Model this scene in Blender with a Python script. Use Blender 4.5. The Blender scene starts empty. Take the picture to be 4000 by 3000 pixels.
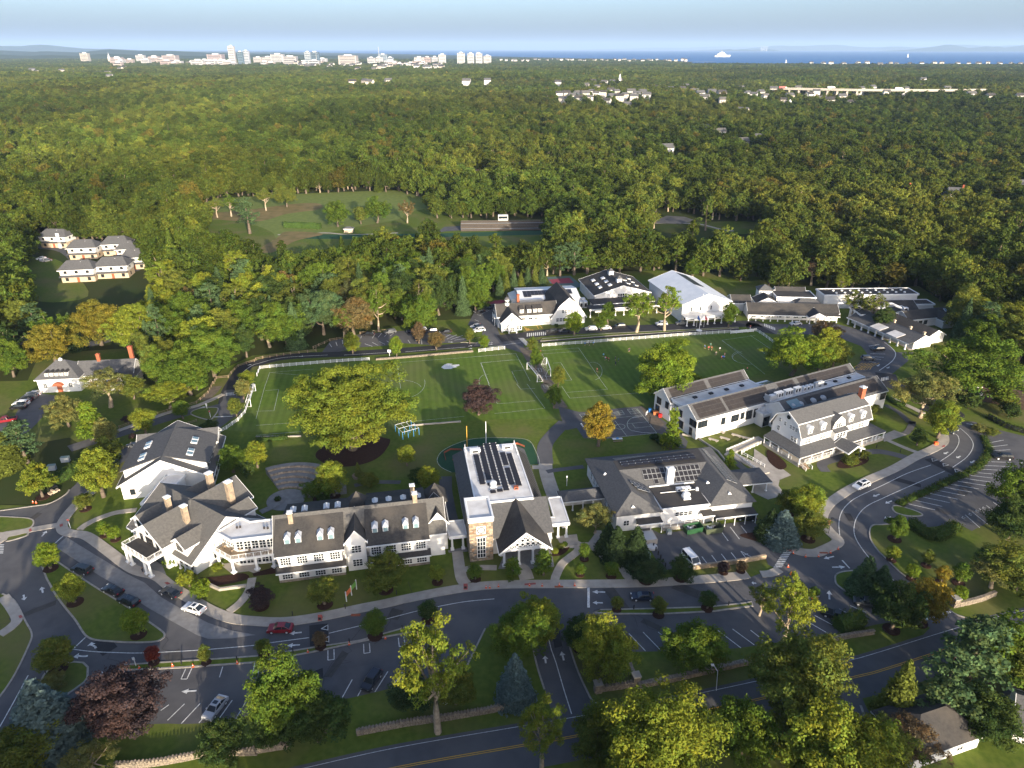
import bpy, bmesh, math, random
import numpy as np
from mathutils import Vector, Matrix
R = math.radians
sc = bpy.context.scene
col = sc.collection

# ---------------------------------------------------------------- camera, sky, sun, exposure
CAM_H, FPX, PITCH = 100.0, 2774.0, math.atan(1310 / 2774.0)
cd = bpy.data.cameras.new('camera'); cam = bpy.data.objects.new('camera', cd); col.objects.link(cam)
cd.sensor_width = 36.0; cd.lens = 36.0 * FPX / 4000; cd.clip_start = 1; cd.clip_end = 400000
cam.location = (0, 0, CAM_H); cam.rotation_euler = (math.pi / 2 - PITCH, 0, 0)
sc.camera = cam

SUN_EL, SUN_AZ = R(12.5), R(23)          # sun behind the camera, to its right
w = bpy.data.worlds.new('World'); sc.world = w; w.use_nodes = True
nt = w.node_tree; bg = nt.nodes['Background']
sky = nt.nodes.new('ShaderNodeTexSky'); sky.sky_type = 'NISHITA'; sky.sun_disc = False
sky.sun_elevation = SUN_EL; sky.sun_rotation = math.pi - SUN_AZ
sky.air_density = 0.6; sky.dust_density = 3.2; sky.ozone_density = 1.8; sky.altitude = 50
nt.links.new(sky.outputs[0], bg.inputs[0]); bg.inputs[1].default_value = 0.15
ld = bpy.data.lights.new('sun', 'SUN'); ld.energy = 4.3; ld.angle = R(0.5); ld.color = (1.0, 0.86, 0.66)
sun = bpy.data.objects.new('sun', ld); col.objects.link(sun)
sdir = Vector((-math.sin(SUN_AZ) * math.cos(SUN_EL), math.cos(SUN_AZ) * math.cos(SUN_EL), -math.sin(SUN_EL)))
sun.rotation_euler = sdir.to_track_quat('-Z', 'Y').to_euler(); sun.location = (60, -120, 160)
vs = sc.view_settings; vs.view_transform = 'Standard'; vs.look = 'None'; vs.gamma = 1; vs.exposure = 1.3
try: vs.use_curve_mapping = False
except Exception: pass
cy = sc.cycles
cy.max_bounces = 5; cy.diffuse_bounces = 2; cy.glossy_bounces = 2; cy.transmission_bounces = 2
cy.transparent_max_bounces = 4; cy.volume_bounces = 0; cy.use_denoising = True
try: cy.denoiser = 'OPENIMAGEDENOISE'
except Exception: pass
cy.caustics_reflective = False; cy.caustics_refractive = False
sc.render.use_persistent_data = False

# ---------------------------------------------------------------- plan helpers: survey the photo onto the ground
_s, _c = math.sin(PITCH), math.cos(PITCH)
def P(x, y, z=0.0):
    v = (y - 1500) / FPX; u = (x - 2000) / FPX
    Z = (CAM_H - z) / (_s + _c * v)
    return Vector((u * Z, Z * (_c - v * _s), z))
def toPx(X, Y, z):
    d = CAM_H - z; Z = Y * _c + d * _s
    return 2000 + FPX * X / Z, 1500 + FPX * (d * _c - Y * _s) / Z
K = {1:(0,1500,.45208),2:(1000,1500,.45208),3:(2000,1500,.45208),4:(3000,1500,.45208),5:(0,2250,.45208),6:(1000,2250,.45208),
     7:(2000,2250,.45208),8:(3000,2250,.45208),11:(0,750,.45208),12:(1000,750,.45208),13:(1800,1000,.49729),14:(2700,1000,.58770),
     15:(3300,1100,.33160),0:(0,0,1.80832)}
def g(n, x, y, z=0.0):
    o = K[n]; return P(o[0] + x * o[2], o[1] + y * o[2], z)
def gs(n, *pts): return [g(n, a, b) for a, b in pts]

# ---------------------------------------------------------------- mesh builder
class MB:
    def __init__(s): s.v = []; s.f = []
    def add(s, vs, fs):
        n = len(s.v); s.v += [tuple(a) for a in vs]; s.f += [tuple(i + n for i in q) for q in fs]; return s
    def box(s, x0, y0, z0, x1, y1, z1):
        return s.add([(x0,y0,z0),(x1,y0,z0),(x1,y1,z0),(x0,y1,z0),(x0,y0,z1),(x1,y0,z1),(x1,y1,z1),(x0,y1,z1)],
                     [(0,3,2,1),(4,5,6,7),(0,1,5,4),(1,2,6,5),(2,3,7,6),(3,0,4,7)])
    def prism(s, poly, z0, z1):
        n = len(poly); a = sum(poly[i][0]*poly[(i+1)%n][1]-poly[(i+1)%n][0]*poly[i][1] for i in range(n))
        if a < 0: poly = poly[::-1]
        return s.add([(p[0],p[1],z0) for p in poly]+[(p[0],p[1],z1) for p in poly],
            [tuple(range(n))[::-1], tuple(range(n,2*n))]+[(i,(i+1)%n,n+(i+1)%n,n+i) for i in range(n)])
    def extr(s, prof, ax, a, b):
        """profile of (t,z) points extruded along axis ax ('x' or 'y') from a to b"""
        n = len(prof)
        f = (lambda u, t, z: (u, t, z)) if ax == 'x' else (lambda u, t, z: (t, u, z))
        return s.add([f(a,t,z) for t, z in prof]+[f(b,t,z) for t, z in prof],
            [tuple(range(n)), tuple(range(n,2*n))[::-1]]+[(i,n+i,n+(i+1)%n,(i+1)%n) for i in range(n)])
    def slab(s, pts, th):
        n = len(pts)
        return s.add(list(pts)+[(p[0],p[1],p[2]-th) for p in pts],
            [tuple(range(n)), tuple(range(n,2*n))[::-1]]+[(i,n+i,n+(i+1)%n,(i+1)%n) for i in range(n)])
    def cyl(s, x, y, z0, z1, r0, r1=None, n=8):
        r1 = r0 if r1 is None else r1
        a = [2*math.pi*i/n for i in range(n)]
        return s.add([(x+r0*math.cos(t),y+r0*math.sin(t),z0) for t in a]+[(x+r1*math.cos(t),y+r1*math.sin(t),z1) for t in a],
            [tuple(range(n))[::-1], tuple(range(n,2*n))]+[(i,(i+1)%n,n+(i+1)%n,n+i) for i in range(n)])
    def tube(s, pts, rad, n=5):
        pts = [Vector(p) for p in pts]; m = len(pts)
        if not hasattr(rad, '__len__'): rad = [rad]*m
        vs = []
        for i, p in enumerate(pts):
            d = (pts[min(i+1,m-1)]-pts[max(i-1,0)]).normalized()
            u = d.cross(Vector((0,0,1)))
            if u.length < 1e-3: u = Vector((1,0,0))
            u.normalize(); w2 = d.cross(u)
            for k in range(n):
                t = 2*math.pi*k/n; vs.append(p+(u*math.cos(t)+w2*math.sin(t))*rad[i])
        fs = [(i*n+k,i*n+(k+1)%n,(i+1)*n+(k+1)%n,(i+1)*n+k) for i in range(m-1) for k in range(n)]
        fs += [tuple(range(n)), tuple(range((m-1)*n, m*n))[::-1]]
        return s.add(vs, fs)
    def lathe(s, prof, x=0, y=0, n=12):
        vs = []; m = len(prof)
        for r, z in prof:
            for k in range(n):
                t = 2*math.pi*k/n; vs.append((x+r*math.cos(t), y+r*math.sin(t), z))
        fs = [(i*n+k,i*n+(k+1)%n,(i+1)*n+(k+1)%n,(i+1)*n+k) for i in range(m-1) for k in range(n)]
        fs += [tuple(range(n))[::-1], tuple(range((m-1)*n, m*n))]
        return s.add(vs, fs)
    def mesh(s, name, mat, fix=True, smooth=False):
        me = bpy.data.meshes.new(name); me.from_pydata(s.v, [], s.f); me.materials.append(mat)
        if fix:
            bm = bmesh.new(); bm.from_mesh(me); bmesh.ops.recalc_face_normals(bm, faces=bm.faces); bm.to_mesh(me); bm.free()
        if smooth:
            me.polygons.foreach_set('use_smooth', [True]*len(me.polygons))
        me.update(); return me
    def build(s, name, mat, parent=None, fix=True, smooth=False, **k):
        return put(name, s.mesh(name, mat, fix, smooth), parent, **k)

def put(name, data, parent=None, loc=None, rz=None, color=None, kind=None, label=None, scale=None):
    o = bpy.data.objects.new(name, data); col.objects.link(o)
    if parent is not None: o.parent = parent
    if loc is not None: o.location = loc
    if rz is not None: o.rotation_euler = (0, 0, rz)
    if scale is not None: o.scale = scale
    if color is not None: o.color = (*color[:3], 1)
    if kind: o['kind'] = kind
    if label: o['label'] = label
    return o
def tag(o, label, cat, group=None):
    o['label'] = label; o['category'] = cat
    if group: o['group'] = group
    return o
def thing(name, label, cat, loc=(0,0,0), rz=0.0, group=None):
    o = bpy.data.objects.new(name, None); col.objects.link(o); o.empty_display_size = .5
    o.location = loc; o.rotation_euler = (0,0,rz); return tag(o, label, cat, group)
def struct(name, mb, mat, kind='structure', fix=True):
    o = mb.build(name, mat, None, fix); o['kind'] = kind; return o

# ---------------------------------------------------------------- materials
def newmat(name):
    m = bpy.data.materials.new(name); m.use_nodes = True
    t = m.node_tree; return m, t, t.nodes['Principled BSDF']
def mat(name, c, rough=.8, spec=.3, c2=None, scale=1.0, detail=3, metal=0, bump=0, bscale=8, objcol=False, lo=.35, hi=.65, c3=None, s3=.05):
    m, t, b = newmat(name); N, L = t.nodes, t.links
    b.inputs['Roughness'].default_value = rough; b.inputs['Specular IOR Level'].default_value = spec; b.inputs['Metallic'].default_value = metal
    b.inputs['Base Color'].default_value = (*c, 1)
    out = None
    if objcol:
        oi = N.new('ShaderNodeObjectInfo'); out = oi.outputs['Color']
    geo = N.new('ShaderNodeNewGeometry')
    if c2:
        nz = N.new('ShaderNodeTexNoise'); nz.inputs['Scale'].default_value = scale; nz.inputs['Detail'].default_value = detail
        L.new(geo.outputs['Position'], nz.inputs['Vector'])
        mr = N.new('ShaderNodeMapRange'); mr.inputs[1].default_value = lo; mr.inputs[2].default_value = hi
        L.new(nz.outputs[0], mr.inputs[0])
        mx = N.new('ShaderNodeMix'); mx.data_type = 'RGBA'
        L.new(mr.outputs[0], mx.inputs[0]); mx.inputs[6].default_value = (*c,1); mx.inputs[7].default_value = (*c2,1)
        res = mx.outputs[2]
        if c3:
            n3 = N.new('ShaderNodeTexNoise'); n3.inputs['Scale'].default_value = s3; n3.inputs['Detail'].default_value = 4
            L.new(geo.outputs['Position'], n3.inputs['Vector'])
            m3 = N.new('ShaderNodeMapRange'); m3.inputs[1].default_value = .45; m3.inputs[2].default_value = .7
            L.new(n3.outputs[0], m3.inputs[0])
            x3 = N.new('ShaderNodeMix'); x3.data_type = 'RGBA'; L.new(m3.outputs[0], x3.inputs[0])
            L.new(res, x3.inputs[6]); x3.inputs[7].default_value = (*c3,1); res = x3.outputs[2]
        if out is not None:
            mm = N.new('ShaderNodeMix'); mm.data_type = 'RGBA'; mm.blend_type = 'MULTIPLY'; mm.inputs[0].default_value = 1
            L.new(out, mm.inputs[6]); L.new(res, mm.inputs[7]); res = mm.outputs[2]
        out = res
    if out is not None: L.new(out, b.inputs['Base Color'])
    if bump:
        nb = N.new('ShaderNodeTexNoise'); nb.inputs['Scale'].default_value = bscale; nb.inputs['Detail'].default_value = 4
        L.new(geo.outputs['Position'], nb.inputs['Vector'])
        bp = N.new('ShaderNodeBump'); bp.inputs['Strength'].default_value = bump; bp.inputs['Distance'].default_value = .1
        L.new(nb.outputs[0], bp.inputs['Height']); L.new(bp.outputs[0], b.inputs['Normal'])
    return m
M = {}
M['grass'] = mat('grass', (.106,.140,.022), .95, .1, (.074,.110,.016), .9, 5, bump=.5, bscale=6, c3=(.140,.130,.048), s3=.06)
M['fairway'] = mat('fairway', (.150,.185,.048), .95, .1, (.120,.155,.040), .3, 4)
M['field'] = mat('sports_turf', (.098,.150,.022), .95, .1, (.078,.126,.018), .5, 4, bump=.3, bscale=6, c3=(.120,.138,.042), s3=.045)
M['floor'] = mat('forest_floor', (.038,.056,.016), .95, .05, (.052,.056,.020), .06, 4)
M['farwood'] = mat('far_woodland', (.030,.050,.014), .95, .05, (.050,.066,.018), .008, 6)
M['turf'] = mat('synthetic_turf', (.026,.070,.036), .9, .1, (.030,.078,.040), .4)
M['asphalt'] = mat('asphalt', (.098,.097,.102), .92, .25, (.078,.077,.082), .35, 8, bump=.25, bscale=18, c3=(.116,.112,.112), s3=.09)
M['asphalt2'] = mat('patched_asphalt', (.060,.057,.056), .92, .25, (.075,.070,.066), .8, 6)
M['tar'] = mat('crack_sealant', (.03,.029,.03), .7)
M['blacktop'] = mat('new_asphalt', (.026,.026,.030), .85, .3, (.034,.033,.035), .4, 5)
M['concrete'] = mat('concrete', (.40,.36,.31), .9, .2, (.32,.29,.25), .6, 5)
M['paver'] = mat('grey_pavers', (.23,.225,.22), .9, .2, (.18,.175,.17), .8, 5)
M['gravelpath'] = mat('worn_path', (.17,.14,.11), .95, .1, (.12,.10,.08), .8, 5)
M['kerb'] = mat('kerb_stone', (.36,.33,.29), .9, .2, (.27,.25,.22), 1.2, 4)
M['paint'] = mat('road_paint', (.70,.70,.68), .7, .3, (.42,.42,.41), 2.5, 6)
M['faint'] = mat('worn_line', (.50,.52,.48), .8, .2, (.28,.34,.24), 1.5, 6)
M['yellow'] = mat('yellow_paint', (.62,.36,.05), .7, .3, (.5,.28,.05), 2.5, 5)
M['redpad'] = mat('red_tactile', (.33,.09,.08), .8)
M['bluepaint'] = mat('blue_paint', (.05,.25,.55), .7)
M['white'] = mat('white_siding', (.72,.71,.69), .65, .3, (.64,.63,.61), .35, 6)
M['trim'] = mat('white_trim', (.74,.74,.73), .55, .35)
M['shingle'] = mat('tan_grey_shingle', (.124,.118,.110), .95, .15, (.090,.087,.083), 2.2, 8, bump=.4, bscale=5, c3=(.104,.102,.098), s3=.35)
M['dshingle'] = mat('dark_shingle', (.058,.055,.053), .95, .15, (.043,.041,.040), 2.2, 6, bump=.4, bscale=5, c3=(.082,.073,.064), s3=.2)
M['mshingle'] = mat('mid_grey_shingle', (.106,.105,.106), .95, .15, (.082,.082,.084), 2.2, 6, bump=.4, bscale=5)
M['membrane'] = mat('white_roof_membrane', (.66,.65,.63), .7, .25, (.50,.48,.46), .35, 7)
M['blackroof'] = mat('black_roof_membrane', (.045,.042,.042), .85, .25, (.06,.055,.05), .5, 5)
M['metalroof'] = mat('white_metal_roof', (.66,.67,.68), .45, .4, (.58,.60,.62), .3, 4)
M['solar'] = mat('solar_cell', (.022,.020,.022), .32, .4)
M['module'] = mat('matt_solar_cell', (.038,.032,.029), .5, .3, (.030,.026,.025), .6)
M['solarfr'] = mat('solar_frame', (.30,.31,.32), .5, .4)
M['glass'] = mat('window_glass', (.018,.024,.030), .12, .6)
M['skyglass'] = mat('skylight_glass', (.16,.24,.27), .12, .6)
M['dark'] = mat('dark_metal', (.02,.02,.022), .6, .3)
M['bronze'] = mat('bronze_frame', (.035,.03,.028), .6, .3)
M['grey'] = mat('grey_metal', (.38,.39,.40), .5, .4)
M['lgrey'] = mat('light_metal', (.60,.61,.62), .45, .4)
M['brick'] = mat('red_brick', (.34,.105,.052), .9, .2, (.26,.08,.045), 3, 4)
M['redroof'] = mat('faded_red_tile', (.20,.105,.075), .9, .15, (.15,.085,.065), 2, 4)
M['stone'] = mat('field_stone', (.36,.29,.215), .9, .2, (.22,.185,.15), 1.6, 3, objcol=True)
M['wallstone'] = mat('dry_stone', (.30,.25,.19), .95, .15, (.17,.145,.12), 2.2, 4, bump=.5, bscale=4)
M['mulch'] = mat('bark_mulch', (.050,.026,.018), .95, .1, (.035,.018,.014), 3, 4)
M['bark'] = mat('bark', (.17,.135,.10), .95, .1, (.10,.08,.06), 3, 4)
M['palebark'] = mat('pale_bark', (.42,.34,.24), .95, .1, (.28,.22,.15), 2, 4)
M['wood'] = mat('weathered_wood', (.30,.23,.15), .9, .2, (.22,.16,.11), 3, 4)
M['dirt'] = mat('bare_soil', (.13,.085,.055), .95, .1, (.085,.06,.042), .4, 5)
M['sand'] = mat('rough_grass', (.21,.155,.07), .95, .1, (.13,.115,.045), .15, 5)
M['stucco'] = mat('tan_stucco', (.50,.40,.29), .85, .2, (.45,.36,.26), .6, 4)
M['court'] = mat('court_green', (.10,.15,.15), .9, .2)
M['courtred'] = mat('court_red', (.26,.06,.09), .9, .2)
M['orange'] = mat('traffic_orange', (.80,.12,.03), .6, .3)
M['obj'] = mat('painted', (1,1,1), .5, .35, objcol=True)
M['carpaint'] = mat('car_paint', (1,1,1), .28, .55, objcol=True)
M['rubber'] = mat('rubber', (.018,.018,.018), .8, .2)
M['lamp'] = mat('lamp_lens', (.75,.75,.72), .2, .5)
M['tail'] = mat('tail_lens', (.40,.02,.02), .3, .5)
M['sea'] = mat('sea_water', (.010,.105,.290), .6, .12, (.013,.115,.305), .0007, 5)
M['sandbeach'] = mat('beach', (.45,.40,.33), .9, .1)
M['net'] = mat('goal_net', (.62,.62,.62), .9, .1)
M['hedge'] = mat('clipped_hedge', (.032,.062,.012), .95, .1, (.05,.085,.018), 2.5, 4, bump=.8, bscale=3)

def stripes(m, ang, width, amt):
    """mowing stripes: the cut turf really lies in two directions"""
    t = m.node_tree; N, L = t.nodes, t.links; b = N['Principled BSDF']
    src = b.inputs['Base Color'].links[0].from_socket
    geo = N.new('ShaderNodeNewGeometry'); mp = N.new('ShaderNodeMapping'); mp.inputs['Rotation'].default_value = (0,0,ang)
    L.new(geo.outputs['Position'], mp.inputs['Vector'])
    wv = N.new('ShaderNodeTexWave'); wv.inputs['Scale'].default_value = .314/width; wv.inputs['Distortion'].default_value = .4
    L.new(mp.outputs[0], wv.inputs['Vector'])
    mr = N.new('ShaderNodeMapRange'); mr.inputs[1].default_value = .35; mr.inputs[2].default_value = .65; mr.inputs[3].default_value = 1-amt; mr.inputs[4].default_value = 1+amt
    L.new(wv.outputs[1], mr.inputs[0])
    mm = N.new('ShaderNodeMix'); mm.data_type = 'RGBA'; mm.blend_type = 'MULTIPLY'; mm.inputs[0].default_value = 1
    L.new(src, mm.inputs[6]); L.new(mr.outputs[0], mm.inputs[7]); L.new(mm.outputs[2], b.inputs['Base Color'])
stripes(M['field'], R(-8), 2.2, .06)
def ribs(m, ang, width, amt):
    stripes(m, ang, width, amt)
ribs(M['metalroof'], R(13), .45, .10)

def leafmat(name, inst):
    m, t, b = newmat(name); N, L = t.nodes, t.links; N.remove(b)
    out = N['Material Output']
    at = N.new('ShaderNodeAttribute'); at.attribute_name = 'lc'
    if inst:
        tn = N.new('ShaderNodeAttribute'); tn.attribute_type = 'INSTANCER'; tn.attribute_name = 'tint'; tcol = tn.outputs['Color']
    else:
        tn = N.new('ShaderNodeObjectInfo'); tcol = tn.outputs['Color']
    mx = N.new('ShaderNodeMix'); mx.data_type = 'RGBA'; mx.blend_type = 'MULTIPLY'; mx.inputs[0].default_value = 1
    L.new(tcol, mx.inputs[6]); L.new(at.outputs['Color'], mx.inputs[7])
    d = N.new('ShaderNodeBsdfDiffuse'); tr = N.new('ShaderNodeBsdfTranslucent'); ms = N.new('ShaderNodeMixShader')
    ms.inputs[0].default_value = .28
    L.new(mx.outputs[2], d.inputs[0]); L.new(mx.outputs[2], tr.inputs[0]); L.new(d.outputs[0], ms.inputs[1]); L.new(tr.outputs[0], ms.inputs[2])
    L.new(ms.outputs[0], out.inputs[0]); return m
M['leaf'] = leafmat('leaves', False); M['leafi'] = leafmat('forest_leaves', True)
# ---------------------------------------------------------------- ground, water, roads, paths, markings
def smooth(pts, n=6, closed=False):
    pts = [Vector((p[0],p[1],0)) for p in pts]; out = []
    if not closed:
        q = [pts[0]]
        for p in pts[1:]:
            if (p-q[-1]).length > .9: q.append(p)
        pts = q if len(q) > 1 else pts
    m = len(pts)
    for i in range(m if closed else m-1):
        p0 = pts[(i-1)%m] if closed or i > 0 else pts[0]; p1 = pts[i]; p2 = pts[(i+1)%m]; p3 = pts[(i+2)%m] if closed or i+2 < m else pts[-1]
        for k in range(n):
            t = k/n; out.append(.5*((2*p1)+(p2-p0)*t+(2*p0-5*p1+4*p2-p3)*t*t+(3*p1-p0-3*p2+p3)*t**3))
    if not closed: out.append(pts[-1])
    return out
def sheet(poly, z):
    """filled polygon as a triangulated sheet"""
    bm = bmesh.new(); vs = [bm.verts.new((p[0],p[1],z)) for p in poly]
    es = [bm.edges.new((vs[i],vs[(i+1)%len(vs)])) for i in range(len(vs))]
    bmesh.ops.triangle_fill(bm, use_beauty=True, use_dissolve=False, edges=es)
    for f in bm.faces:
        if f.normal.z < 0: f.normal_flip()
    bm.verts.index_update()
    m = MB(); m.v = [tuple(v.co) for v in bm.verts]; m.f = [tuple(v.index for v in f.verts) for f in bm.faces]; bm.free(); return m
def band(pts, wd, z, z2=None):
    """strip of width wd along a line; with z2 a raised strip with sides"""
    m = MB(); n = len(pts); L_, R_ = [], []
    for i, p in enumerate(pts):
        d = Vector(pts[min(i+1,n-1)])-Vector(pts[max(i-1,0)]); d.z = 0; d.normalize(); q = Vector((-d.y,d.x,0))*wd/2; p = Vector((p[0],p[1],0))
        L_.append(p+q); R_.append(p-q)
    if z2 is None:
        m.add([(p.x,p.y,z) for p in L_]+[(p.x,p.y,z) for p in R_], [(i,n+i,n+i+1,i+1) for i in range(n-1)])
    else:
        vs = [(p.x,p.y,z) for p in L_]+[(p.x,p.y,z2) for p in L_]+[(p.x,p.y,z2) for p in R_]+[(p.x,p.y,z) for p in R_]
        fs = []
        for i in range(n-1):
            for k in range(3): fs.append((k*n+i,k*n+i+1,(k+1)*n+i+1,(k+1)*n+i))
        fs += [(0,n,2*n,3*n),(n-1,4*n-1,3*n-1,2*n-1)]; m.add(vs, fs)
    return m
_zl = [.012]
def layer():
    _zl[0] += .0022; return _zl[0]
def area(name, poly, m, sm=True, z=None):
    p = smooth(poly, 4, True) if sm else poly
    return struct(name, sheet(p, z if z is not None else layer()), M[m], fix=False)
def lane(name, pts, wd, m, sm=True):
    return struct(name, band(smooth(pts) if sm else pts, wd, layer()), M[m], fix=False)
def island(name, poly, sm=True, m='grass', kerb=True, h=.12):
    p = smooth(poly, 5, True) if sm else [Vector((q[0],q[1],0)) for q in poly]
    o = struct(name, sheet(p, h), M[m], fix=False)
    if kerb:
        k = band(p+[p[0],p[1]], .34, .004, h+.025); struct('kerb', k, M['kerb'])
    return o
_wz = [0]
def walk(pts, wd, sm=True, m='concrete', name='pavement', h=.13):
    _wz[0] += .003
    return struct(name, band(smooth(pts) if sm else pts, wd, .002, h+_wz[0]), M[m])
_lz = [.20]
def line(name, pts, wd=.17, m='paint', z=None, sm=False):
    _lz[0] += .0004
    return struct(name, band(smooth(pts,5) if sm else pts, wd, z or .075+_lz[0]*.03), M[m], fix=False)

def hash2(x, y, s, seed):
    """smooth value noise"""
    x = x/s; y = y/s; xi = np.floor(x).astype(np.int64); yi = np.floor(y).astype(np.int64); fx = x-xi; fy = y-yi
    fx = fx*fx*(3-2*fx); fy = fy*fy*(3-2*fy)
    def hh(a, b): return (((a*374761393+b*668265263+seed*69069) ^ ((a*1274126177) >> 3)) % 10007)/10007.0
    return (hh(xi,yi)*(1-fx)+hh(xi+1,yi)*fx)*(1-fy)+(hh(xi,yi+1)*(1-fx)+hh(xi+1,yi+1)*fx)*fy

def hill(x, y):
    """rolling ground of the far woods"""
    x = np.asarray(x, float); y = np.asarray(y, float); A = np.clip((y-680)/700,0,1)*(1-.8*np.clip((y-2600)/2200,0,1))
    return A*(17*hash2(x,y,520,31)+9*hash2(x,y,210,37)-7)
# base land: wooded ground out to the coast, the sea, the far shore
far = lambda x, y: P(x*OV_, y*OV_)
OV_ = 1.80832
coast = [far(2700,140),far(2212,138.5),far(1900,137.5),far(1600,137.2),far(1480,137),far(1500,133.5),far(1440,131.5),far(1340,129),far(1200,124.5),far(1060,121.5),far(960,118.5),far(820,116),far(640,112.5),far(400,109.6),far(100,108),far(-500,107.5)]
land = [(-60000,-3000),(60000,-3000)]+[(p.x,p.y) for p in coast]+[(-60000,coast[-1].y)]
_q = sheet([(-9000,-1500),(9000,-1500),(9000,coast[0].y)]+[(p.x,p.y) for p in coast]+[(coast[-1].x,coast[-1].y),(-60000,30000),(-30000,2000)], -.45)
struct('wooded_land', _q, M['farwood'], fix=False)
gx, gy = np.meshgrid(np.linspace(-6200,6200,190), np.linspace(640,7000,110)); gz = hill(gx,gy)-.2; gz[0] = -.6; nx_ = 190
tm_ = MB(); tm_.v = list(map(tuple, np.stack([gx.ravel(),gy.ravel(),gz.ravel()],1).tolist())); tm_.f = [(j*nx_+i,j*nx_+i+1,(j+1)*nx_+i+1,(j+1)*nx_+i) for j in range(109) for i in range(nx_-1) if abs(gx[j,i]) < .95*gy[j,i]+260 and gy[j,i] < 5300]
struct('rolling_ground', tm_, M['floor'], fix=False)
sea = MB().add([(-160000,1500,-3),(160000,1500,-3),(160000,190000,-3),(-160000,190000,-3)],[(0,1,2,3)])
struct('sea', sea, M['sea'], fix=False)
# near ground under the campus and the first woods
cg = [P(-1500,3900),P(5500,3900)]
struct('forest_floor', sheet([(-900,-300),(900,-300),(1500,1200),(-1500,1200)], -.12), M['floor'], fix=False)
def ovp(*pts): return [far(a,b) for a, b in pts]
area('lawn', ovp((-500,1900),(-330,1200),(-60,1090),(60,1092),(150,1078),(205,1040),(215,985),(150,945),(40,965),(-60,965),(-60,825),(60,822),(85,765),(280,752),(310,828),(420,856),(455,833),(480,798),(545,768),(700,752),(790,714),(940,692),(1030,688),(1030,655),(1065,632),(1100,606),(1175,596),(1270,588),(1420,584),(1500,590),(1640,585),(1700,612),(1830,626),(1985,618),(2050,660),(2080,700),(2075,745),(2212,795),(2330,830),(2700,1000),(2700,1900)), 'grass', False, z=0.0)
area('golf_course', ovp((428,455),(470,432),(620,420),(860,412),(1010,424),(1010,440),(890,456),(860,474),(770,490),(700,504),(605,516),(585,500),(520,478),(430,472)), 'fairway', True, z=.01)
area('rough', ovp((436,462),(520,455),(640,440),(690,440),(690,452),(620,462),(560,478),(470,474)), 'sand', True, z=.03)
area('rough', ovp((270,434),(385,430),(390,435),(275,441)), 'sand', True, z=.03)
area('rough', ovp((560,540),(600,512),(620,500),(700,505),(640,520),(590,545)), 'sand', True, z=.022)
area('fairway', ovp((592,490),(620,476),(690,466),(740,468),(770,480),(720,494),(640,498)), 'fairway', True, z=.04)
area('meadow', ovp((400,474),(470,428),(860,410),(1010,422),(1010,480),(1180,474),(1225,495),(1215,530),(900,545),(560,565),(420,520)), 'grass', False, z=.004)
area('playing_field', ovp((604,516),(634,505),(760,507),(960,504),(1190,497),(1205,506),(960,512),(760,516)), 'turf', False, z=.02)
area('lane', ovp((940,505),(960,490),(1170,480),(1180,486),(960,500)), 'asphalt', False, z=.03)
lane('far_path', ovp((600,507),(700,503),(760,507),(860,503)), 2.0, 'concrete')
area('car_park', ovp((1412,478),(1440,466),(1478,468),(1502,476),(1470,484),(1420,482)), 'asphalt', False, z=.03)
lane('far_path', ovp((1400,482),(1460,482),(1510,484),(1560,496),(1585,499)), 2.4, 'concrete')
area('field_clearing', ovp((1500,480),(1640,480),(1660,500),(1580,505),(1520,490)), 'grass', True, z=.01)
area('estate_drive', ovp((78,535),(130,545),(175,588),(215,598),(300,585),(290,575),(240,583),(180,580),(150,560),(135,528),(100,522)), 'asphalt', True, z=.02)
area('lawn', ovp((60,560),(120,560),(160,590),(190,640),(90,652),(50,620)), 'grass', True, z=.012)

# campus sports fields
area('sports_field', ovp((462,930),(545,800),(690,783),(820,778),(1090,752),(1158,745),(1205,870),(1210,905),(1090,905),(900,915),(640,935)), 'field', False, z=.008)
area('sports_field', ovp((1168,748),(1600,716),(1640,716),(1690,760),(1660,790),(1600,830),(1450,850),(1410,880),(1235,890),(1190,830)), 'field', False, z=.008)
area('play_turf', gs(2,(1565,660),(1600,590),(1700,530),(1850,480),(2000,466),(2212,468))+gs(3,(110,478),(175,520),(240,690),(150,700),(0,690))+gs(2,(1900,760),(1690,765),(1600,720)), 'turf', False)
line('turf_line', smooth(gs(2,(1690,765),(1600,720),(1565,660),(1600,590),(1700,530),(1850,480),(2000,466),(2212,468))+gs(3,(110,478),(175,520),(240,690),(150,700)),4), .13, 'faint')

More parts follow.
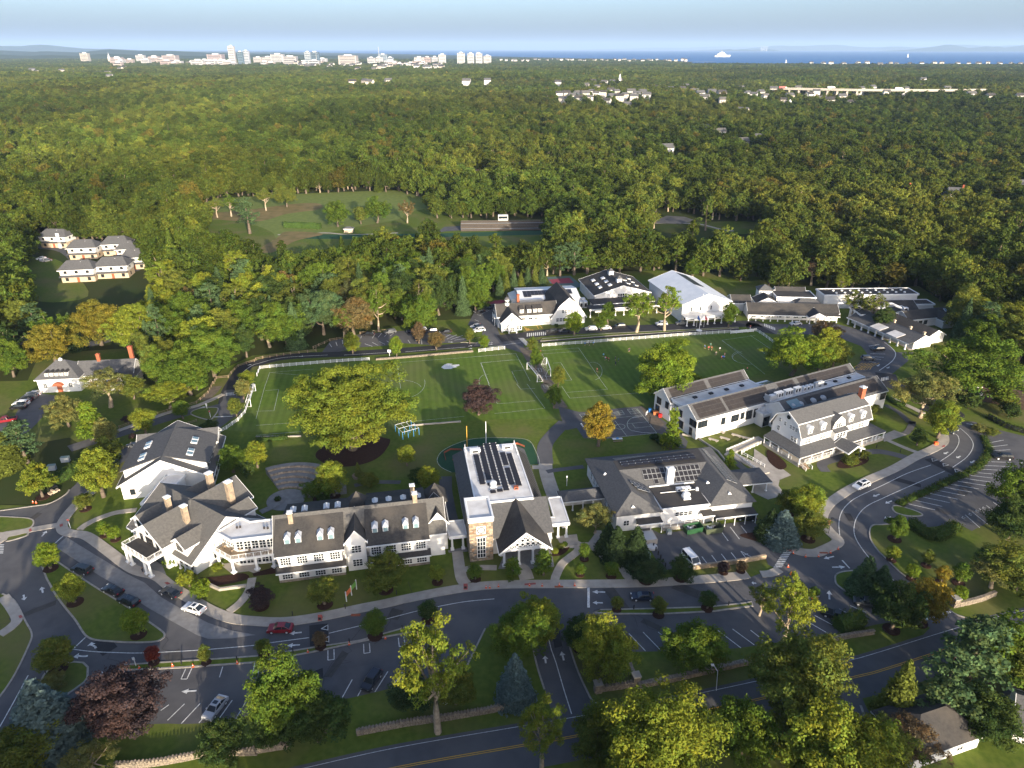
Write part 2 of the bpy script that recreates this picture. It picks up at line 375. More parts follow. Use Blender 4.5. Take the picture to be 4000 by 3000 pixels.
# ---- roads
area('asphalt_road', gs(1,(-300,1090),(0,1090),(250,1058),(430,1028),(560,955),(650,870),(760,755),(870,670),(1000,590),(1110,540),(1240,480),(1270,560),(1050,680),(1000,740),(800,925),(720,965),(600,1080),(530,1180),(512,1250),(540,1300),(700,1320),(900,1440),(1200,1640))+gs(5,(1330,20),(1440,100),(1600,200),(1780,310),(2000,390),(2212,415))+gs(6,(200,425),(400,405),(640,365),(900,310),(1100,270),(1300,225),(1600,165),(1900,120),(2212,100))+gs(7,(600,95),(1000,90),(1300,80),(1600,60),(1900,30),(2050,15))+gs(4,(60,1590),(0,1560),(-60,1400),(150,1400),(260,1470),(400,1485),(500,1455),(610,1400),(640,1360),(620,1310),(540,1240),(510,1190),(515,1120),(560,1060),(640,990),(740,930),(900,850),(1100,760),(1300,650),(1450,580),(1530,520),(1550,480),(1540,420),(1630,325),(1780,325),(1900,375),(2212,450),(2700,560),(2900,900),(2212,940),(1990,1150),(1760,1270),(1650,1210),(1350,1240),(1190,1195),(1000,1215),(910,1220),(880,1260),(885,1340),(940,1430),(1020,1510),(1100,1590),(1180,1659))+gs(8,(1450,190),(1600,320),(1720,365),(1600,480),(1330,520),(1400,450),(1300,360),(930,420),(700,480),(560,500),(390,525))+gs(7,(2130,600),(1850,635),(1400,650),(1000,655),(900,660),(470,420),(460,500),(480,560),(560,800),(650,1000),(700,1080),(820,1140),(700,1300),(400,1340),(280,980),(220,790),(150,520),(60,330))+gs(6,(1980,455),(1800,825),(1700,860),(1300,935),(1030,1005),(880,1040),(740,1070),(0,1190))+gs(5,(2040,1235),(1880,1255),(1720,1275),(1570,1280),(1450,1275),(810,1300),(515,1190),(200,1275),(60,1470),(-150,1900),(-700,1900),(-300,1300),(0,1040),(130,850),(250,600),(275,500),(220,390),(130,220),(20,155),(-300,100)), 'asphalt', False)
street = [P(*q) for q in ((700,3200),(1200,3080),(1560,2998),(2000,2920),(2203,2885),(2759,2777),(3328,2648),(3466,2612),(3800,2505),(4000,2450),(4500,2330))]
lane('street', street, 8.4, 'asphalt')
def offs(pts, d):
    out = []; n = len(pts)
    for i, p in enumerate(pts):
        t = Vector(pts[min(i+1,n-1)])-Vector(pts[max(i-1,0)]); t.normalize(); out.append(Vector((p[0]-t.y*d,p[1]+t.x*d,0)))
    return out
st = smooth(street)
line('centre_line', offs(st,.16), .14, 'yellow'); line('centre_line', offs(st,-.16), .14, 'yellow')
line('edge_line', offs(st,3.5), .10)
# campus rear drive, fresh black surface
rear = gs(1,(1650,210))+[P(860,1600),P(905,1545),P(940,1480),P(1000,1425)]+gs(12,(130,1430),(300,1415),(600,1405),(900,1393),(1500,1352),(1900,1318),(2212,1295))
lane('rear_drive', gs(1,(1960,180),(1985,60))+gs(11,(2080,1560),(2140,1500))+gs(12,(30,1475),(160,1440),(320,1420),(600,1405),(900,1393),(1500,1352),(1900,1318),(2150,1300)), 5.2, 'blacktop')
area('drive_apron', gs(1,(1640,215),(1900,170),(1940,60),(2060,60),(2110,130),(2080,250),(1990,310),(1900,380),(1840,430),(1700,400),(1880,300),(1850,210),(1720,260)), 'asphalt')
lane('side_drive', gs(1,(1750,215),(1550,265),(1300,340),(1000,440),(850,480),(600,560)), 4.4, 'asphalt')
walk(gs(1,(1930,90),(1700,190),(1450,250),(1200,340),(1010,410)), 1.6)
lane('gravel_path', gs(1,(1880,20),(1830,80),(1760,140)), 3.0, 'gravelpath')
area('car_park', gs(12,(570,1385),(640,1290),(900,1228),(1300,1198),(1500,1200),(1620,1215),(1840,1275),(1780,1300),(1600,1308),(1500,1322),(1290,1308),(1100,1330),(900,1342),(720,1380)), 'asphalt', False)
area('car_park', gs(12,(1905,1000),(2095,978),(2085,1180),(2110,1240),(2300,1265),(2330,1400),(2100,1330),(1880,1330),(1950,1260),(1960,1180),(1830,1150)), 'asphalt', False)
lane('front_drive', gs(13,(300,650),(480,628),(700,600),(1250,573),(1750,555),(2300,530))+gs(14,(420,470),(560,500),(760,500)), 7.0, 'blacktop')
lane('field_path', gs(13,(490,690),(640,668),(1200,628),(1700,600),(2180,572)), 3.0, 'blacktop')
area('drop_off', gs(14,(440,450),(700,455),(960,450),(1150,500),(1280,550),(1360,640),(1480,640),(1440,700),(1340,780),(1260,860),(1110,830),(1090,740),(1170,650),(1130,600),(1000,550),(760,520),(560,520)), 'asphalt', False)
lane('east_drive', gs(14,(1290,780),(1330,850),(1450,900),(1600,970),(1750,1060))+gs(4,(1340,190)), 6.5, 'blacktop')
walk(gs(4,(1000,90),(1120,150),(1240,205),(1345,258)), 1.8)
walk(gs(14,(1270,540),(1400,590),(1460,625)), 1.8)
lane('court_path', gs(13,(500,720),(560,820),(640,930),(700,1000))+gs(3,(300,20),(360,110),(430,210)), 4.0, 'gravelpath')
area('court_surface', gs(3,(400,195),(580,243),(660,245),(880,215),(1120,193),(1260,280),(1330,330),(1470,440),(1520,500),(1500,560),(1440,555),(1440,480),(1260,425),(800,475),(620,470),(560,380),(470,400),(430,310)), 'asphalt', False)
area('worn_paving', gs(3,(1130,195),(1290,320),(1320,345),(1270,400),(1240,395),(1105,200)), 'gravelpath', False)
lane('path', gs(3,(460,330),(350,440),(285,540),(290,690)), 4.2, 'asphalt')
lane('path', gs(3,(290,690),(295,760),(330,880),(370,985)), 3.6, 'concrete')
lane('path', gs(3,(620,715),(380,745),(300,760)), 1.7, 'asphalt'); lane('path', gs(3,(175,722),(290,720)), 1.7, 'concrete')
lane('path', gs(2,(1640,800),(1640,920),(1670,1100),(1690,1180)), 3.2, 'asphalt'); lane('path', gs(2,(850,880),(1000,850),(1250,850)), 1.6, 'asphalt')
lane('path', gs(14,(1290,990),(1380,1040),(1450,1106))+gs(4,(1250,330),(1210,410),(1150,440)), 1.8, 'asphalt')
lane('path', gs(4,(500,760),(470,690),(620,640),(850,590),(1000,590),(1200,640),(1290,680)), 2.6, 'asphalt')
area('terrace', gs(4,(-120,560),(80,700),(200,790),(100,830),(90,880),(150,960),(0,1000),(-130,940)), 'concrete', False)
area('terrace', gs(4,(990,440),(1090,400),(1200,440),(1050,490),(1000,500)), 'concrete', False)
lane('path', gs(4,(1040,490),(1200,560),(1340,610)), 1.5, 'concrete')
area('service_yard', gs(3,(1080,1190),(1290,1300),(1750,1222),(2080,1180),(2212,1330),(2330,1400),(2300,1480),(2100,1510),(1560,1590),(1300,1610),(1200,1440),(1100,1430)), 'asphalt', False)
area('construction_ground', gs(15,(1000,1130),(1200,1050),(1750,1040),(1900,1120),(2111,1280),(2400,1400),(2400,1560),(1700,1430),(1500,1400),(1250,1400),(1080,1320)), 'dirt', True)
area('sand_play', gs(15,(1895,1110),(2111,1110),(2300,1200),(2200,1300),(2000,1200)), 'gravelpath', False)
area('house_drive', gs(1,(-200,330),(100,330),(230,90),(350,85),(480,100),(470,170),(330,330),(190,470),(80,480),(-200,500)), 'asphalt', False)
lane('lane', gs(11,(-100,1360),(150,1290),(400,1330),(650,1330),(850,1300),(1000,1250)), 6, 'asphalt')
lane('lane', gs(8,(640,1000),(700,1150),(800,1300),(850,1400)), 6, 'asphalt'); lane('lane', gs(8,(800,1120),(880,1350)), .4, 'kerb')
# grey pavers of the arrival lane
area('paver_lane', gs(1,(480,1410),(575,1325),(800,1465),(1100,1645))+gs(5,(1250,60),(1400,190),(1600,305),(1800,408),(2000,473),(2212,512),(2000,542),(1800,547),(1700,512),(1500,402),(1300,290),(1200,225),(1050,130),(990,75),(860,0)), 'paver', False)
# ---- raised islands of grass with kerbs
island('lawn_island', gs(1,(350,1510),(400,1465),(500,1540),(640,1635))+gs(5,(820,95),(1000,205),(1160,310),(1290,400),(1400,480),(1422,512),(1400,545),(1330,570),(1150,576),(1000,570),(840,557),(765,533),(720,490),(650,380),(560,270),(480,160),(430,70),(395,0)))
island('lawn_island', gs(5,(640,745),(720,752),(760,790),(755,880),(728,920),(640,985),(480,1090),(340,1200),(200,1275),(60,1470),(-150,1900),(-100,1960),(300,1900),(500,1330),(800,1305),(810,1302),(500,1190),(480,1092)) if 0 else gs(5,(420,815),(520,770),(640,745),(720,752),(760,790),(757,880),(728,920),(640,985),(480,1092),(200,1277),(130,1345),(250,1110),(330,960),(380,860)), False)
island('lawn_median', gs(5,(1020,795),(1045,772),(1400,750),(1800,725),(2212,695))+gs(6,(250,660),(500,620),(900,560),(1250,460),(1400,410),(1450,410),(1455,440),(1440,470),(1000,548),(470,662))+gs(5,(2212,748),(1600,790),(1100,815),(1035,812)), False)
island('lawn_median', gs(7,(700,320),(760,295),(1200,285),(1700,270),(2000,238),(2070,225),(2080,260),(1750,305),(1300,330),(900,328)), False)
island('lawn_island', gs(8,(590,-10),(580,30),(600,80),(700,150),(800,200),(930,240),(1100,330),(1320,350),(1300,300),(1150,150),(1040,60),(950,-20),(800,-45),(650,-35)))
island('lawn_island', gs(4,(1075,1065),(1120,1055),(1250,1090),(1330,1125),(1310,1142),(1200,1140),(1100,1110)))
island('lawn_island', gs(8,(280,150),(420,140),(440,175),(330,190)), False)
island('lawn_island', gs(1,(-60,1160),(150,1155),(270,1170),(290,1210),(240,1250),(60,1280),(-60,1300)))
island('lawn_island', gs(1,(60,1360),(90,1310),(200,1290),(245,1295),(210,1320)))
island('lawn_island', gs(1,(1650,260),(1720,215),(1860,205),(1885,225),(1850,280),(1800,310)))
island('planted_verge', gs(13,(625,670),(640,650),(1200,608),(1900,572),(2180,560),(2180,568),(1200,625)), False)
island('lawn_island', gs(13,(0,680),(150,640),(170,660),(120,685)), False)
# kerbs along the big lawns
for q in (gs(4,(1190,1195),(1000,1215),(910,1220),(880,1260),(885,1340),(940,1430),(1020,1510),(1100,1590),(1180,1659))+gs(8,(1450,190),(1600,320),(1720,365)),
          gs(5,(20,155),(130,220),(220,390),(275,500),(250,600),(130,850),(0,1040),(-200,1250)), gs(5,(-160,1880),(60,1470),(200,1277)),
          gs(6,(1980,455),(1800,825)), gs(7,(475,540),(560,800),(650,1000),(700,1080),(820,1140)), gs(7,(60,330),(150,520),(220,790),(280,980)),
          gs(1,(-100,1110),(250,1062),(430,1032),(560,960),(600,915))):
    struct('kerb', band(smooth(q), .3, .003, .14), M['kerb'])
# ---- pavements
walk(gs(1,(800,930),(720,985),(620,1085),(545,1190),(540,1255),(600,1290),(720,1305),(800,1345),(930,1440),(1150,1600))+gs(5,(1350,0),(1460,80),(1620,180),(1800,290),(2000,368),(2212,392))+gs(6,(200,400),(400,380),(640,338),(900,282),(1100,243),(1300,198),(1600,138),(1900,93),(2212,74))+gs(7,(600,70),(1000,66),(1300,55),(1600,34),(1900,8),(2040,-12)), 2.4, name='front_pavement')
walk(gs(4,(150,1400),(260,1448),(400,1462),(490,1432),(590,1382),(600,1345),(530,1275),(475,1200),(470,1130),(515,1050),(600,980),(720,905),(880,825),(1080,738),(1280,628),(1430,560),(1510,505),(1520,460),(1510,440)), 2.6, name='pavement')
walk(gs(4,(100,1605),(20,1640),(-60,1645)), 2.0)
walk(gs(1,(-80,1310),(100,1300),(270,1262),(520,1218)), 1.9)
walk(gs(1,(-60,1400),(30,1340),(60,1310)), 1.6)
walk(gs(5,(30,180),(100,270),(150,370),(100,440),(0,510)), 2.0)
walk(gs(1,(1180,1090),(1000,1115),(850,1165),(740,1220),(690,1260)), 1.6)
walk(gs(5,(1980,310),(2080,230),(2150,130),(2180,20)), 1.7)
walk(gs(2,(1740,1450),(1770,1659))+gs(6,(1810,70)), 2.4)
walk(gs(3,(0,1590),(90,1600),(130,1690))+gs(7,(150,50)), 3.0)
walk(gs(2,(1770,1610),(1900,1590),(2080,1590)), 1.5)
walk(gs(3,(430,1400),(560,1380),(570,1440),(500,1500),(430,1560),(380,1659))+gs(7,(370,40)), 1.8)
walk(gs(3,(570,1400),(680,1400),(800,1500),(950,1600))+gs(7,(1000,10),(1080,50)), 1.7)
walk(gs(3,(680,1390),(740,1310),(745,1270)), 1.5)
area('portico_paving', gs(3,(-70,1480),(60,1400),(330,1390),(365,1580),(200,1600),(-50,1600),(-120,1600)), 'paver', False)
area('portico_paving', gs(3,(380,1320),(560,1300),(580,1400),(560,1420),(440,1420)), 'concrete', False)
area('portico_paving', gs(2,(1660,1440),(1820,1410),(1830,1450),(1665,1460)), 'paver', False)
area('porch_paving', gs(1,(1120,1520),(1240,1480),(1400,1560),(1440,1659),(1340,1680),(1200,1620)), 'paver', False)
area('terrace_paving', gs(1,(1900,1560),(2212,1520))+gs(2,(20,1530),(40,1659))+gs(1,(2150,1620),(2000,1640)), 'concrete', False)
area('dark_bed', gs(2,(-30,1640),(170,1580),(170,1640),(-20,1665)), 'mulch', False)
struct('kerb', band(gs(3,(1470,440),(1600,470),(1780,590),(1850,680)), .4, .003, .5), M['concrete'])
walk(gs(3,(1890,590),(2090,500),(2150,480)), 2.2, name='ramp', h=.5); walk(gs(3,(1850,600),(1950,640),(2090,710),(2190,780)), 2.6, name='ramp', h=.3)
lane('path', gs(3,(1900,640),(2000,730),(2110,790)), 2, 'asphalt')
# mulch rings are added with the trees; beds here
area('mulch_bed', gs(2,(515,610),(560,670),(700,715),(850,710),(1000,670),(1100,600),(1160,500),(1120,470),(900,440),(600,540)), 'mulch')
area('mulch_bed', gs(3,(340,1490),(380,1440),(490,1390),(490,1430),(430,1480)), 'mulch'); area('mulch_bed', gs(3,(720,1400),(760,1330),(1000,1400),(1250,1560),(1260,1640),(1050,1640),(850,1500)), 'mulch')
area('mulch_bed', gs(5,(1720,20),(1900,5),(2100,-20),(2140,30),(1860,90),(1780,60)), 'mulch'); area('mulch_bed', gs(3,(1830,360),(2090,270),(2100,300),(1960,380),(1850,350)), 'mulch')
area('mulch_bed', gs(4,(600,720),(640,650),(800,600),(870,640),(840,690),(700,730)), 'mulch'); area('mulch_bed', gs(4,(0,570),(130,660),(160,720),(90,740),(0,660)), 'mulch')
area('mulch_bed', gs(4,(-250,1310),(-40,1290),(180,1400),(120,1420),(-40,1380)), 'mulch')
# ---------------------------------------------------------------- painted markings
line('lane_line', gs(5,(630,635),(740,532)), .25)
line('lane_line', gs(5,(630,635),(800,655),(1000,664),(1200,668),(1500,656),(1800,637),(2212,600))+gs(6,(120,580),(460,535)), .17, sm=True)
line('lane_line', gs(6,(630,497),(950,420),(1140,370),(1430,295),(1530,275),(1800,225),(2060,200)), .17, sm=True)
line('lane_line', gs(1,(440,1410),(545,1317)), .28)
line('lane_line', gs(5,(0,1305),(120,1090),(245,860)), .17)
line('stop_line', gs(7,(661,103),(661,275)), .5)
line('lane_line', gs(7,(250,350),(300,480),(340,640),(380,750),(450,990),(515,1195)), .17)
line('lane_line', gs(4,(620,1315),(612,1200),(640,1100),(710,1020),(800,965),(1000,872),(1200,775),(1408,702)), .17, sm=True)
line('lane_line', gs(4,(905,1540),(830,1450),(760,1340),(742,1250),(770,1150),(850,1060),(1000,985),(1200,895),(1525,755)), .17, sm=True)
line('lane_line', gs(4,(1485,672),(1600,590),(1648,510),(1640,450),(1605,430)), .17, sm=True); line('lane_line', gs(4,(1595,722),(1720,630),(1772,540),(1750,470),(1680,400),(1618,358)), .17, sm=True)
line('lane_line', gs(8,(1030,0),(1085,40)), .2); line('lane_line', gs(4,(640,1525),(705,1595)), .3)
line('stop_line', gs(8,(1350,380),(1575,310)), .5); line('lane_line', gs(8,(1385,278),(1455,335)), .15)
# parking bays
for a in [((515,1190),(615,1120)),((590,1240),(760,1120)),((690,1275),(900,1122)),((810,1293),(960,1175)),((1390,1165),(1460,1115)),((1448,1250),(1595,1107)),((1567,1278),(1732,1102)),((1720,1272),(1870,1090)),((1880,1255),(2008,1075)),((2040,1235),(2142,1060)),((1020,915),(1077,825)),((1292,905),(1340,815)),((1565,893),(1606,803)),((1565,893),(1615,893)),((1615,893),(1658,800)),((1897,878),(1925,786)),((2185,845),(2200,757))]:
    line('bay_line', gs(5,*a))
for a in [((0,838),(30,840)),((22,838),(42,748)),((308,706),(305,740)),((622,645),(622,730)),((622,730),(676,722)),((676,722),(674,636)),((930,590),(933,672)),((933,672),(986,663)),((986,663),(980,583)),((1230,537),(1238,613)),((1238,613),(1288,604)),((1288,604),(1278,527)),((735,1072),(832,897)),((878,1042),(975,865)),((1028,1004),(1140,827)),((1172,969),(1288,797)),((0,1185),(60,1080)),((160,1130),(250,960))]:
    line('bay_line', gs(6,*a))
for a in [((1010,500),(1153,650)),((1132,487),(1293,652)),((1262,486),(1450,640)),((1700,525),(1845,637)),((1780,473),(1978,624)),((1905,460),(2093,598)),((2060,470),(2200,580))]: line('bay_line', gs(7,*a))
for a in [((300,372),(515,497)),((402,343),(640,470)),((615,288),(790,372)),((710,258),(845,316))]: line('bay_line', gs(8,*a))
for a in [((1908,510),(2035,487)),((1928,545),(2070,528)),((1938,577),(2093,570)),((1930,608),(2108,608)),((1896,673),(2100,679)),((1872,706),(2085,715)),((1842,738),(2060,750)),((1800,767),(2032,788)),((1750,792),(1992,821)),((1695,817),(1942,852)),((1638,842),(1885,881)),((1580,868),(1823,909)),((1522,894),(1763,937)),((1462,920),(1700,967)),((1402,948),(1637,997)),((1340,979),(1570,1028)),((1275,1008),(1504,1060)),((1213,1038),(1443,1090)),
          ((1703,1133),(1830,1245)),((1762,1106),(1900,1216)),((1823,1078),(1957,1182)),((1884,1050),(2010,1145)),((1944,1022),(2070,1115)),((2002,995),(2130,1080)),((2058,970),(2180,1040)),((2112,943),(2212,1000)),((2155,915),(2212,945))]: line('bay_line', gs(4,*a))
for a in [((1640,1493),(1693,1563)),((1725,1482),(1780,1555)),((1808,1470),(1865,1543)),((1893,1458),(1950,1530)),((1977,1447),(2030,1518)),((2030,1518),(2090,1508)),((1977,1447),(2090,1508)),((2010,1475),(2040,1470)),((1788,1250),(1867,1357)),((1885,1237),(1964,1342)),((1978,1227),(2060,1330))]: line('bay_line', gs(3,*a))
for x0 in (930,990,1060,1120): pass
for a in [((905,1265),(912,1245)),((1005,1265),(1030,1228)),((1055,1258),(1085,1222)),((1110,1252),(1140,1218)),((1160,1245),(1195,1215)),((940,1313),(1005,1335)),((1003,1300),(1055,1327)),((1065,1293),(1115,1318)),((1128,1288),(1160,1306)),((1313,1280),(1332,1308)),((1430,1270),(1433,1318)),((1620,1263),(1680,1233)),((1650,1272),(1735,1236)),((1682,1277),(1790,1240)),((1715,1282),(1830,1265)),((1890,1104),(1925,1118)),((1910,1060),(1945,1070)),((635,1312),(655,1342)),((690,1297),(702,1330)),((745,1280),(750,1315)),((1940,1060),(2020,1020)),((1950,1040),(2000,1020))]: line('bay_line', gs(12,*a), .2)
for a in [((1180,600),(1250,588)),((1190,650),(1290,653)),((1180,668),(1280,675)),((1190,680),(1262,690)),((1180,700),(1230,712))]: line('bay_line', gs(14,*a), .2)
line('drive_line', gs(14,(1280,572),(1330,610),(1358,650),(1335,700),(1250,762)), .25, sm=True)
line('drive_line', gs(11,(2055,1640),(2100,1560),(2180,1500))+gs(12,(30,1480),(160,1445),(320,1425),(620,1410)), .2, sm=True); line('drive_line', gs(12,(760,1410),(1150,1388)), .2); line('drive_line', gs(12,(1290,1382),(1810,1342)), .2); line('drive_line', gs(12,(2020,1345),(2212,1312))+gs(13,(470,683)), .2)
line('stop_line', gs(1,(1850,287),(2010,280)), .4)
for i in range(6):
    x = 1080+i*22; line('hatch', gs(14,(x,740),(x+60,712)), .22, 'yellow'); line('hatch', gs(14,(1085+i*20,758),(1140+i*12,735)), .2, 'yellow')
for i in range(6): line('hatch', gs(13,(500+i*14,560+i*5),(520+i*8,590-i*2)), .3, 'yellow')
line('hatch', gs(13,(595,545),(610,572)), .2,'yellow'); line('hatch', gs(13,(620,545),(640,570)), .2,'yellow'); line('hatch', gs(8,(345,215),(380,245)), .3,'yellow'); line('hatch', gs(8,(380,245),(435,190)), .3,'yellow')
# crossings: every bar is a piece
def crossing(a, b, half, n, nm='crossing_bar'):
    a, b = Vector(a), Vector(b); d = b-a
    for i in range(n):
        c = a+d*((i+.5)/n); t = Vector(half); u = d.normalized()*(d.length/n*.27)
        m = MB().add([c+t+u,c+t-u,c-t-u,c-t+u],[(0,1,2,3)]); m.v = [(x,y,.1) for x, y, _ in m.v]; struct(nm, m, M['paint'])
v = (g(4,165,1500)-g(4,100,1500))*.55
crossing(g(4,175,1440), g(4,80,1590), v, 10)
v = (g(1,2045,85)-g(1,2030,85))*0; crossing(g(1,1950,92), g(1,2045,84), (g(1,2000,72)-g(1,2000,98))*.5, 8)
crossing(g(13,515,622), g(13,672,608), (g(13,600,602)-g(13,600,628))*.5, 10)
crossing(g(13,472,645), g(13,530,706), (g(13,520,670)-g(13,478,670))*.5, 11)
crossing(g(14,482,458), g(14,560,488), (g(14,500,455)-g(14,500,470))*.6, 7); crossing(g(14,1262,822), g(14,1312,812), (g(14,1290,806)-g(14,1290,828))*.5, 5)
crossing(g(1,10,1385), g(1,0,1470), (g(1,50,1420)-g(1,0,1420))*.55, 6)
def arrow(tip, tail, wd=.55, turn=0, nm='road_arrow', z=.1):
    a, b = Vector(tip), Vector(tail); d = (a-b); L = d.length; d.normalize(); q = Vector((-d.y,d.x,0)); hl = min(L*.42,1.7)
    if not turn:
        pts = [b+q*.17,b-q*.17,a-d*hl-q*.17,a-d*hl-q*wd,a,a-d*hl+q*wd,a-d*hl+q*.17]
        m = MB().add([(p.x,p.y,z) for p in pts],[(0,1,2,6),(3,4,5)])
    else:
        k = 6; L1 = []; L2 = []
        for i in range(k+1):
            t = i/k; c = b+(a-d*hl*.6-b)*t+q*turn*math.sin(math.pi*t*.5+math.pi/2)*L*.35-q*turn*0; L1.append(c+q*.2); L2.append(c-q*.2)
        e = (L1[-1]+L2[-1])/2; m = MB().add([(p.x,p.y,z) for p in L1+L2],[(i,i+1,k+2+i,k+1+i) for i in range(k)])
        m.add([(p.x,p.y,z) for p in (e+q*wd,e-q*wd,e+d*hl)],[(0,1,2)])
    struct(nm, m, M['paint'])
for n, a, b in [(5,(360,97),(372,148)),(5,(212,212),(205,165)),(5,(883,827),(885,912)),(5,(1568,1002),(1700,995)),(6,(287,500),(395,490)),(6,(268,605),(380,598)),(7,(692,140),(805,142)),(7,(696,233),(785,235)),(7,(428,655),(448,733)),(7,(285,692),(292,758)),(4,(480,1513),(570,1492)),(4,(668,1583),(553,1586)),(8,(528,127),(530,205)),(8,(1498,280),(1420,258)),(4,(1518,607),(1555,590)),(4,(1627,642),(1663,625)),(4,(1747,686),(1782,665)),(4,(905,975),(963,955)),(4,(1013,1035),(1070,1012)),(4,(1785,355),(1713,345)),(4,(1005,1163),(1060,1150)),(1,(405,1270),(362,1320)),(1,(1782,195),(1718,213)),(12,(2050,1303),(2005,1300)),(12,(2048,1318),(2005,1316)),(12,(1870,1328),(1835,1335)),(12,(1870,1352),(1838,1358)),(12,(1705,1300),(1660,1297)),(12,(412,1420),(375,1423)),(12,(800,1325),(755,1333)),(11,(2175,1490),(2140,1500)),(14,(1235,735),(1252,722)),(14,(1300,748),(1318,738)),(7,(2070,62),(2110,66)),(13,(253,683),(225,680)),(13,(265,718),(225,715)),(4,(2190,690),(2212,680))]:
    arrow(g(n,*a), g(n,*b))
arrow(g(5,790,585), g(5,790,640), .7, -1.2); arrow(g(5,650,700), g(5,765,672), .7, .8)
# raised tables with white triangles
def tri(n, a, b, c):
    pts = [g(n,*a),g(n,*b),g(n,*c)]; line('table_mark', pts+[pts[0]], .22, z=.15)
area('speed_table', gs(4,(1350,655),(1420,640),(1680,765),(1620,797)), 'blacktop', False, z=.09)
tri(4,(1415,648),(1465,660),(1420,672)); tri(4,(1510,690),(1560,703),(1515,714)); tri(4,(1612,738),(1668,758),(1620,765))
area('speed_table', gs(6,(460,430),(620,413),(630,590),(467,610)), 'blacktop', False, z=.09); tri(6,(565,460),(622,428),(622,472)); tri(6,(575,560),(630,525),(630,575))
# sports field lines
FL = lambda n, *p: line('field_line', gs(n,*p), .11, 'faint', z=.03)
for a in [((0,300),(82,0)),((80,58),(197,48)),((197,48),(155,232)),((0,235),(155,232)),((460,0),(455,50)),((0,358),(320,335)),((0,443),(390,412)),((1245,0),(1250,40)),((2010,0),(2085,170)),((2085,170),(2212,163)),((1340,325),(1800,280)),((2060,255),(2212,242))]: FL(2,*a)
for a in [((85,1659),(118,1560)),((118,1560),(472,1590)),((118,1560),(500,1530)),((470,1595),(462,1659)),((1220,1475),(1243,1659)),((1150,1480),(1945,1420)),((1945,1478),(2015,1659)),((1945,1478),(2212,1450)),((1945,1420),(2212,1400))]: FL(12,*a)
for a in [((155,838),(455,815)),((155,838),(220,1005)),((432,765),(545,985)),((400,905),(520,895)),((400,905),(450,1005)),((0,800),(432,765)),((622,745),(700,870)),((622,745),(925,722)),((925,722),(1120,1005)),((640,770),(930,748)),((725,842),(785,838)),((785,838),(872,975)),((820,977),(872,975)),((2050,665),(2212,770)),((925,690),(2212,600))]: FL(13,*a)
for a in [((205,560),(490,785)),((205,560),(425,528)),((390,525),(560,640)),((440,612),(510,665))]: FL(14,*a)
for a in [((0,160),(200,145)),((130,0),(285,210)),((0,240),(285,210)),((40,0),(75,45)),((75,45),(200,38)),((430,20),(500,123)),((475,73),(825,47)),((825,47),(790,0)),((500,123),(1260,65))]: FL(3,*a)
def arc(n, cx, cy, rx, ry, t0, t1, nm='field_line', wd=.11, z=.03): line(nm, gs(n,*[(cx+rx*math.cos(t0+(t1-t0)*i/24),cy+ry*math.sin(t0+(t1-t0)*i/24)) for i in range(25)]), wd, 'faint', z=z)
arc(2,1255,-10,205,135,-.2,1.1); arc(12,1240,1700,190,75,-2.6,-.2); arc(13,205,985,62,55,2.4,4.9); arc(13,1040,905,70,70,-2.0,1.4); arc(13,2205,790,75,42,2,4.4); arc(14,400,675,125,45,1.5,4.2)
# basketball and foursquare lines
CL = lambda *p: line('court_line', gs(3,*p), .12, 'faint', z=.07)
for a in [((610,320),(1245,432)) if 0 else ((805,470),(1252,427)),((1252,427),(1080,213)),((895,295),(1135,270)),((890,320),(990,448)),((1000,345),(1170,328)),((1060,382),(1200,368)),((1035,340),(1065,380)),((582,263),(660,255)),((582,263),(615,303)),((615,303),(690,295)),((600,283),(675,275)),((625,260),(650,300)),((872,250),(950,230)),((950,230),(972,263)),((890,270),(972,263)),((880,258),(960,246)),((912,240),(935,268)),((995,222),(1070,215)),((1070,215),(1105,248)),((995,222),(1030,262)),((1030,262),(1105,248)),((1010,242),(1090,232)),((1035,218),(1068,255)),((615,320),(660,315)),((620,320),(640,355)),((268,12),(335,8)),((268,12),(280,38)),((280,38),(350,32)),((335,8),(350,32)),((302,10),(315,35)),((275,25),(342,20))]: CL(*a)
arc(3,1100,350,105,70,2.2,4.6,'court_line',.14,.07); line('court_line', gs(3,(1040,405),(1120,420),(1200,425),(1245,423)), .14, z=.07); line('court_line', gs(3,(1040,295),(1125,280)), .14, z=.07)
arc(3,935,370,42,22,0,6.28,'court_line',.14,.07)
for q in ((585,885,638,912),(605,945,678,975)):
    line('court_line', gs(13,(q[0],q[1]),(q[2]-10,q[1]-2),(q[2],q[3]-2),(q[0]+12,q[3]),(q[0],q[1])), .14, z=.07); line('court_line', gs(13,((q[0]+q[2])/2-4,q[1]),((q[0]+q[2])/2+6,q[3])), .14, z=.07)
# emblem painted on the far field: an oval head with a plumed wing
c0 = g(12,1680,1507)
def blob(pts, nm='field_emblem'): struct(nm, sheet([Vector(p) for p in pts], .03), M['paint'], fix=False)
blob(gs(12,(1600,1515),(1630,1490),(1660,1482),(1700,1485),(1680,1496),(1720,1492),(1755,1490),(1758,1500),(1725,1510),(1740,1515),(1690,1522),(1700,1528),(1660,1530),(1625,1530)))
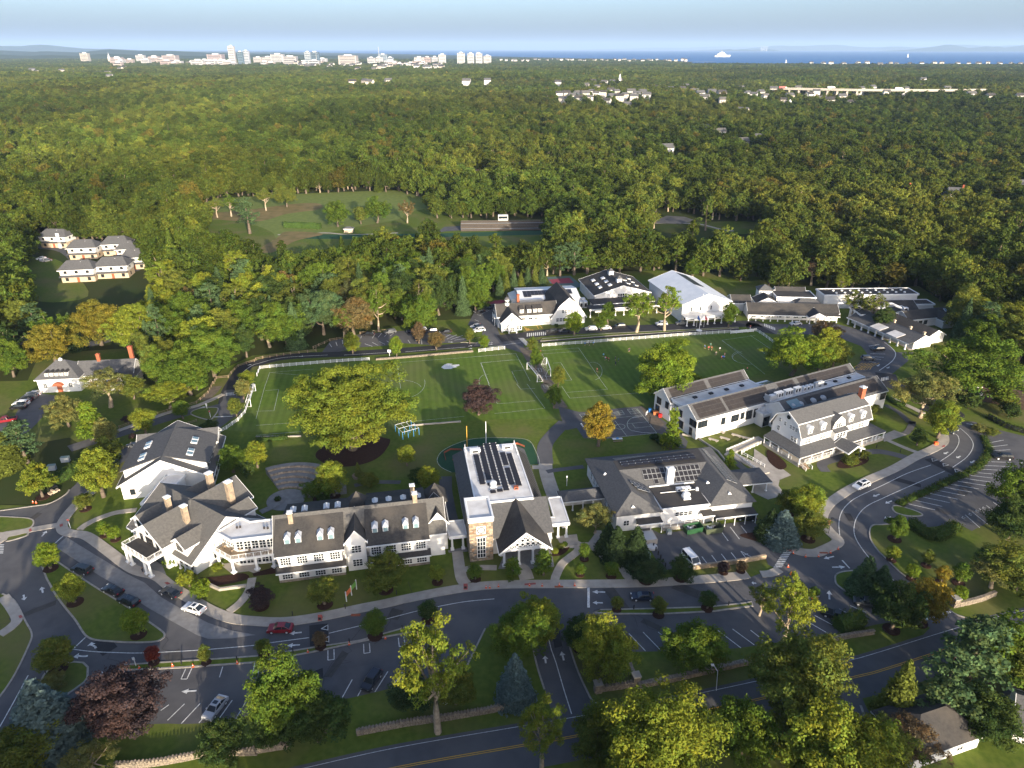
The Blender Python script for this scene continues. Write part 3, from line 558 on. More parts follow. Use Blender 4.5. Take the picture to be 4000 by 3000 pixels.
# wear: patches, cracks and tyre-darkened strips
rp = random.Random(8)
for n, x, y in ((5,300,300),(5,900,600),(5,1500,700),(6,700,760),(6,400,900),(6,1200,330),(7,900,200),(7,1500,120),(7,1200,420),(4,700,1150),(4,1200,850),(4,1500,1100),(4,1700,900),(3,1700,1400),(3,1500,1420),(1,300,1150),(7,380,500)):
    c = g(n,x,y); a = rp.uniform(0,3); l, w_ = rp.uniform(1.2,4), rp.uniform(.6,1.6); u = Vector((math.cos(a),math.sin(a),0)); t_ = Vector((-u.y,u.x,0))
    struct('asphalt_patch', MB().add([(p.x,p.y,.068) for p in (c+u*l+t_*w_,c-u*l*1.1+t_*w_*.9,c-u*l-t_*w_,c+u*l*.9-t_*w_*1.1)],[(0,1,2,3)]), M[rp.choice(['blacktop','asphalt2','asphalt2'])], fix=False)
    q = [c+u*k*rp.uniform(1.4,2.2)+t_*rp.uniform(-1.2,1.2) for k in range(-4,6)]; line('crack', q, .07, 'tar', z=.071)
# handicap and tactile pads
for n, x, y in ((4,1690,1160),(4,1750,1132),(4,1808,1103),(4,1868,1077)):
    c = g(n,x,y); line('bay_symbol', [c+Vector((.38*math.cos(t*.7),.38*math.sin(t*.7),0)) for t in range(8)], .13, z=.1); line('bay_symbol', [c+Vector((.05,.3,0)),c+Vector((.1,.7,0))], .16, z=.1)
for n, pts in ((5,[(1420,62),(1450,55),(1475,72),(1445,80)]),(5,[(160,350),(185,340),(200,362),(172,372)]),(1,[(250,1262),(270,1250),(278,1275),(255,1282)]),(1,[(515,1220),(545,1210),(545,1232),(520,1240)]),(4,[(1500,540),(1525,530),(1530,545),(1508,552)]),(4,[(155,1425),(200,1440),(210,1455),(165,1440)]),(7,[(108,70),(205,62),(205,78),(108,86)])):
    area('tactile_pad', gs(n,*pts), 'redpad', False, z=.165)
for n, x, y in ((6,862,340),(7,405,97),(4,480,1463)):
    c = g(n,x,y); struct('storm_drain', MB().box(c.x-.9,c.y-.25,.0,c.x+.9,c.y+.25,.175), M['brick'])
# ---------------------------------------------------------------- building helpers (local frames under one Empty per building)
def wbox(B, x0,y0,z0,x1,y1,z1, m='white', name='wall'): return MB().box(x0,y0,z0,x1,y1,z1).build(name, M[m], B)
def flat(B, poly, z, m='membrane', th=.35, name='roof', par=.25, trim='trim'):
    """flat roof slab with a raised edge"""
    o = MB().prism(poly, z-th, z).build(name, M[m], B)
    n = len(poly); e = MB()
    for i in range(n):
        a, b = Vector((*poly[i],0)), Vector((*poly[(i+1)%n],0)); d = (b-a).normalized(); q = Vector((-d.y,d.x,0))*.14; a -= d*.14; b += d*.137
        e.add([(*(a+q).xy,z-th-.06),(*(b+q).xy,z-th-.06),(*(b-q).xy,z-th-.06),(*(a-q).xy,z-th-.06),(*(a+q).xy,z+par),(*(b+q).xy,z+par),(*(b-q).xy,z+par),(*(a-q).xy,z+par)],
              [(0,3,2,1),(4,5,6,7),(0,1,5,4),(1,2,6,5),(2,3,7,6),(3,0,4,7)])
    e.build('parapet', M[trim], o); return o
def gable(B, x0,y0,x1,y1, ze, zr, ax='x', ov=.45, th=.22, roof='shingle', wall='white', z0=0, walls=True, ends=(1,1), trim=True, oe=None):
    oe = ov if oe is None else oe
    a, b, s0, s1 = (x0,x1,y0,y1) if ax == 'x' else (y0,y1,x0,x1)
    m = (s0+s1)/2; hw = (s1-s0)/2; sl = (zr-ze)/hw; w_ = None
    if walls: w_ = MB().extr([(s0,z0),(s1,z0),(s1,ze),(m,zr),(s0,ze)], ax, a, b).build('wall', M[wall], B)
    lo = ze-ov*sl; a2, b2 = a-oe*ends[0], b+oe*ends[1]; t = .03
    r = MB().extr([(s0-ov,lo+t),(m,zr+t),(s1+ov,lo+t),(s1+ov,lo+th),(m,zr+th*1.15),(s0-ov,lo+th)], ax, a2, b2).build('roof', M[roof], B)
    if trim:
        e = MB(); q = .05
        for u, k in ((a2,-1),(b2,1)):
            if not ends[0 if k < 0 else 1]: continue
            e.extr([(s0-ov-q,lo-.16),(m,zr-.2),(s1+ov+q,lo-.16),(s1+ov+q,lo+th+.03),(m,zr+th*1.15+.03),(s0-ov-q,lo+th+.03)], ax, *( (u-.07,u) if k < 0 else (u,u+.07)))
        for t0, t1 in ((s0-ov-q-.05,s0-ov-.004),(s1+ov+.004,s1+ov+q+.05)):
            if ax == 'x': e.box(a2+.003,t0,lo-.12,b2-.003,t1,lo+th+.01)
            else: e.box(t0,a2+.003,lo-.12,t1,b2-.003,lo+th+.01)
        e.build('fascia', M['trim'], r)
    return r
def hip(B, x0,y0,x1,y1, ze, zr, ov=.5, roof='dshingle', wall='white', z0=0, walls=True, run=None, th=.25):
    if walls: MB().box(x0,y0,z0,x1,y1,ze+.02).build('wall', M[wall], B)
    X0,Y0,X1,Y1 = x0-ov,y0-ov,x1+ov,y1+ov; h = min(X1-X0,Y1-Y0)/2 if run is None else run
    if X1-X0 >= Y1-Y0: r = [(X0+h,(Y0+Y1)/2),(X1-h,(Y0+Y1)/2)]
    else: r = [((X0+X1)/2,Y0+h),((X0+X1)/2,Y1-h)]
    vs = [(X0,Y0,ze),(X1,Y0,ze),(X1,Y1,ze),(X0,Y1,ze),(X0,Y0,ze+th),(X1,Y0,ze+th),(X1,Y1,ze+th),(X0,Y1,ze+th),(*r[0],zr),(*r[1],zr)]
    if X1-X0 >= Y1-Y0: top = [(4,5,9,8),(5,6,9),(6,7,8,9),(7,4,8)]
    else: top = [(4,5,8),(5,6,9,8),(6,7,9),(7,4,8,9)]
    o = MB().add(vs, [(0,3,2,1),(0,1,5,4),(1,2,6,5),(2,3,7,6),(3,0,4,7)]+top).build('roof', M[roof], B)
    MB().box(X0-.06,Y0-.06,ze-.14,X1+.06,Y1+.06,ze+.12).build('fascia', M['trim'], o); return o
_wm = {}
def _frame(w, h, c, r, fm, t):
    k = (w,h,c,r,fm,t)
    if k not in _wm:
        m = MB(); a, b = w/2, h/2; y0, y1 = -.11, .01
        m.box(-a-t,y0,-b-t,a+t,y1,-b); m.box(-a-t,y0,b,a+t,y1,b+t); m.box(-a-t,y0,-b,-a,y1,b); m.box(a,y0,-b,a+t,y1,b)
        for i in range(1,c): x = -a+w*i/c; m.box(x-.045,-.095,-b,x+.045,-.012,b)
        for j in range(1,r): z = -b+h*j/r; m.box(-a,-.09,z-.04,a,-.014,z+.04)
        _wm[k] = m.mesh('window', M[fm], False)
    return _wm[k]
def _pane(w, h, gm):
    k = (w,h,gm)
    if k not in _wm: _wm[k] = MB().box(-w/2,-.05,-h/2,w/2,-.015,h/2).mesh('pane', M[gm], False)
    return _wm[k]
ANG = {'-y':0.0,'+x':math.pi/2,'+y':math.pi,'-x':-math.pi/2}
def win(B, x, y, z, f, w=1.3, h=1.6, c=2, r=2, fm='trim', gm='glass', t=.09, split=False, name='window'):
    a = ANG[f] if isinstance(f, str) else f
    o = put(name, _frame(w,h,c,r,fm,t), B, (x,y,z), a)
    if split:
        for i in range(c):
            for j in range(r): put('pane', _pane(round(w/c-.02,3),round(h/r-.02,3),gm), o, (-w/2+w*(i+.5)/c,0,-h/2+h*(j+.5)/r))
    else: put('pane', _pane(w,h,gm), o, (0,0,0))
    return o
_cm = {}
def column(B, x, y, z0, z1, r=.22, m='trim', sq=False):
    k = (round(z1-z0,2),r,sq,m)
    if k not in _cm:
        h = z1-z0; c = MB()
        if sq: c.box(-r,-r,0,r,r,h)
        else: c.lathe([(r*1.15,.0),(r*1.15,.45),(r,.47),(r*.85,h*.96),(r*.86,h)],n=10)
        c.box(-r*1.5,-r*1.5,0,r*1.5,r*1.5,.3); c.box(-r*1.35,-r*1.35,h-.2,r*1.35,r*1.35,h)
        _cm[k] = c.mesh('column', M[m], False)
    return put('column', _cm[k], B, (x,y,z0))
def chimney(B, x, y, z0, z1, w=.85, d=.85, m='stone', cap='trim', colr=(1,.95,.88)):
    o = MB().box(-w/2,-d/2,z0,w/2,d/2,z1).build('chimney', M[m], B, loc=(x,y,0)); o.color = (*colr,1)
    c = MB().box(-w/2-.12,-d/2-.12,z1,w/2+.12,d/2+.12,z1+.25)
    c.box(-w/4,-d/4,z1+.25,w/4,d/4,z1+.45); c.build('chimney_cap', M[cap], o); return o
_sp = {}
def panel(B, x, y, z, w, d, rz=0, tilt=0, ax=0, lift=.12, m='solar'):
    """one solar module: cell sheet with a metal frame"""
    k = (w,d,m)
    if k not in _sp:
        _sp[k] = (MB().box(-w/2,-d/2,0,w/2,d/2,.035).mesh('solar_panel', M[m], False),
                  MB().box(-w/2-.03,-d/2-.03,-.03,w/2+.03,-d/2+.02,.045).box(-w/2-.03,d/2-.02,-.03,w/2+.03,d/2+.03,.045).box(-w/2-.03,-d/2+.02,-.03,-w/2+.02,d/2-.02,.045).box(w/2-.02,-d/2+.02,-.03,w/2+.03,d/2-.02,.045).mesh('panel_frame', M['solarfr'], False))
    o = put('solar_panel', _sp[k][0], B, (x,y,z+lift)); o.rotation_euler = (tilt if ax == 0 else 0, tilt if ax else 0, rz)
    return o
def frame_of(p): put('panel_frame', _sp[[k for k in _sp if _sp[k][0] == p.data][0]][1], p)
def skylight(B, x, y, z, w=1.1, d=1.3, tiltx=0, tilty=0, gm='skyglass'):
    o = MB().box(-w/2-.12,-d/2-.12,-.25,w/2+.12,d/2+.12,.16).build('skylight', M['trim'], B, loc=(x,y,z)); o.rotation_euler = (tiltx,tilty,0)
    MB().box(-w/2,-d/2,.1,w/2,d/2,.2).build('pane', M[gm], o); return o
def rail(B, pts, z, h=1.0, m='trim', step=1.6, bars=True, name='railing'):
    """railing: posts, top and bottom rail, thin balusters"""
    mb = MB()
    for a, b in zip(pts[:-1], pts[1:]):
        a3, b3 = Vector((a[0],a[1],a[2] if len(a)>2 else z)), Vector((b[0],b[1],b[2] if len(b)>2 else z)); d = b3-a3; L = d.length; n = max(1,round(L/step))
        up = Vector((0,0,1))
        for zz, t in ((h,.05),(.12,.03)): mb.tube([a3+up*zz,b3+up*zz], t, 4)
        for i in range(n+1): p = a3+d*i/n; mb.box(p.x-.06,p.y-.06,p.z,p.x+.06,p.y+.06,p.z+h+.08)
        if bars:
            k = int(L/.28)
            for i in range(1,k): p = a3+d*i/k; mb.box(p.x-.015,p.y-.015,p.z+.12,p.x+.015,p.y+.015,p.z+h)
    return mb.build(name, M[m], B, fix=False)
def dormer(B, x, y, z, w=1.2, h=1.1, f='-y', depth=1.6, roof='dshingle', gm='skyglass'):
    """pyramid-topped little roof window"""
    o = put('dormer', MB().box(-w/2,-.05,-.2,w/2,depth,h).mesh('dormer', M['trim'], False), B, (x,y,z), ANG[f])
    MB().add([(-w/2-.1,-.15,h),(w/2+.1,-.15,h),(w/2+.1,depth+.4,h),(-w/2-.1,depth+.4,h),(0,.55,h+.75),(0,depth+.4,h+.5)],[(0,1,4),(1,2,5,4),(3,0,4,5),(2,3,5),(0,3,2,1)]).build('dormer_roof', M['lgrey'], o)
    MB().box(-w/2+.12,-.09,.05,w/2-.12,-.055,h-.12).build('pane', M[gm], o); return o
def hvac(B, x, y, z, w=1.6, d=1.0, h=1.2, m='lgrey', name='air_handler', n=1):
    o = MB().box(-w/2,-d/2,0,w/2,d/2,h).box(-w/2-.04,-d/2-.04,h,w/2+.04,d/2+.04,h+.06).build(name, M[m], B, loc=(x,y,z))
    for i in range(n):
        u = -w/2+w*(i+.5)/n; MB().box(u-w/n*.3,-d/2-.02,h*.2,u+w/n*.3,-d/2+.02,h*.8).build('grille', M['dark'], o)
    return o
def vent(B, x, y, z, r=.5, h=.9, m='lgrey'):
    return MB().box(x-r,y-r,z,x+r,y+r,z+h*.3).lathe([(r*.7,z+h*.3),(r*.75,z+h*.5),(r*1.1,z+h*.55),(r*1.1,z+h*.75),(r*.6,z+h)],x,y,12).build('roof_vent', M[m], B)
# ---------------------------------------------------------------- B1: cross-gabled arrival building
B = thing('school_building','white cross-gabled building with four stone chimneys and columned entrance balcony','building',(-71.1,131.5,0),R(56.5))
gable(B,-10.9,-5.1,10.9,5.1,6.05,9.5,'x',.5,oe=.6)
gable(B,-8.6,-11.5,8.6,11.3,3.68,9.48,'y',1.0,oe=.55)
for sx in (-1,1):
    for sy in (-1,1):
        x0, x1 = (-8.7,-2.2) if sx < 0 else (2.2,8.7)
        gable(B,x0,sy*7.3-2.3,x1,sy*7.3+2.3,5.95,7.6,'x',.35,z0=3.2,oe=.45,ends=(1,0) if sx < 0 else (0,1))
        win(B,sx*8.72,sy*7.3,5.3,'-x' if sx < 0 else '+x',1.7,1.5,3,2,'bronze',split=True)
chimney(B,-3.9,-3.4,6.6,11.4,1.1,1.0); chimney(B,-3.9,2.6,6.6,11.4,1.0,1.0); chimney(B,6.8,-4.2,5.8,12.0,1.35,1.2); chimney(B,7.0,3.2,6.4,11.6,1.3,1.1)
# front gable glazing
win(B,-10.92,0,5.2,'-x',2.3,1.5,4,2,'bronze',split=True); win(B,-10.92,2.9,5.2,'-x',.8,1.5,1,2,'bronze'); win(B,-10.92,-2.9,5.2,'-x',.8,1.5,1,2,'bronze')
o = MB().add([(-11.05,.75*math.cos(t*math.pi/8),7.4+.75*math.sin(t*math.pi/8)) for t in range(16)]+[(-10.9,.75*math.cos(t*math.pi/8),7.4+.75*math.sin(t*math.pi/8)) for t in range(16)],[tuple(range(16))]+[(i,(i+1)%16,16+(i+1)%16,16+i) for i in range(16)]).build('round_window', M['trim'], B)
MB().add([(-11.07,.55*math.cos(t*math.pi/8),7.4+.55*math.sin(t*math.pi/8)) for t in range(16)],[tuple(range(16))]).build('pane', M['glass'], o)
# entrance balcony on columns
MB().box(-14.7,-4.9,3.7,-10.95,4.7,4.25).build('balcony', M['trim'], B); MB().box(-14.5,-4.7,4.25,-11.0,4.5,4.30).build('balcony_floor', M['blackroof'], B)
rail(B,[(-11.1,4.5),(-14.5,4.5),(-14.5,-4.7),(-11.1,-4.7)],4.28,.95,bars=True)
for y in (4.2,2.6,-2.6,-4.3): column(B,-14.3,y,.1,3.7,.3)
MB().box(-11.0,-4.4,.2,-10.95,4.2,3.4).build('entrance_glazing', M['glass'], B)
# skirt windows and bay columns
for y in (-6.1,-8.0,-10.0): win(B,-8.62,y,1.9,'-x',1.2,2.0,1,2,'bronze')
for y in (6.4,8.6,10.4): win(B,-8.62,y,1.9,'-x',1.2,2.0,1,2,'bronze')
for y in (-5.4,-7.1,-9.0,-10.9,5.6,7.5,9.6): column(B,-9.4,y,.1,3.2,.16)
win(B,-3.2,-11.52,2.0,'-y',1.6,1.5,2,2,'bronze'); 
# link with roof terrace
L2 = [(2.8,-12.2),(-2.1,-12.7),(-1.9,-16.9),(3.3,-22.6),(7.0,-19.6),(3.2,-15.6)]
MB().prism(L2,.1,7.0).build('link_wall', M['white'], B); flat(B,[(3.2,-12.4),(-2.9,-12.4),(-2.9,-17.2),(3.6,-23.7),(7.6,-19.4),(3.4,-15.2)],7.5)
MB().prism([(-4.4,-12.4),(-4.4,-18.2),(2.4,-24.2),(3.4,-23.0),(-1.9,-16.8),(-2.0,-12.4)],3.3,3.8).build('terrace_deck', M['trim'], B)
MB().prism([(-4.2,-12.5),(-4.2,-18.1),(2.4,-24.0),(3.3,-23.0),(-1.9,-16.9),(-2.1,-12.5)],3.8,3.84).build('terrace_floor', M['wood'], B)
rail(B,[(-4.3,-12.6),(-4.3,-18.1),(2.35,-24.0)],3.82,1.05)
for x, y in ((-4.0,-12.9),(-4.0,-17.7),(-.6,-20.9),(2.0,-23.2)): column(B,x,y,.1,3.3,.32)
a = math.atan2(-22.6+16.9,3.3+1.9)
for i in range(5):
    t = (i+.5)/5; win(B,-1.9+5.2*t-.02,-16.9-5.7*t-.02,5.4,a,1.25,2.0,2,3,'trim')
    win(B,-1.9+5.2*t-.02,-16.9-5.7*t-.02,1.8,a,1.25,2.2,2,3,'trim')
for i in range(3): win(B,-2.06,-13.4-1.3*i,5.4,'-x',1.1,2.0,2,3,'trim'); win(B,-2.06,-13.4-1.3*i,1.8,'-x',1.1,2.2,2,3,'trim')
for x, y in ((.5,-14.6),(1.0,-15.0),(3.6,-19.6),(4.0,-20.2)): MB().lathe([(.22,7.5),(.25,7.8),(.05,8.1)],x,y,8).build('roof_vent', M['bronze'], B)
# ---------------------------------------------------------------- B2: gabled hall behind, with shed dormers and skylights
B = thing('school_building','large white gabled hall with grey roof and paired skylights beside the arrival building','building',(-85,147.6,0),R(12.2))
gable(B,-10.4,0,10.4,19.5,4.2,10,'y',.7,roof='mshingle')
for s in (-1,1):
    pts = [(s*.3,1.6,10.12),(s*.3,16.5,10.12),(s*10.3,16.5,7.0),(s*10.3,1.6,7.0)]
    MB().slab(pts,.22).build('shed_roof', M['mshingle'], B)
    MB().extr([(s*.5,9.6),(s*9.6,6.9),(s*9.6,3.9)],'y',1.9,16.2).build('shed_wall', M['white'], B)
    for i in range(5): win(B,s*9.62,3.2+2.7*i,5.9,'+x' if s > 0 else '-x',1.3,1.2,2,2,'bronze'); win(B,s*10.42,3.2+2.7*i,2.0,'+x' if s > 0 else '-x',1.3,1.8,2,2,'bronze')
    for y in (4.2,5.9,10.2,11.9): skylight(B,s*5.6,y,8.62,1.3,1.1,0,s*math.atan(.312))
gable(B,-9.4,14.8,9.8,20.5,6.0,8.2,'x',.5,roof='mshingle')
win(B,-8.0,-.02,1.9,'-y',1.0,1.4,1,2,'bronze')
MB().prism([(-1.0,-6.2),(2.6,-6.8),(4.6,-1.0),(2.8,-.05),(.6,-.05)],.1,5.2).build('link_wall', M['white'], B); flat(B,[(-1.2,-6.4),(2.8,-7.0),(4.9,-.9),(2.9,-.12),(.4,-.12)],5.5)
MB().prism([(-3.6,-8.5),(-1.2,-9.2),(.3,-2.2),(-1.6,-1.8)],.1,3.4).build('link_wall', M['white'], B); flat(B,[(-3.8,-8.7),(-1.2,-9.4),(.45,-2.1),(-1.7,-1.6)],3.7)
# ---------------------------------------------------------------- B4: long classroom building
B = thing('school_building','long white classroom building with tan shingle roof and many small dormers','building',(-48.6,115.2,0),R(11.2))
# local x along the front (0..36), y away from the street
gable(B,.3,2.6,35.2,13.6,6.2,11.0,'x',.5)
def wing(x0,x1,nw,dx):
    yf = 0.0
    MB().box(x0+.35,yf+.3,3.0,x1-.35,9,6.5).build('wall', M['white'], B); MB().box(x0,yf,0.2,x1,6,3.1).build('wall', M['white'], B)
    MB().slab([(x0-.3,yf-.1,6.55),(x1+.3,yf-.1,6.55),(x1+.3,8.1,11.05),(x0-.3,8.1,11.05)],.22).build('wing_roof', M['dshingle'], B)
    MB().box(x0-.32,yf-.22,6.3,x1+.32,yf-.1,6.62).build('fascia', M['trim'], B)
    MB().slab([(x0-.35,yf-1.0,3.1),(x1+.35,yf-1.0,3.1),(x1+.35,yf+.6,3.75),(x0-.35,yf+.6,3.75)],.16).build('skirt_roof', M['dshingle'], B)
    MB().box(x0-.36,yf-1.1,2.86,x1+.36,yf-1.0,3.12).build('fascia', M['trim'], B)
    MB().box(x0-.02,yf-.03,0,x1+.02,yf+.2,.6).build('stone_base', M['wallstone'], B)
    for i in range(nw):
        x = x0+dx*(i+.5)+(x1-x0-dx*nw)/2
        win(B,x,yf+.28,5.1,'-y',1.95,1.75,4,3,'trim',split=True,t=.07); win(B,x,yf-.02,1.75,'-y',2.0,1.7,4,3,'trim',split=True,t=.07)
wing(.6,14.0,4,3.3); 
for x in (2.9,5.1,9.5,11.7): dormer(B,x,2.4,7.8,1.15,1.2)
wing(19.0,31.6,4,3.1)
for x in (20.7,22.9,27.1,29.3): dormer(B,x,2.6,7.9,1.15,1.2)
gable(B,14.6,1.0,18.6,9.0,7.6,10.2,'y',.4,roof='dshingle'); gable(B,32.0,4.4,36.0,11.5,7.4,9.9,'y',.4,roof='dshingle')
win(B,16.6,.98,5.5,'-y',1.9,1.7,3,3,split=True,t=.07); win(B,16.6,.98,2.0,'-y',1.9,1.7,3,3,split=True,t=.07)
win(B,34.0,4.38,5.6,'-y',1.7,.4,3,1,'bronze'); win(B,34.0,4.38,2.2,'-y',1.7,.4,3,1,'bronze')
chimney(B,3.6,6.6,8.5,12.6,.95,.9); chimney(B,29.6,8.0,9.6,13.0,.95,.9); chimney(B,29.3,11.8,8.5,12.6,.95,.9)
# rear range seen over the ridge
MB().box(2,13.6,0,15,17,6.0).build('wall', M['white'], B); MB().box(20,13.6,0,31.5,19,6.0).build('wall', M['white'], B)
MB().slab([(1.6,8.4,10.6),(15.4,8.4,10.6),(15.4,17.4,7.6),(1.6,17.4,7.6)],.22).build('rear_roof', M['dshingle'], B); MB().slab([(18.9,8.6,10.7),(32,8.6,10.7),(32,19.5,6.8),(18.9,19.5,6.8)],.22).build('rear_roof', M['dshingle'], B)
for x in (3.6,6.0,10.6,13.0): dormer(B,x,12.4,8.9,1.1,1.0,'+y')
for x in (21,24,27.2,30.5): dormer(B,x,12.6,8.7,1.1,1.0,'+y')
for x in (17.0,34.4):
    MB().box(x-2.2,12,0,x+2.2,16.4,7.6).build('wall', M['white'], B)
    MB().add([(x-2.7,11.5,7.5),(x+2.7,11.5,7.5),(x+2.7,16.9,7.5),(x-2.7,16.9,7.5),(x,14.2,11.2)],[(0,1,4),(1,2,4),(2,3,4),(3,0,4),(0,3,2,1)]).build('pyramid_roof', M['dshingle'], B)
# ---------------------------------------------------------------- B5: hall with solar roof, stone clock tower and trussed portico
B = thing('assembly_hall','hall with white flat roof of solar panels, stone clock tower and trussed gable portico','building',(-9.0,122.0,0),R(9.6))
# local x 0..18 , y 0..34
MB().box(.2,6,0,17.8,35,5.9).build('wall', M['white'], B)
def man(pts, nm='mansard_roof'): MB().slab(pts,.2).build(nm, M['mshingle'], B)
zt = 8.6
man([(-.4,35.4,5.7),(-.4,6,5.7),(2.7,9.2,zt),(2.7,33.2,zt)]); man([(18.4,6,5.7),(18.4,35.4,5.7),(15.3,33.2,zt),(15.3,9.2,zt)])
man([(18.4,35.4,5.7),(-.4,35.4,5.7),(2.7,33.2,zt),(15.3,33.2,zt)]); man([(4.6,1.2,4.7),(18.6,1.2,4.7),(18.6,9.3,zt),(4.6,9.3,zt)],'front_roof')
flat(B,[(2.5,9.0),(15.5,9.0),(15.5,33.5),(2.5,33.5)],zt+.1,par=.12,th=1.2)
MB().box(4.8,1.8,0,18.2,9,4.9).build('wall', M['white'], B); MB().extr([(1.8,4.7),(9.0,4.7),(9.0,8.3)],'x',18.0,18.22).build('gable_wall', M['white'], B)
for i in range(9): win(B,.18,9+2.8*i,3.0,'-x',1.1,2.6,1,3,'bronze')
for i in range(9): win(B,17.82,9+2.8*i,3.0,'+x',1.1,2.6,1,3,'bronze')
def row(x0, y0, n, skip=()):
    for j in range(n):
        if j in skip: continue
        p = panel(B,x0,y0+1.22*j,zt+.2,1.3,1.06,0,R(8)); 
        MB_ball = put('ballast_tray', _ball, p, (0,.6,-.2))
_ball = MB().box(-.85,-.05,-.05,.85,.05,.12).mesh('ballast_tray', M['lgrey'], False)
for k, (x, y0, n, sk) in enumerate(((5.0,16.6,11,()),(6.7,15.8,15,(1,)),(8.35,15.6,16,()),(10.0,13.2,18,()),(11.65,15.4,12,(6,)),(13.2,14.6,12,()),(6.9,12.6,1,()),(8.5,12.9,1,()))): row(x,y0,n,sk)
hvac(B,5.0,31,zt+.1,2.6,1.2,.9,'trim','roof_unit'); hvac(B,13.2,31.6,zt+.1,2.6,1.2,.9,'trim','roof_unit'); vent(B,7.3,15.0,zt+.1,.75,1.5); hvac(B,12.3,13.2,zt+.1,1.0,.8,.6,'brick','roof_unit')
for j in range(22): MB().slab([(15.5,10+j*1.03,zt+.02),(15.5,10.4+j*1.03,zt+.02),(18.2,10.1+j*1.03,6.05),(18.2,9.7+j*1.03,6.05)],.05).build('solar_strip', M['solar'], B)
rail(B,[(2.7,30),(2.7,33.3)],zt+.1,1.1,bars=False); rail(B,[(15.3,28),(15.3,33.3)],zt+.1,1.1,bars=False)
# clock tower
t = MB().box(0,0,0,5.0,7.4,10.4).build('tower', M['wallstone'], B)
MB().box(-.22,-.22,10.2,5.22,7.62,11.0).build('tower_cornice', M['trim'], t); MB().box(.3,.3,11.0,4.7,7.1,11.03).build('tower_roof', M['membrane'], t)
e = MB(); e.box(-.25,-.25,11.0,5.25,.12,11.35).box(-.25,7.28,11.0,5.25,7.65,11.35).box(-.25,.12,11.0,.12,7.28,11.35).box(4.88,.12,11.0,5.25,7.28,11.35); e.build('parapet', M['trim'], t)
rs = random.Random(4); sm = [MB().box(-.5,0,-.5,.5,1,.5).mesh('stone', M['stone'], False)]
def stones(parent, x0, x1, z0, z1, place, holes, cap=300):
    z = z0; n = 0
    while z < z1-.1:
        h = rs.uniform(.28,.46); h = min(h, z1-z); x = x0
        while x < x1-.08:
            wd = min(rs.uniform(.35,.85), x1-x); cxx, czz = x+wd/2, z+h/2
            if not any(a-.1 < cxx < b+.1 and c-.1 < czz < d+.1 for a, b, c, d in holes) and n < cap:
                v = rs.uniform(.55,1.55); r_ = rs.random(); tint = (v*1.02,v*.97,v*.9) if r_ < .6 else ((v*1.15,v*.85,v*.65) if r_ < .8 else (v*.85,v*.9,v*.95))
                o = put('stone', sm[0], parent); place(o, cxx, czz, wd-.05, h-.05, rs.uniform(.03,.09)); o.color = (*tint,1); n += 1
            x += wd
        z += h
stones(t,0,5.0,.1,10.15,lambda o,a,c,w_,h_,d: (setattr(o,'location',(a,-d,c)),setattr(o,'scale',(w_,.5,h_))),[(1.6,3.4,.9,6.2),(1.5,3.5,7.1,9.1)])
ws = MB(); rr = random.Random(9)
for sx in (0,1):
    z = .1
    while z < 10.1:
        h = min(rr.uniform(.28,.46),10.15-z); y = 0
        while y < 7.3:
            wd = min(rr.uniform(.35,.85),7.4-y); d = rr.uniform(.02,.08)
            ws.box(*( (-d,y+.025,z+.025,.1,y+wd-.025,z+h-.025) if sx == 0 else (4.9,y+.025,z+.025,5+d,y+wd-.025,z+h-.025))); y += wd
        z += h
o = ws.build('stone_facing', M['wallstone'], t, fix=False); o['kind'] = 'stuff'
win(t,2.5,-.06,3.55,'-y',1.7,5.1,3,5,'trim',split=True); MB().box(1.4,-.2,6.25,3.6,.02,6.45).build('lintel', M['trim'], t)
ck = MB().box(1.55,-.14,7.15,3.45,.02,9.05).build('clock', M['trim'], t)
def disc(r, y, n=32): return MB().add([(2.5+r*math.cos(2*math.pi*i/n),y,8.1+r*math.sin(2*math.pi*i/n)) for i in range(n)]+[(2.5+r*math.cos(2*math.pi*i/n),y+.03,8.1+r*math.sin(2*math.pi*i/n)) for i in range(n)],[tuple(range(n))[::-1]]+[(i,(i+1)%n,n+(i+1)%n,n+i) for i in range(n)])
disc(.86,-.18).build('clock_rim', M['dark'], ck); disc(.68,-.2).build('clock_face', M['lamp'], ck)
for i in range(12):
    a_ = i*math.pi/6; m_ = MB().box(-.055,-.24,.42,.055,-.21,.66); ob = m_.build('hour_mark', M['dark'], ck, loc=(2.5,0,8.1)); ob.rotation_euler = (0,a_,0)
for L_, a_ in ((.42,-.05),(.6,.02)): ob = MB().box(-.06,-.26,-.1,.06,-.225,L_).build('clock_hand', M['dark'], ck, loc=(2.5,0,8.1)); ob.rotation_euler = (0,a_*3,0)
# portico gable with white lattice truss
gable(B,6.3,-3.2,16.7,8.6,4.35,8.75,'y',.5,roof='dshingle',walls=False)
tr = MB().box(6.4,-3.0,4.0,16.6,-2.5,4.5).build('truss', M['trim'], B)
def bar(a, b, t=.09):
    m = MB(); m.tube([(a[0],-2.75,a[1]),(b[0],-2.75,b[1])],t,4); m.build('brace', M['trim'], tr)
cx = 11.5; ht = 4.3; hw = 5.1; zb = 4.4
def inn(x): return zb+ht*(1-abs(x-cx)/hw)
for k in range(-4,5):
    x0 = cx+k*1.13
    for s in (-1,1):
        sl = s*.85; x = x0
        while zb+abs(x-x0)*.85 < inn(x)-.05 and abs(x-cx) < hw: x += s*.02
        if abs(x-x0) > .3: bar((x0,zb),(x,zb+abs(x-x0)*.85))
for k in (-3,-2,-1,0,1,2,3): bar((cx+k*1.13,zb),(cx+k*1.13,inn(cx+k*1.13)-.1),.06)
for z in (1.4,2.8): bar((cx-hw*(1-z/ht),zb+z),(cx+hw*(1-z/ht),zb+z),.06)
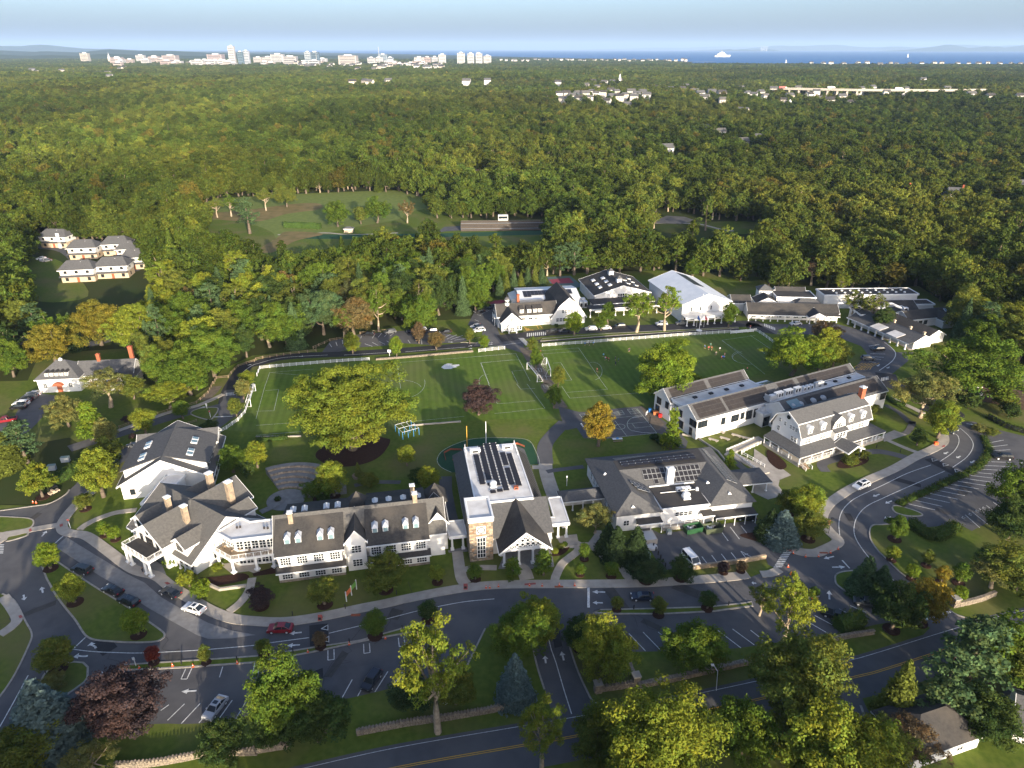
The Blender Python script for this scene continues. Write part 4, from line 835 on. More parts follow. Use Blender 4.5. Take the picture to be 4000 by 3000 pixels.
for x in (7.0,10.2,13.2,16.1): column(B,x,-2.6,.1,4.0,.28); 
for x in (7.0,16.1): column(B,x,1.0,.1,4.0,.28)
MB().box(6.6,1.75,.2,16.4,1.79,3.9).build('entrance_glazing', M['glass'], B)
# flat covered links either side
def link(poly, z, cols, tops=None):
    flat(B, poly, z, th=.6, par=.1)
    for x, y in cols: column(B,x,y,.1,z-.6,.26)
link([(-3.9,4.2),(-.25,4.2),(-.25,9.8),(-4.5,9.8)],4.0,[(-3.4,4.7),(-1.0,4.7),(-3.9,9.2)])
link([(18.3,4.6),(22.9,4.6),(23.3,14.8),(20.3,14.8),(20.0,7.2),(18.3,7.2)],4.2,[(18.8,5.0),(20.5,5.0),(22.4,5.0),(22.6,8.5),(22.8,12),(20.6,9.5)])
# ---------------------------------------------------------------- B6: dining hall, hipped roof with solar fields
B = thing('dining_hall','white dining hall with grey hipped roof, solar arrays and white chimney behind the service yard','building',(23.2,131.8,0),R(10))
ze, zr = 4.8, 7.9
for q in ((.6,.6,11,25),(22.9,.6,33.6,25),(10.9,9.2,23,25)): MB().box(q[0],q[1],0,q[2],q[3],ze).build('wall', M['white'], B)
MB().box(11.02,.4,0,22.88,9.3,ze+.35).build('wall', M['white'], B)
def pl(pts, nm='roof', m='mshingle'): return MB().slab(pts,.22).build(nm, M[m], B)
A = dict(a=(-.1,0,ze),b=(11.4,0,ze),c=(22.5,0,ze),d=(34.2,0,ze),e=(34.2,25.4,ze),f=(-.1,25.4,ze),fl=(5.2,4.6,zr),fr=(28.2,4.6,zr),
         g1=(5.0,13.8,zr),g2=(27.6,13.8,zr),h1=(5.0,18.2,zr),h2=(28.2,20.2,zr),i1=(11.2,9.2,5.3),i2=(22.7,9.2,5.3))
q = lambda *k: [A[c] for c in k]
pl(q('f','a','fl','h1'),'west_roof'); pl(q('a','b','fl'),'hip_roof'); pl([A['b'],A['i1'],A['g1'],A['fl']],'inner_roof'); pl([A['i1'],A['i2'],A['g2'],A['g1']],'inner_roof')
pl([A['i2'],A['c'],A['fr'],A['g2']],'inner_roof'); pl(q('c','d','fr'),'hip_roof'); pl([A['d'],A['e'],A['h2'],A['fr']],'east_roof'); pl(q('e','f','h1','h2'),'north_roof')
pl([A['g1'],A['g2'],A['h2'],A['h1']],'flat_roof','blackroof')
pl([A['g2'],A['fr'],A['h2']],'ridge_roof')
MB().box(11.3,.1,5.05,22.6,9.15,5.35).build('flat_roof', M['blackroof'], B); MB().box(11.2,-.05,5.0,22.7,.12,5.5).build('parapet', M['trim'], B); MB().box(11.3,9.0,5.3,22.6,9.3,5.6).build('parapet', M['trim'], B)
chimney(B,16.6,9.9,5.3,9.4,1.7,1.3,'white','trim')
vent(B,18.2,3.4,5.35,.85,1.6,'trim'); vent(B,22.0,6.0,5.35,.35,.8); 
for i in range(3): hvac(B,17.6+1.2*i,6.6,5.35,1.0,.9,.7,'trim','condenser')
MB().box(13,6.2,5.36,22,6.3,5.5).build('pipe', M['trim'], B)
sl = (zr-5.3)/4.6; 
def on_inner(x, y): return 5.3+(y-9.2)*sl
for i in range(13):
    for j in range(3):
        if 3 <= i <= 4 and j == 0: continue
        if i < 2 and j == 0: continue
        x = 11.2+i*1.12; y = 10.2+j*1.25
        if x > 25.6-(.0 if j else 1.2): continue
        frame_of(panel(B,x,y,on_inner(x,y)+.05,1.05,1.28,0,math.atan(sl)))
for i in range(11):
    for j in range(2): p = panel(B,7.2+i*1.75,15.0+j*1.15+i*.05,zr+.25,1.5,1.0,0,R(8)); put('ballast_tray', _ball, p, (0,.62,-.2))
for i in range(16): 
    for j in range(2): frame_of(panel(B,6.6+i*1.3,19.4+i*.03+j*1.35,zr-.1-(1.2+j*1.35)*.42,1.22,1.3,0,-math.atan(.44)))
es = (zr-ze)/6.0
for i in range(13):
    for j in range(2):
        if i+j*2 > 12: continue
        frame_of(panel(B,30.0+j*1.5,6.6+i*1.12,zr-(1.8+j*1.5)*es+.06,1.4,1.05,0,math.atan(es),1))
for i in range(3):
    for j in range(3): frame_of(panel(B,6.9+j*1.05+i*.4,8.6-i*1.1,7.25-(j*1.05)*.45+.12-.1*i,1.0,1.02,0,math.atan(.4),1))
for x, y, z in ((2.2,15.5,6.1),(24.9,7,6.5),(4.6,1.6,5.75),(28.2,2.2,6.2)): MB().add([(x-.5,y-.5,z),(x+.5,y-.5,z),(x,y+.6,z+.15),(x,y-.2,z+.55)],[(0,1,3),(1,2,3),(2,0,3)]).build('roof_vent', M['lgrey'], B)
for i in range(8): win(B,.58,4+2.4*i,2.6,'-x',1.1,2.4,2,3)
for i in range(4): win(B,15.0+1.05*i,.38,3.3,'-y',.9,1.0,1,2)
for x in (3,6): win(B,x,.58,2.2,'-y',1.2,1.3,2,2)
def canopy(x0,x1,y0,z,posts):
    MB().slab([(x0,y0,z),(x1,y0,z),(x1,.35,z+.35),(x0,.35,z+.35)],.22).build('canopy', M['blackroof'], B); MB().box(x0-.05,y0-.08,z-.26,x1+.05,y0,z+.04).build('fascia', M['trim'], B)
    for x in posts: column(B,x,y0+.15,0,z-.25,.07,sq=True)
canopy(5.2,11.0,-1.6,2.9,(5.4,8.2,10.8)); canopy(23.6,33.8,-2.0,2.7,(23.8,26,28.4,31,33.6)); canopy(20.6,23.3,-1.7,3.4,(20.8,23.1))
MB().box(24.2,.5,.1,27.4,.57,2.4).build('glass_doors', M['glass'], B); MB().box(27.6,.52,.05,33.2,.57,2.4).build('loading_bay', M['concrete'], B)
MB().box(11.4,-1.0,0,20.3,-.05,.9).build('loading_dock', M['concrete'], B); rail(B,[(11.5,-.95),(19.8,-.95)],.9,1.0,bars=False)
MB().box(20.4,-1.9,0,20.9,-.2,1.4).box(20.9,-1.9,0,21.4,-.2,1.0).box(21.4,-1.9,0,21.9,-.2,.5).build('steps', M['concrete'], B)
hip(B,-9.6,10.2,.5,14.2,2.9,4.4,.4,'mshingle',walls=False); MB().box(-9.3,12.5,0,.5,14.0,2.9).build('link_wall', M['white'], B)
for x in (-9.3,-7,-4.5,-2): column(B,x,10.4,0,2.9,.13,sq=True)
hip(B,34.4,9.8,43,15.6,2.9,4.3,.5,'mshingle',walls=False); MB().box(34.2,13.2,0,38.5,15.4,2.9).build('link_wall', M['white'], B)
for x in (39,42.6): column(B,x,10.1,0,2.9,.16); column(B,x,15.2,0,2.9,.16)
win(B,36.4,13.18,1.5,'-y',.9,2.0,1,2)
# ---------------------------------------------------------------- B7: twin long gables with solar roofs
B = thing('classroom_barn','long white twin-gabled building covered in dark solar panels beside the sports field','building',(48.5,180.2,0),R(26.5))
gable(B,.6,5.6,31,13.2,6.2,9.2,'x',.15,roof='mshingle',oe=.3); gable(B,.6,-6.2,65,2.6,6.0,9.0,'x',.15,roof='mshingle',oe=.3); gable(B,25.2,-16.6,65,-7.0,5.9,8.8,'x',.15,roof='mshingle',oe=.3)
flat(B,[(1.2,1.4),(31,1.4),(31,6.6),(1.2,6.6)],7.0,th=.5); flat(B,[(26.3,-8.4),(65,-8.4),(65,-4.8),(26.3,-4.8)],7.0,th=.5); MB().box(1.5,2.5,0,30.8,5.7,5.2).box(24,-7.3,0,64.8,-5.8,5.2).build('wall', M['white'], B)
def field(xs, ys, yr, zr_, slope, w, d, side=-1):
    for x in xs:
        for y in ys: panel(B,x,y,zr_-abs(y-yr)*slope+.1,w,d,0,math.atan(slope)*(1 if y < yr else -1),m='module')
W_, D_ = 1.62, 1.02
field([2.6+1.66*i for i in range(8)]+[17.4+1.66*i for i in range(8)],[6.5,7.5,8.5],9.4,9.2,3.0/3.8,W_,1.22)
field([2.4+1.66*i for i in range(6)]+[13.2+1.66*i for i in range(10)],[-5.3,-4.05,-2.8],-1.8,9.0,3.0/4.4,W_,1.45)
field([34.2+1.66*i for i in range(4)]+[42.6+1.66*i for i in range(13)],[-4.05,-2.8],-1.8,9.0,3.0/4.4,W_,1.45)
field([34.5+1.66*i for i in range(18)],[-15.4,-14.2,-13.0],-11.8,8.8,2.9/4.8,W_,1.4)
o = MB().box(31.0,-.8,6.4,35.6,3.6,7.2).build('roof_lantern', M['trim'], B); o.rotation_euler = (0,0,0)
for i in range(6): MB().slab([(31.3+.72*i,-.5,8.2),(31.9+.72*i,-.5,8.2),(31.9+.72*i,3.2,7.25),(31.3+.72*i,3.2,7.25)],.06).build('pane', M['glass'], o)
MB().extr([(-.75,7.2),(3.5,7.2),(-.75,8.15)],'x',31.05,35.55).build('lantern_frame', M['trim'], o)
MB().box(22.6,-9.2,0,26,-6.0,3.9).build('entrance_link', M['white'], B); flat(B,[(22.4,-9.4),(26.2,-9.4),(26.2,-6.3),(22.4,-6.3)],4.2); MB().box(22.8,-9.26,.2,25.8,-9.22,3.2).build('entrance_glazing', M['glass'], B)
for i, (x, w_, n) in enumerate(((27.6,1.5,1),(30.2,3.0,3),(34,3.0,3),(37.6,2.4,2),(40.4,1.0,1),(41.9,1.0,1),(43.4,1.0,1))): hvac(B,x,-6.6,7.02,w_,1.1,1.7 if n > 1 else 1.3,'lgrey','air_handler',n)
MB().box(25.9,-7.4,6.6,26.1,-5.4,8.6).box(26.1,-7.45,6.6,29,-7.3,8.3).build('screen_fence', M['grey'], B); MB().box(45,-6.9,7.0,48.5,-6.0,8.6).build('screen_fence', M['grey'], B)
for x in (47,49.5,54,60): hvac(B,x,-6.5,7.02,1.1,.8,.35,'dark','roof_unit')
for x in (8,14,20,26): hvac(B,x,4.0,7.02,1.2,.9,.35,'dark','roof_unit')
# windows: dark bronze frames
for x, z, w_, h_ in ((10.2,3.7,1.3,2.0),(14.6,3.6,2.7,2.0),(17.4,3.7,1.2,2.0),(24.2,0,0,0)):
    if w_: win(B,x,-6.22,z,'-y',w_,h_,max(1,int(w_)),2 if w_ > 2 else 1,'bronze')
for x, w_ in ((19.9,2.2),(22.4,1.2)): win(B,x,-6.22,3.4,'-y',w_,2.6,2,1,'bronze')
win(B,2.6,-6.22,4.5,'-y',3.2,1.9,3,1,'bronze'); win(B,.58,-4.6,4.5,'-x',2.8,1.9,2,1,'bronze'); win(B,.58,.9,5.0,'-x',1.2,2.0,1,1,'bronze'); win(B,.58,.4,1.8,'-x',2.0,2.2,1,1,'bronze'); win(B,.58,-4.0,1.5,'-x',1.1,2.4,1,1,'bronze')
win(B,.58,11,4.6,'-x',1.9,2.0,2,2,'bronze'); win(B,.58,7.2,4.8,'-x',1.4,2.0,1,1,'bronze'); win(B,.58,11.4,1.8,'-x',1.8,2.2,1,1,'bronze'); win(B,25.18,-11.8,2.2,'-x',3.0,2.2,3,1,'bronze')
win(B,65.02,-14,4.2,'+x',3,2,2,1,'bronze'); win(B,63.5,-16.62,4.6,'-y',2.2,2.2,2,1,'bronze'); win(B,56.5,-16.62,1.7,'-y',2.6,2.6,1,1,'bronze')
for x in (28.5,31.5,36.5,40.5): MB().lathe([(1.2,7.0),(1.15,7.6),(.9,8.1),(.4,8.4),(.05,8.45)],x,-13.6,10).build('barrel_dormer', M['grey'], B)
MB().slab([(27.2,-15.6,7.6),(31.4,-15.6,7.6),(31.4,-12.2,8.9),(27.2,-12.2,8.9)],.3).build('greenhouse_roof', M['skyglass'], B)
# ---------------------------------------------------------------- B8: gambrel house with wraparound porch
B = thing('gambrel_house','white gambrel-roofed house with barrel dormers, brick chimney and wraparound porch','house',(77,164.6,0),R(26))
L_, D_ = 26.0, 10.4; g1, g2, rz_ = (1.7,9.7), (D_-1.7,9.7), (D_/2,11.7)
MB().extr([(0,0),(D_,0),(D_,6.4),(D_-1.5,9.6),rz_,(1.5,9.6),(0,6.4)],'x',0,L_).build('wall', M['white'], B)
def gam(a, b, nm):
    (y0,z0),(y1,z1) = a, b; return MB().add([(-.5,y0,z0),(L_+.5,y0,z0),(L_+.5,y1,z1),(-.5,y1,z1),(-.5,y0,z0-.25),(L_+.5,y0,z0-.25),(L_+.5,y1,z1-.25),(-.5,y1,z1-.25)],[(0,1,2,3),(7,6,5,4),(0,4,5,1),(1,5,6,2),(2,6,7,3),(3,7,4,0)]).build(nm, M['mshingle'], B)
gam((-.5,6.3),(1.35,9.85),'lower_roof'); gam((1.25,9.75),(D_/2,11.98),'upper_roof'); gam((D_/2,11.98),(D_-1.25,9.75),'upper_roof'); gam((D_-1.35,9.85),(D_+.5,6.3),'lower_roof')
MB().box(-.55,-.62,6.05,L_+.55,-.5,6.42).build('eaves_board', M['trim'], B); MB().box(-.5,1.2,9.72,L_+.5,1.34,9.95).build('break_trim', M['trim'], B)
e = MB()
for a, b in (((-.55,6.2),(1.3,9.8)),((1.3,9.8),(D_/2,12.02)),((D_/2,12.02),(D_-1.3,9.8)),((D_-1.3,9.8),(D_+.55,6.2))):
    for x in (-.62,L_+.5): e.add([(x,a[0],a[1]),(x,b[0],b[1]),(x,b[0],b[1]-.4),(x,a[0],a[1]-.4),(x+.12,a[0],a[1]),(x+.12,b[0],b[1]),(x+.12,b[0],b[1]-.4),(x+.12,a[0],a[1]-.4)],[(0,1,2,3),(7,6,5,4),(0,4,5,1),(1,5,6,2),(2,6,7,3),(3,7,4,0)])
e.build('rake_trim', M['trim'], B)
chimney(B,L_-.2,4.0,9.5,14.2,1.5,1.2,'brick','lgrey')
def barrel(x, w2=1):
    o = MB().box(x-.85,-.1,6.9,x+.85,2.4,8.6).build('dormer', M['trim'], B)
    m = MB(); n = 10; pr = [(x+.95*math.cos(math.pi*i/n),8.55+.85*math.sin(math.pi*i/n)) for i in range(n+1)]
    m.extr(pr,'y',-.25,2.9); m.build('barrel_roof', M['lgrey'], o)
    for i in range(w2): win(o,x+(i-(w2-1)/2)*.62,-.12,7.9,'-y',.5,1.2,1,2,t=.05)
for x, k in ((2.8,1),(7.6,1),(18.2,2),(22.9,1)): barrel(x,k)
# centre gambrel dormer and bay
o = MB().extr([(10.6,6.4),(16,6.4),(15.3,8.6),(13.3,10.2),(11.3,8.6)],'y',-.4,5).build('centre_dormer', M['white'], B)
MB().extr([(10.35,6.35),(11.1,8.75),(13.3,10.45),(15.5,8.75),(16.25,6.35),(16.05,6.3),(15.35,8.6),(13.3,10.22),(11.25,8.6),(10.55,6.3)],'y',-.6,5).build('dormer_roof', M['mshingle'], o)
for x in (12.5,13.3,14.1): win(o,x,-.42,7.4,'-y',.5 if x != 13.3 else .7,1.2,1,2,t=.05)
MB().box(11,-1.5,3.4,15.6,0,6.0).build('bay', M['white'], B); MB().slab([(10.7,-1.8,6.05),(15.9,-1.8,6.05),(15.9,0,6.75),(10.7,0,6.75)],.15).build('bay_roof', M['mshingle'], B)
for x in (12.2,13.3,14.4): win(B,x,-1.52,4.9,'-y',.75,1.2,1,2,t=.07)
for x in (2.0,3.1,7.4,8.5,17.2,19.4,22.2,23.3): win(B,x,-.02,5.0,'-y',.75,1.35,2,2,t=.07)
for y, z, n in ((1.8,4.9,1),(2.9,4.9,1),(8.0,5.6,1),(3.0,7.8,1),(4.0,7.8,1),(2.0,7.8,1),(6.0,7.9,1),(7.9,8.2,1)): win(B,-.02,y,z,'-x',.75 if z < 7 else .6,1.35 if z < 7 else 1.1,2,2,t=.07)
MB().lathe([(.6,0),(.6,.1)],0,0,16).build('fan_window', M['glass'], B,loc=(-.1,5.2,10.2)).rotation_euler = (0,-math.pi/2,0)
# porch
PF = 3.3; zl, zh = 3.05, 4.0
MB().slab([(-3.4,-PF-.2,zl),(29.4,-PF-.2,zl),(26.2,0,zh),(0,0,zh)],.2).build('porch_roof', M['mshingle'], B); MB().slab([(-3.4,9.8,zl),(-3.4,-PF-.2,zl),(0,0,zh),(0,9.8,zh)],.2).build('porch_roof', M['mshingle'], B); MB().slab([(29.4,-PF-.2,zl),(29.4,6,zl),(26.2,6,zh),(26.2,0,zh)],.2).build('porch_roof', M['mshingle'], B)
MB().box(-3.2,-PF,0,29.2,-.05,.85).box(-3.2,-.05,0,-.05,9.6,.85).box(26.05,-.05,0,29.2,5.8,.85).build('porch_floor', M['concrete'], B)
MB().box(-3.3,-PF-.15,2.62,29.3,-PF+.1,2.86).box(-3.3,-PF+.1,2.62,-3.05,9.7,2.86).build('porch_beam', M['trim'], B)
for x in (-3.1,1.2,5.2,9.2,16.4,20.2,24.4,26,29): column(B,x,-PF+.1,.85,2.65,.13,sq=True)
for y in (.5,4.2,7.2,9.4): column(B,-3.1,y,.85,2.65,.13,sq=True)
for y in (0,3,5.6): column(B,29,y,.85,2.65,.13,sq=True)
rail(B,[(-1.0,-PF+.1),(10,-PF+.1)],.85,.85); rail(B,[(15.8,-PF+.1),(29,-PF+.1)],.85,.85); rail(B,[(-3.1,-.5),(-3.1,9.5)],.85,.85)
gable(B,10.2,-7.2,15.6,-2.6,3.0,4.3,'y',.35,roof='mshingle',walls=False)
for x in (10.5,15.3): column(B,x,-6.9,.0,2.95,.17,sq=True)
for i in range(4): MB().box(-2.9+0*i,-PF-.45*(i+1),0,-.9,-PF-.45*i,.72-.18*i).build('step', M['wood'], B)
rail(B,[(-3.0,-PF-.1,.8),(-3.0,-PF-2.4,.1)],0,.9); rail(B,[(-.8,-PF-.1,.8),(-.8,-PF-2.4,.1)],0,.9)
# ---------------------------------------------------------------- B9: barn-style building with cupola
B = thing('barn_building','white barn-style building with cupola, gambrel wing and arched doorway by the rear car park','building',(-4.6,258.6,0),R(10.5))
gable(B,0,5.5,24,13.5,4.6,8.3,'x',.4,roof='dshingle'); gable(B,.6,0,8.6,8,4.0,7.6,'y',.4,roof='dshingle')
def gambrel(x0,x1,y0,y1,ze,zb,zr,inset,roof='dshingle'):
    m = (x0+x1)/2; pr = [(x0,0),(x1,0),(x1,ze),(x1-inset,zb),(m,zr),(x0+inset,zb),(x0,ze)]; MB().extr(pr,'y',y0,y1).build('wall', M['white'], B)
    out = [(x0-.5,ze-.7),(x0+inset-.1,zb+.05),(m,zr+.05),(x1-inset+.1,zb+.05),(x1+.5,ze-.7)]; top = [(a,b+.3) for a, b in out][::-1]
    MB().extr(out+top,'y',y0-.5,y1+.5).build('roof', M[roof], B)
    e = MB(); o2 = [(a,b-.3) for a, b in out]; e.extr(o2+[(a,b+.38) for a, b in out][::-1],'y',y0-.6,y0-.5); e.build('rake_trim', M['trim'], B)
gambrel(21.6,35.4,4.6,25,3.2,7.6,10.8,3.2)
for x in (23.8,25,26.2,31,32,33): pass
for x in (24,25.3,26.6): win(B,x,4.58,2.0,'-y',.9,1.5,2,2)
for x in (26.2,27.4,28.6,29.8,31.0,32.2): win(B,x,4.58,5.4,'-y',.75,1.3,2,2)
for x in (9.6,12.6,15,17): o = MB().box(x-.75,5.2,5.6,x+.75,8.2,7.2).build('dormer', M['trim'], B); MB().slab([(x-.95,5.0,7.2),(x+.95,5.0,7.2),(x+.95,8.8,7.8),(x-.95,8.8,7.8)],.12).build('dormer_roof', M['dshingle'], o); win(o,x,5.18,6.4,'-y',.8,1.0,2,2,t=.06)
for x in (9.8,10.6,12.8,13.6,15.4): win(B,x,5.48,3.0,'-y',.55,.45,1,1,'bronze')
win(B,4.6,-.02,4.8,'-y',.8,1.2,2,2); win(B,1.8,-.02,1.4,'-y',.6,.6,1,1); win(B,2.7,-.02,1.4,'-y',.6,.6,1,1); win(B,7,-.02,1.6,'-y',.7,1.4,1,2); win(B,8,-.02,1.6,'-y',.7,1.4,1,2)
MB().extr([(3.0,2.6),(6.4,2.6),(6.1,3.3),(5.3,3.8),(4.7,3.9),(4.1,3.8),(3.3,3.3)],'y',-1.8,.1).build('arched_hood', M['trim'], B)
for x in (3.2,6.2): column(B,x,-1.6,0,2.6,.15)
for x in (4.3,5.1): win(B,x,-.03,1.3,'-y',.6,2.2,1,3)
cu = MB().lathe([(1.0,7.6),(1.0,8.6),(.85,8.6),(.85,9.9),(1.1,9.9),(1.1,10.1)],4.4,9.5,8).build('cupola', M['trim'], B); MB().lathe([(1.1,10.1),(.95,10.7),(.5,11.1),(.08,11.2),(.05,12)],4.4,9.5,12).build('cupola_roof', M['mshingle'], cu)
for i in range(8): a = i*math.pi/4+.39; put('louvre', _pane(.45,.9,'dark'), cu, (4.4+.84*math.cos(a),9.5+.84*math.sin(a),9.2), a+math.pi/2)
chimney(B,9.5,12.8,6,10.6,1.0,1.0,'brick','brick'); rail(B,[(-.9,8),(-.9,13)],3.0,.9); MB().box(-1,8,2.8,0,13,3).build('balcony', M['trim'], B); column(B,-.85,8.2,0,2.8,.1,sq=True); column(B,-.85,12.8,0,2.8,.1,sq=True)
# ---------------------------------------------------------------- B10: solar-roofed annexe
B = thing('annexe','grey-white annexe with metal roof carrying a large solar array behind the barn','building',(3.5,283.0,0),R(8))
gable(B,0,0,25,15.5,5.2,6.6,'x',.4,roof='metalroof',wall='white')
sl = 1.4/7.75
for i in range(13):
    for j in range(4):
        if j == 0 and i > 1: continue
        panel(B,2.6+1.62*i,2.0+1.35*j,5.2+(2.0+1.35*j)*sl+.25,1.56,1.28,0,math.atan(sl))
MB().box(-3,6,0,.1,15,3.6).build('side_wall', M['white'], B); MB().slab([(-3.4,5.6,3.4),(.1,5.6,4.6),(.1,15.4,4.6),(-3.4,15.4,3.4)],.2).build('side_roof', M['metalroof'], B)
for i in range(4): hvac(B,26.4+1.9*(i%2),2+4*(i//2),0,1.6,2.4,2.6,'lgrey','air_handler')
# ---------------------------------------------------------------- B11: gymnasium with two cupolas
B = thing('gymnasium','white gymnasium with dark shingle gable roof, two cupolas and arched window','building',(35.3,289.5,0),R(10.8))
gable(B,0,0,24.5,23,5.0,8.6,'y',.6,roof='dshingle'); sl = 3.6/12.25
for y in (4,11,17): pass
for x, y in ((4,6),(4,11),(4,16.5),(8,5),(8,10),(8,15),(16.6,6),(16.6,11),(20.4,6),(20.4,11),(20.4,16)): skylight(B,x,y,5.25+min(x,24.5-x)*sl+.15,1.3,1.9,0,-math.atan(sl) if x < 12 else math.atan(sl),'lgrey' if x < 12 else 'glass')
for y in (5.5,17): 
    cu = MB().box(11.2,y-1.05,7.6,13.3,y+1.05,10.3).build('cupola', M['trim'], B); MB().add([(10.9,y-1.4,10.3),(13.6,y-1.4,10.3),(13.6,y+1.4,10.3),(10.9,y+1.4,10.3),(12.25,y,11.6)],[(0,1,4),(1,2,4),(2,3,4),(3,0,4),(0,3,2,1)]).build('cupola_roof', M['mshingle'], cu); MB().tube([(12.25,y,11.4),(12.25,y,12.8)],.06,4).build('finial', M['dark'], cu)
aw = MB().extr([(10,1.6),(14.4,1.6),(14.4,3.6),(13.9,4.8),(12.9,5.6),(11.5,5.6),(10.5,4.8),(10,3.6)],'y',-.1,.02).build('arched_window', M['trim'], B)
for i in range(4):
    for j in range(3): MB().box(10.25+1.02*i,-.15,1.8+1.15*j,11.1+1.02*i,-.11,2.8+1.15*j).build('pane', M['glass'], aw)
for x in (5,6.2,7.4): win(B,x,-.02,2.0,'-y',.9,1.1,1,2)
# covered walk between gym and field house
MB().box(-6,-13,3.0,24,-7.5,3.5).build('canopy_roof', M['blackroof'], B); MB().box(-6.1,-13.1,2.8,24.1,-13,3.55).build('fascia', M['trim'], B); MB().box(-2,-7.6,0,24,-.1,3.3).build('low_wall', M['white'], B); MB().box(-3,-8,3.3,24,-.1,3.6).build('low_roof', M['blackroof'], B); MB().box(-3,-8.1,3.25,24,-7.98,3.75).build('parapet', M['trim'], B)
for i in range(9): column(B,-5.6+3.6*i,-12.7,0,2.9,.18)
# ---------------------------------------------------------------- B12: white metal-roofed field house
B = thing('field_house','large white metal-roofed field house with porch and roof solar panels','building',(68.3,270.4,0),R(13))
gable(B,0,0,21,33.5,7.4,11.0,'y',.5,roof='metalroof'); sl = 3.6/10.5
for i in range(9):
    for j in range(3): panel(B,11.6+1.7*j,14+1.95*i,11-(1.1+1.7*j)*sl+.2,1.66,1.9,0,math.atan(sl),1)
MB().box(-.6,-5.2,3.2,21.6,-.05,3.6).build('porch_roof', M['membrane'], B); MB().box(-.7,-5.3,2.9,21.7,-5.2,3.65).build('fascia', M['trim'], B)
for i in range(8): column(B,.2+3.0*i,-4.9,0,2.95,.2)
for x in (2,5,8,12,15,18): win(B,x,-.02,1.5,'-y',1.6,1.8,2,2,'bronze')
for x in (4,8,12.6): win(B,x,-.02,5.2,'-y',.6,1.7,1,1)
MB().box(20.9,2,0,26,10,3.2).build('side_wall', M['white'], B); MB().slab([(20.8,1.6,4.4),(26.5,1.6,3.2),(26.5,10.4,3.2),(20.8,10.4,4.4)],.2).build('side_roof', M['dshingle'], B)
# ---------------------------------------------------------------- B13: low junior school ranges
B = thing('junior_school','sprawling low white school ranges with dark roofs and colonnaded porches','building',(95.8,271.8,0),R(-4))
gable(B,.5,2.4,36,10.5,3.3,5.6,'x',.5,roof='dshingle'); MB().slab([(-.2,-.2,2.7),(36,-.2,2.7),(36,2.5,3.5),(-.2,2.5,3.5)],.2).build('porch_roof', M['dshingle'], B); MB().box(-.3,-.32,2.42,36,-.2,2.75).build('fascia', M['trim'], B)
for i in range(13): column(B,.2+2.9*i,.1,0,2.5,.15)
gable(B,23.4,-2.2,30,4,2.9,4.6,'y',.4,roof='dshingle',walls=False); MB().extr([(23.6,2.7),(29.8,2.7),(26.7,4.5)],'y',-2.0,-1.9).build('pediment', M['trim'], B)
for x in (23.8,26.2,29.6): column(B,x,-1.8,0,2.8,.16)
for i in range(10): win(B,3+3.3*i,2.38,1.6,'-y',1.7,1.3,3,2)
gable(B,-4,12,3.5,21,3.5,5.6,'x',.4,roof='dshingle'); gable(B,6,13,15,20,3.4,5.6,'y',.4,roof='dshingle')
o = MB().box(9,22,0,14.5,27,6.2).build('stair_tower', M['white'], B); MB().add([(8.4,21.4,6.1),(15.1,21.4,6.1),(15.1,27.6,6.1),(8.4,27.6,6.1),(11.7,24.5,8.2)],[(0,1,4),(1,2,4),(2,3,4),(3,0,4),(0,3,2,1)]).build('tower_roof', M['mshingle'], o)
MB().box(15,16,0,31,25,5.0).build('wall', M['white'], B); flat(B,[(14.8,15.8),(31.2,15.8),(31.2,25.2),(14.8,25.2)],5.2,'blackroof'); gable(B,17,24,29,29,4.6,6.4,'x',.4,roof='dshingle'); hip(B,22,11.6,32,16.4,3.6,5.6,.4,'mshingle')
for i in range(6): win(B,24+1.2*i,11.58,2.9,'-y',.8,.8,1,1)
B = thing('junior_school_wing','long flat-roofed white wing with round white skylights at the wood edge','building',(136,287,0),R(2))
MB().box(-4,0,0,36,8,5.6).build('wall', M['white'], B); flat(B,[(-4.3,-.3),(36.3,-.3),(36.3,8.3),(-4.3,8.3)],6.0,'blackroof')
for i in range(9):
    for j in range(2): MB().lathe([(.55,6.0),(.5,6.3),(.2,6.45)],2+3.7*i,2.6+3*j,10).build('dome_skylight', M['lamp'], B)
for x in (10,14,15.4,18,19.4,20.8,22.2): win(B,x,-.02,4.2,'-y',.9,.8,1,1)
MB().box(30,-6,0,40,-.1,3.2).build('wall', M['white'], B); flat(B,[(29.8,-6.3),(40.3,-6.3),(40.3,0),(29.8,0)],3.5,'dshingle')
gable(B,9,-12,30,-1,3.2,5.4,'x',.4,roof='dshingle')
for k in range(2):
    x = 10+k*9; MB().tube([(x-4,-12,4.3),(x-3.6,-12,6),(x-1,-12.5,6.2),(x+1.5,-14,5.2),(x+2.5,-15,4.8)],.5,8).build('duct', M['lgrey'], B); hvac(B,x+3.4,-15.4,4.4,1.8,1.4,1.1)
flat(B,[(2,-20),(24,-18),(24,-10),(2,-10)],4.2,'blackroof'); MB().prism([(2.4,-19.4),(23.6,-17.6),(23.6,-10.2),(2.4,-10.2)],0,3.9).build('wall', M['white'], B)
B = thing('junior_school_porch','stepped low wing with square porch columns facing the drop-off loop','building',(141,258.4,0),R(-70))
gable(B,-12,0,18,8.6,3.0,4.9,'x',.5,roof='mshingle'); MB().slab([(-12,-3.0,2.7),(18.4,-3.0,2.7),(18.4,.2,3.3),(-12,.2,3.3)],.2).build('porch_roof', M['mshingle'], B); MB().box(-12,-3.12,2.4,18.4,-3,2.75).build('fascia', M['trim'], B)
for i in range(9): column(B,-11+3.5*i,-2.7,0,2.5,.2,sq=True)
for x in (0,8): MB().slab([(x,-3.3,3.2),(x+5,-3.3,3.2),(x+5,1,4.0),(x,1,4.0)],.15).build('porch_roof_light', M['membrane'], B)
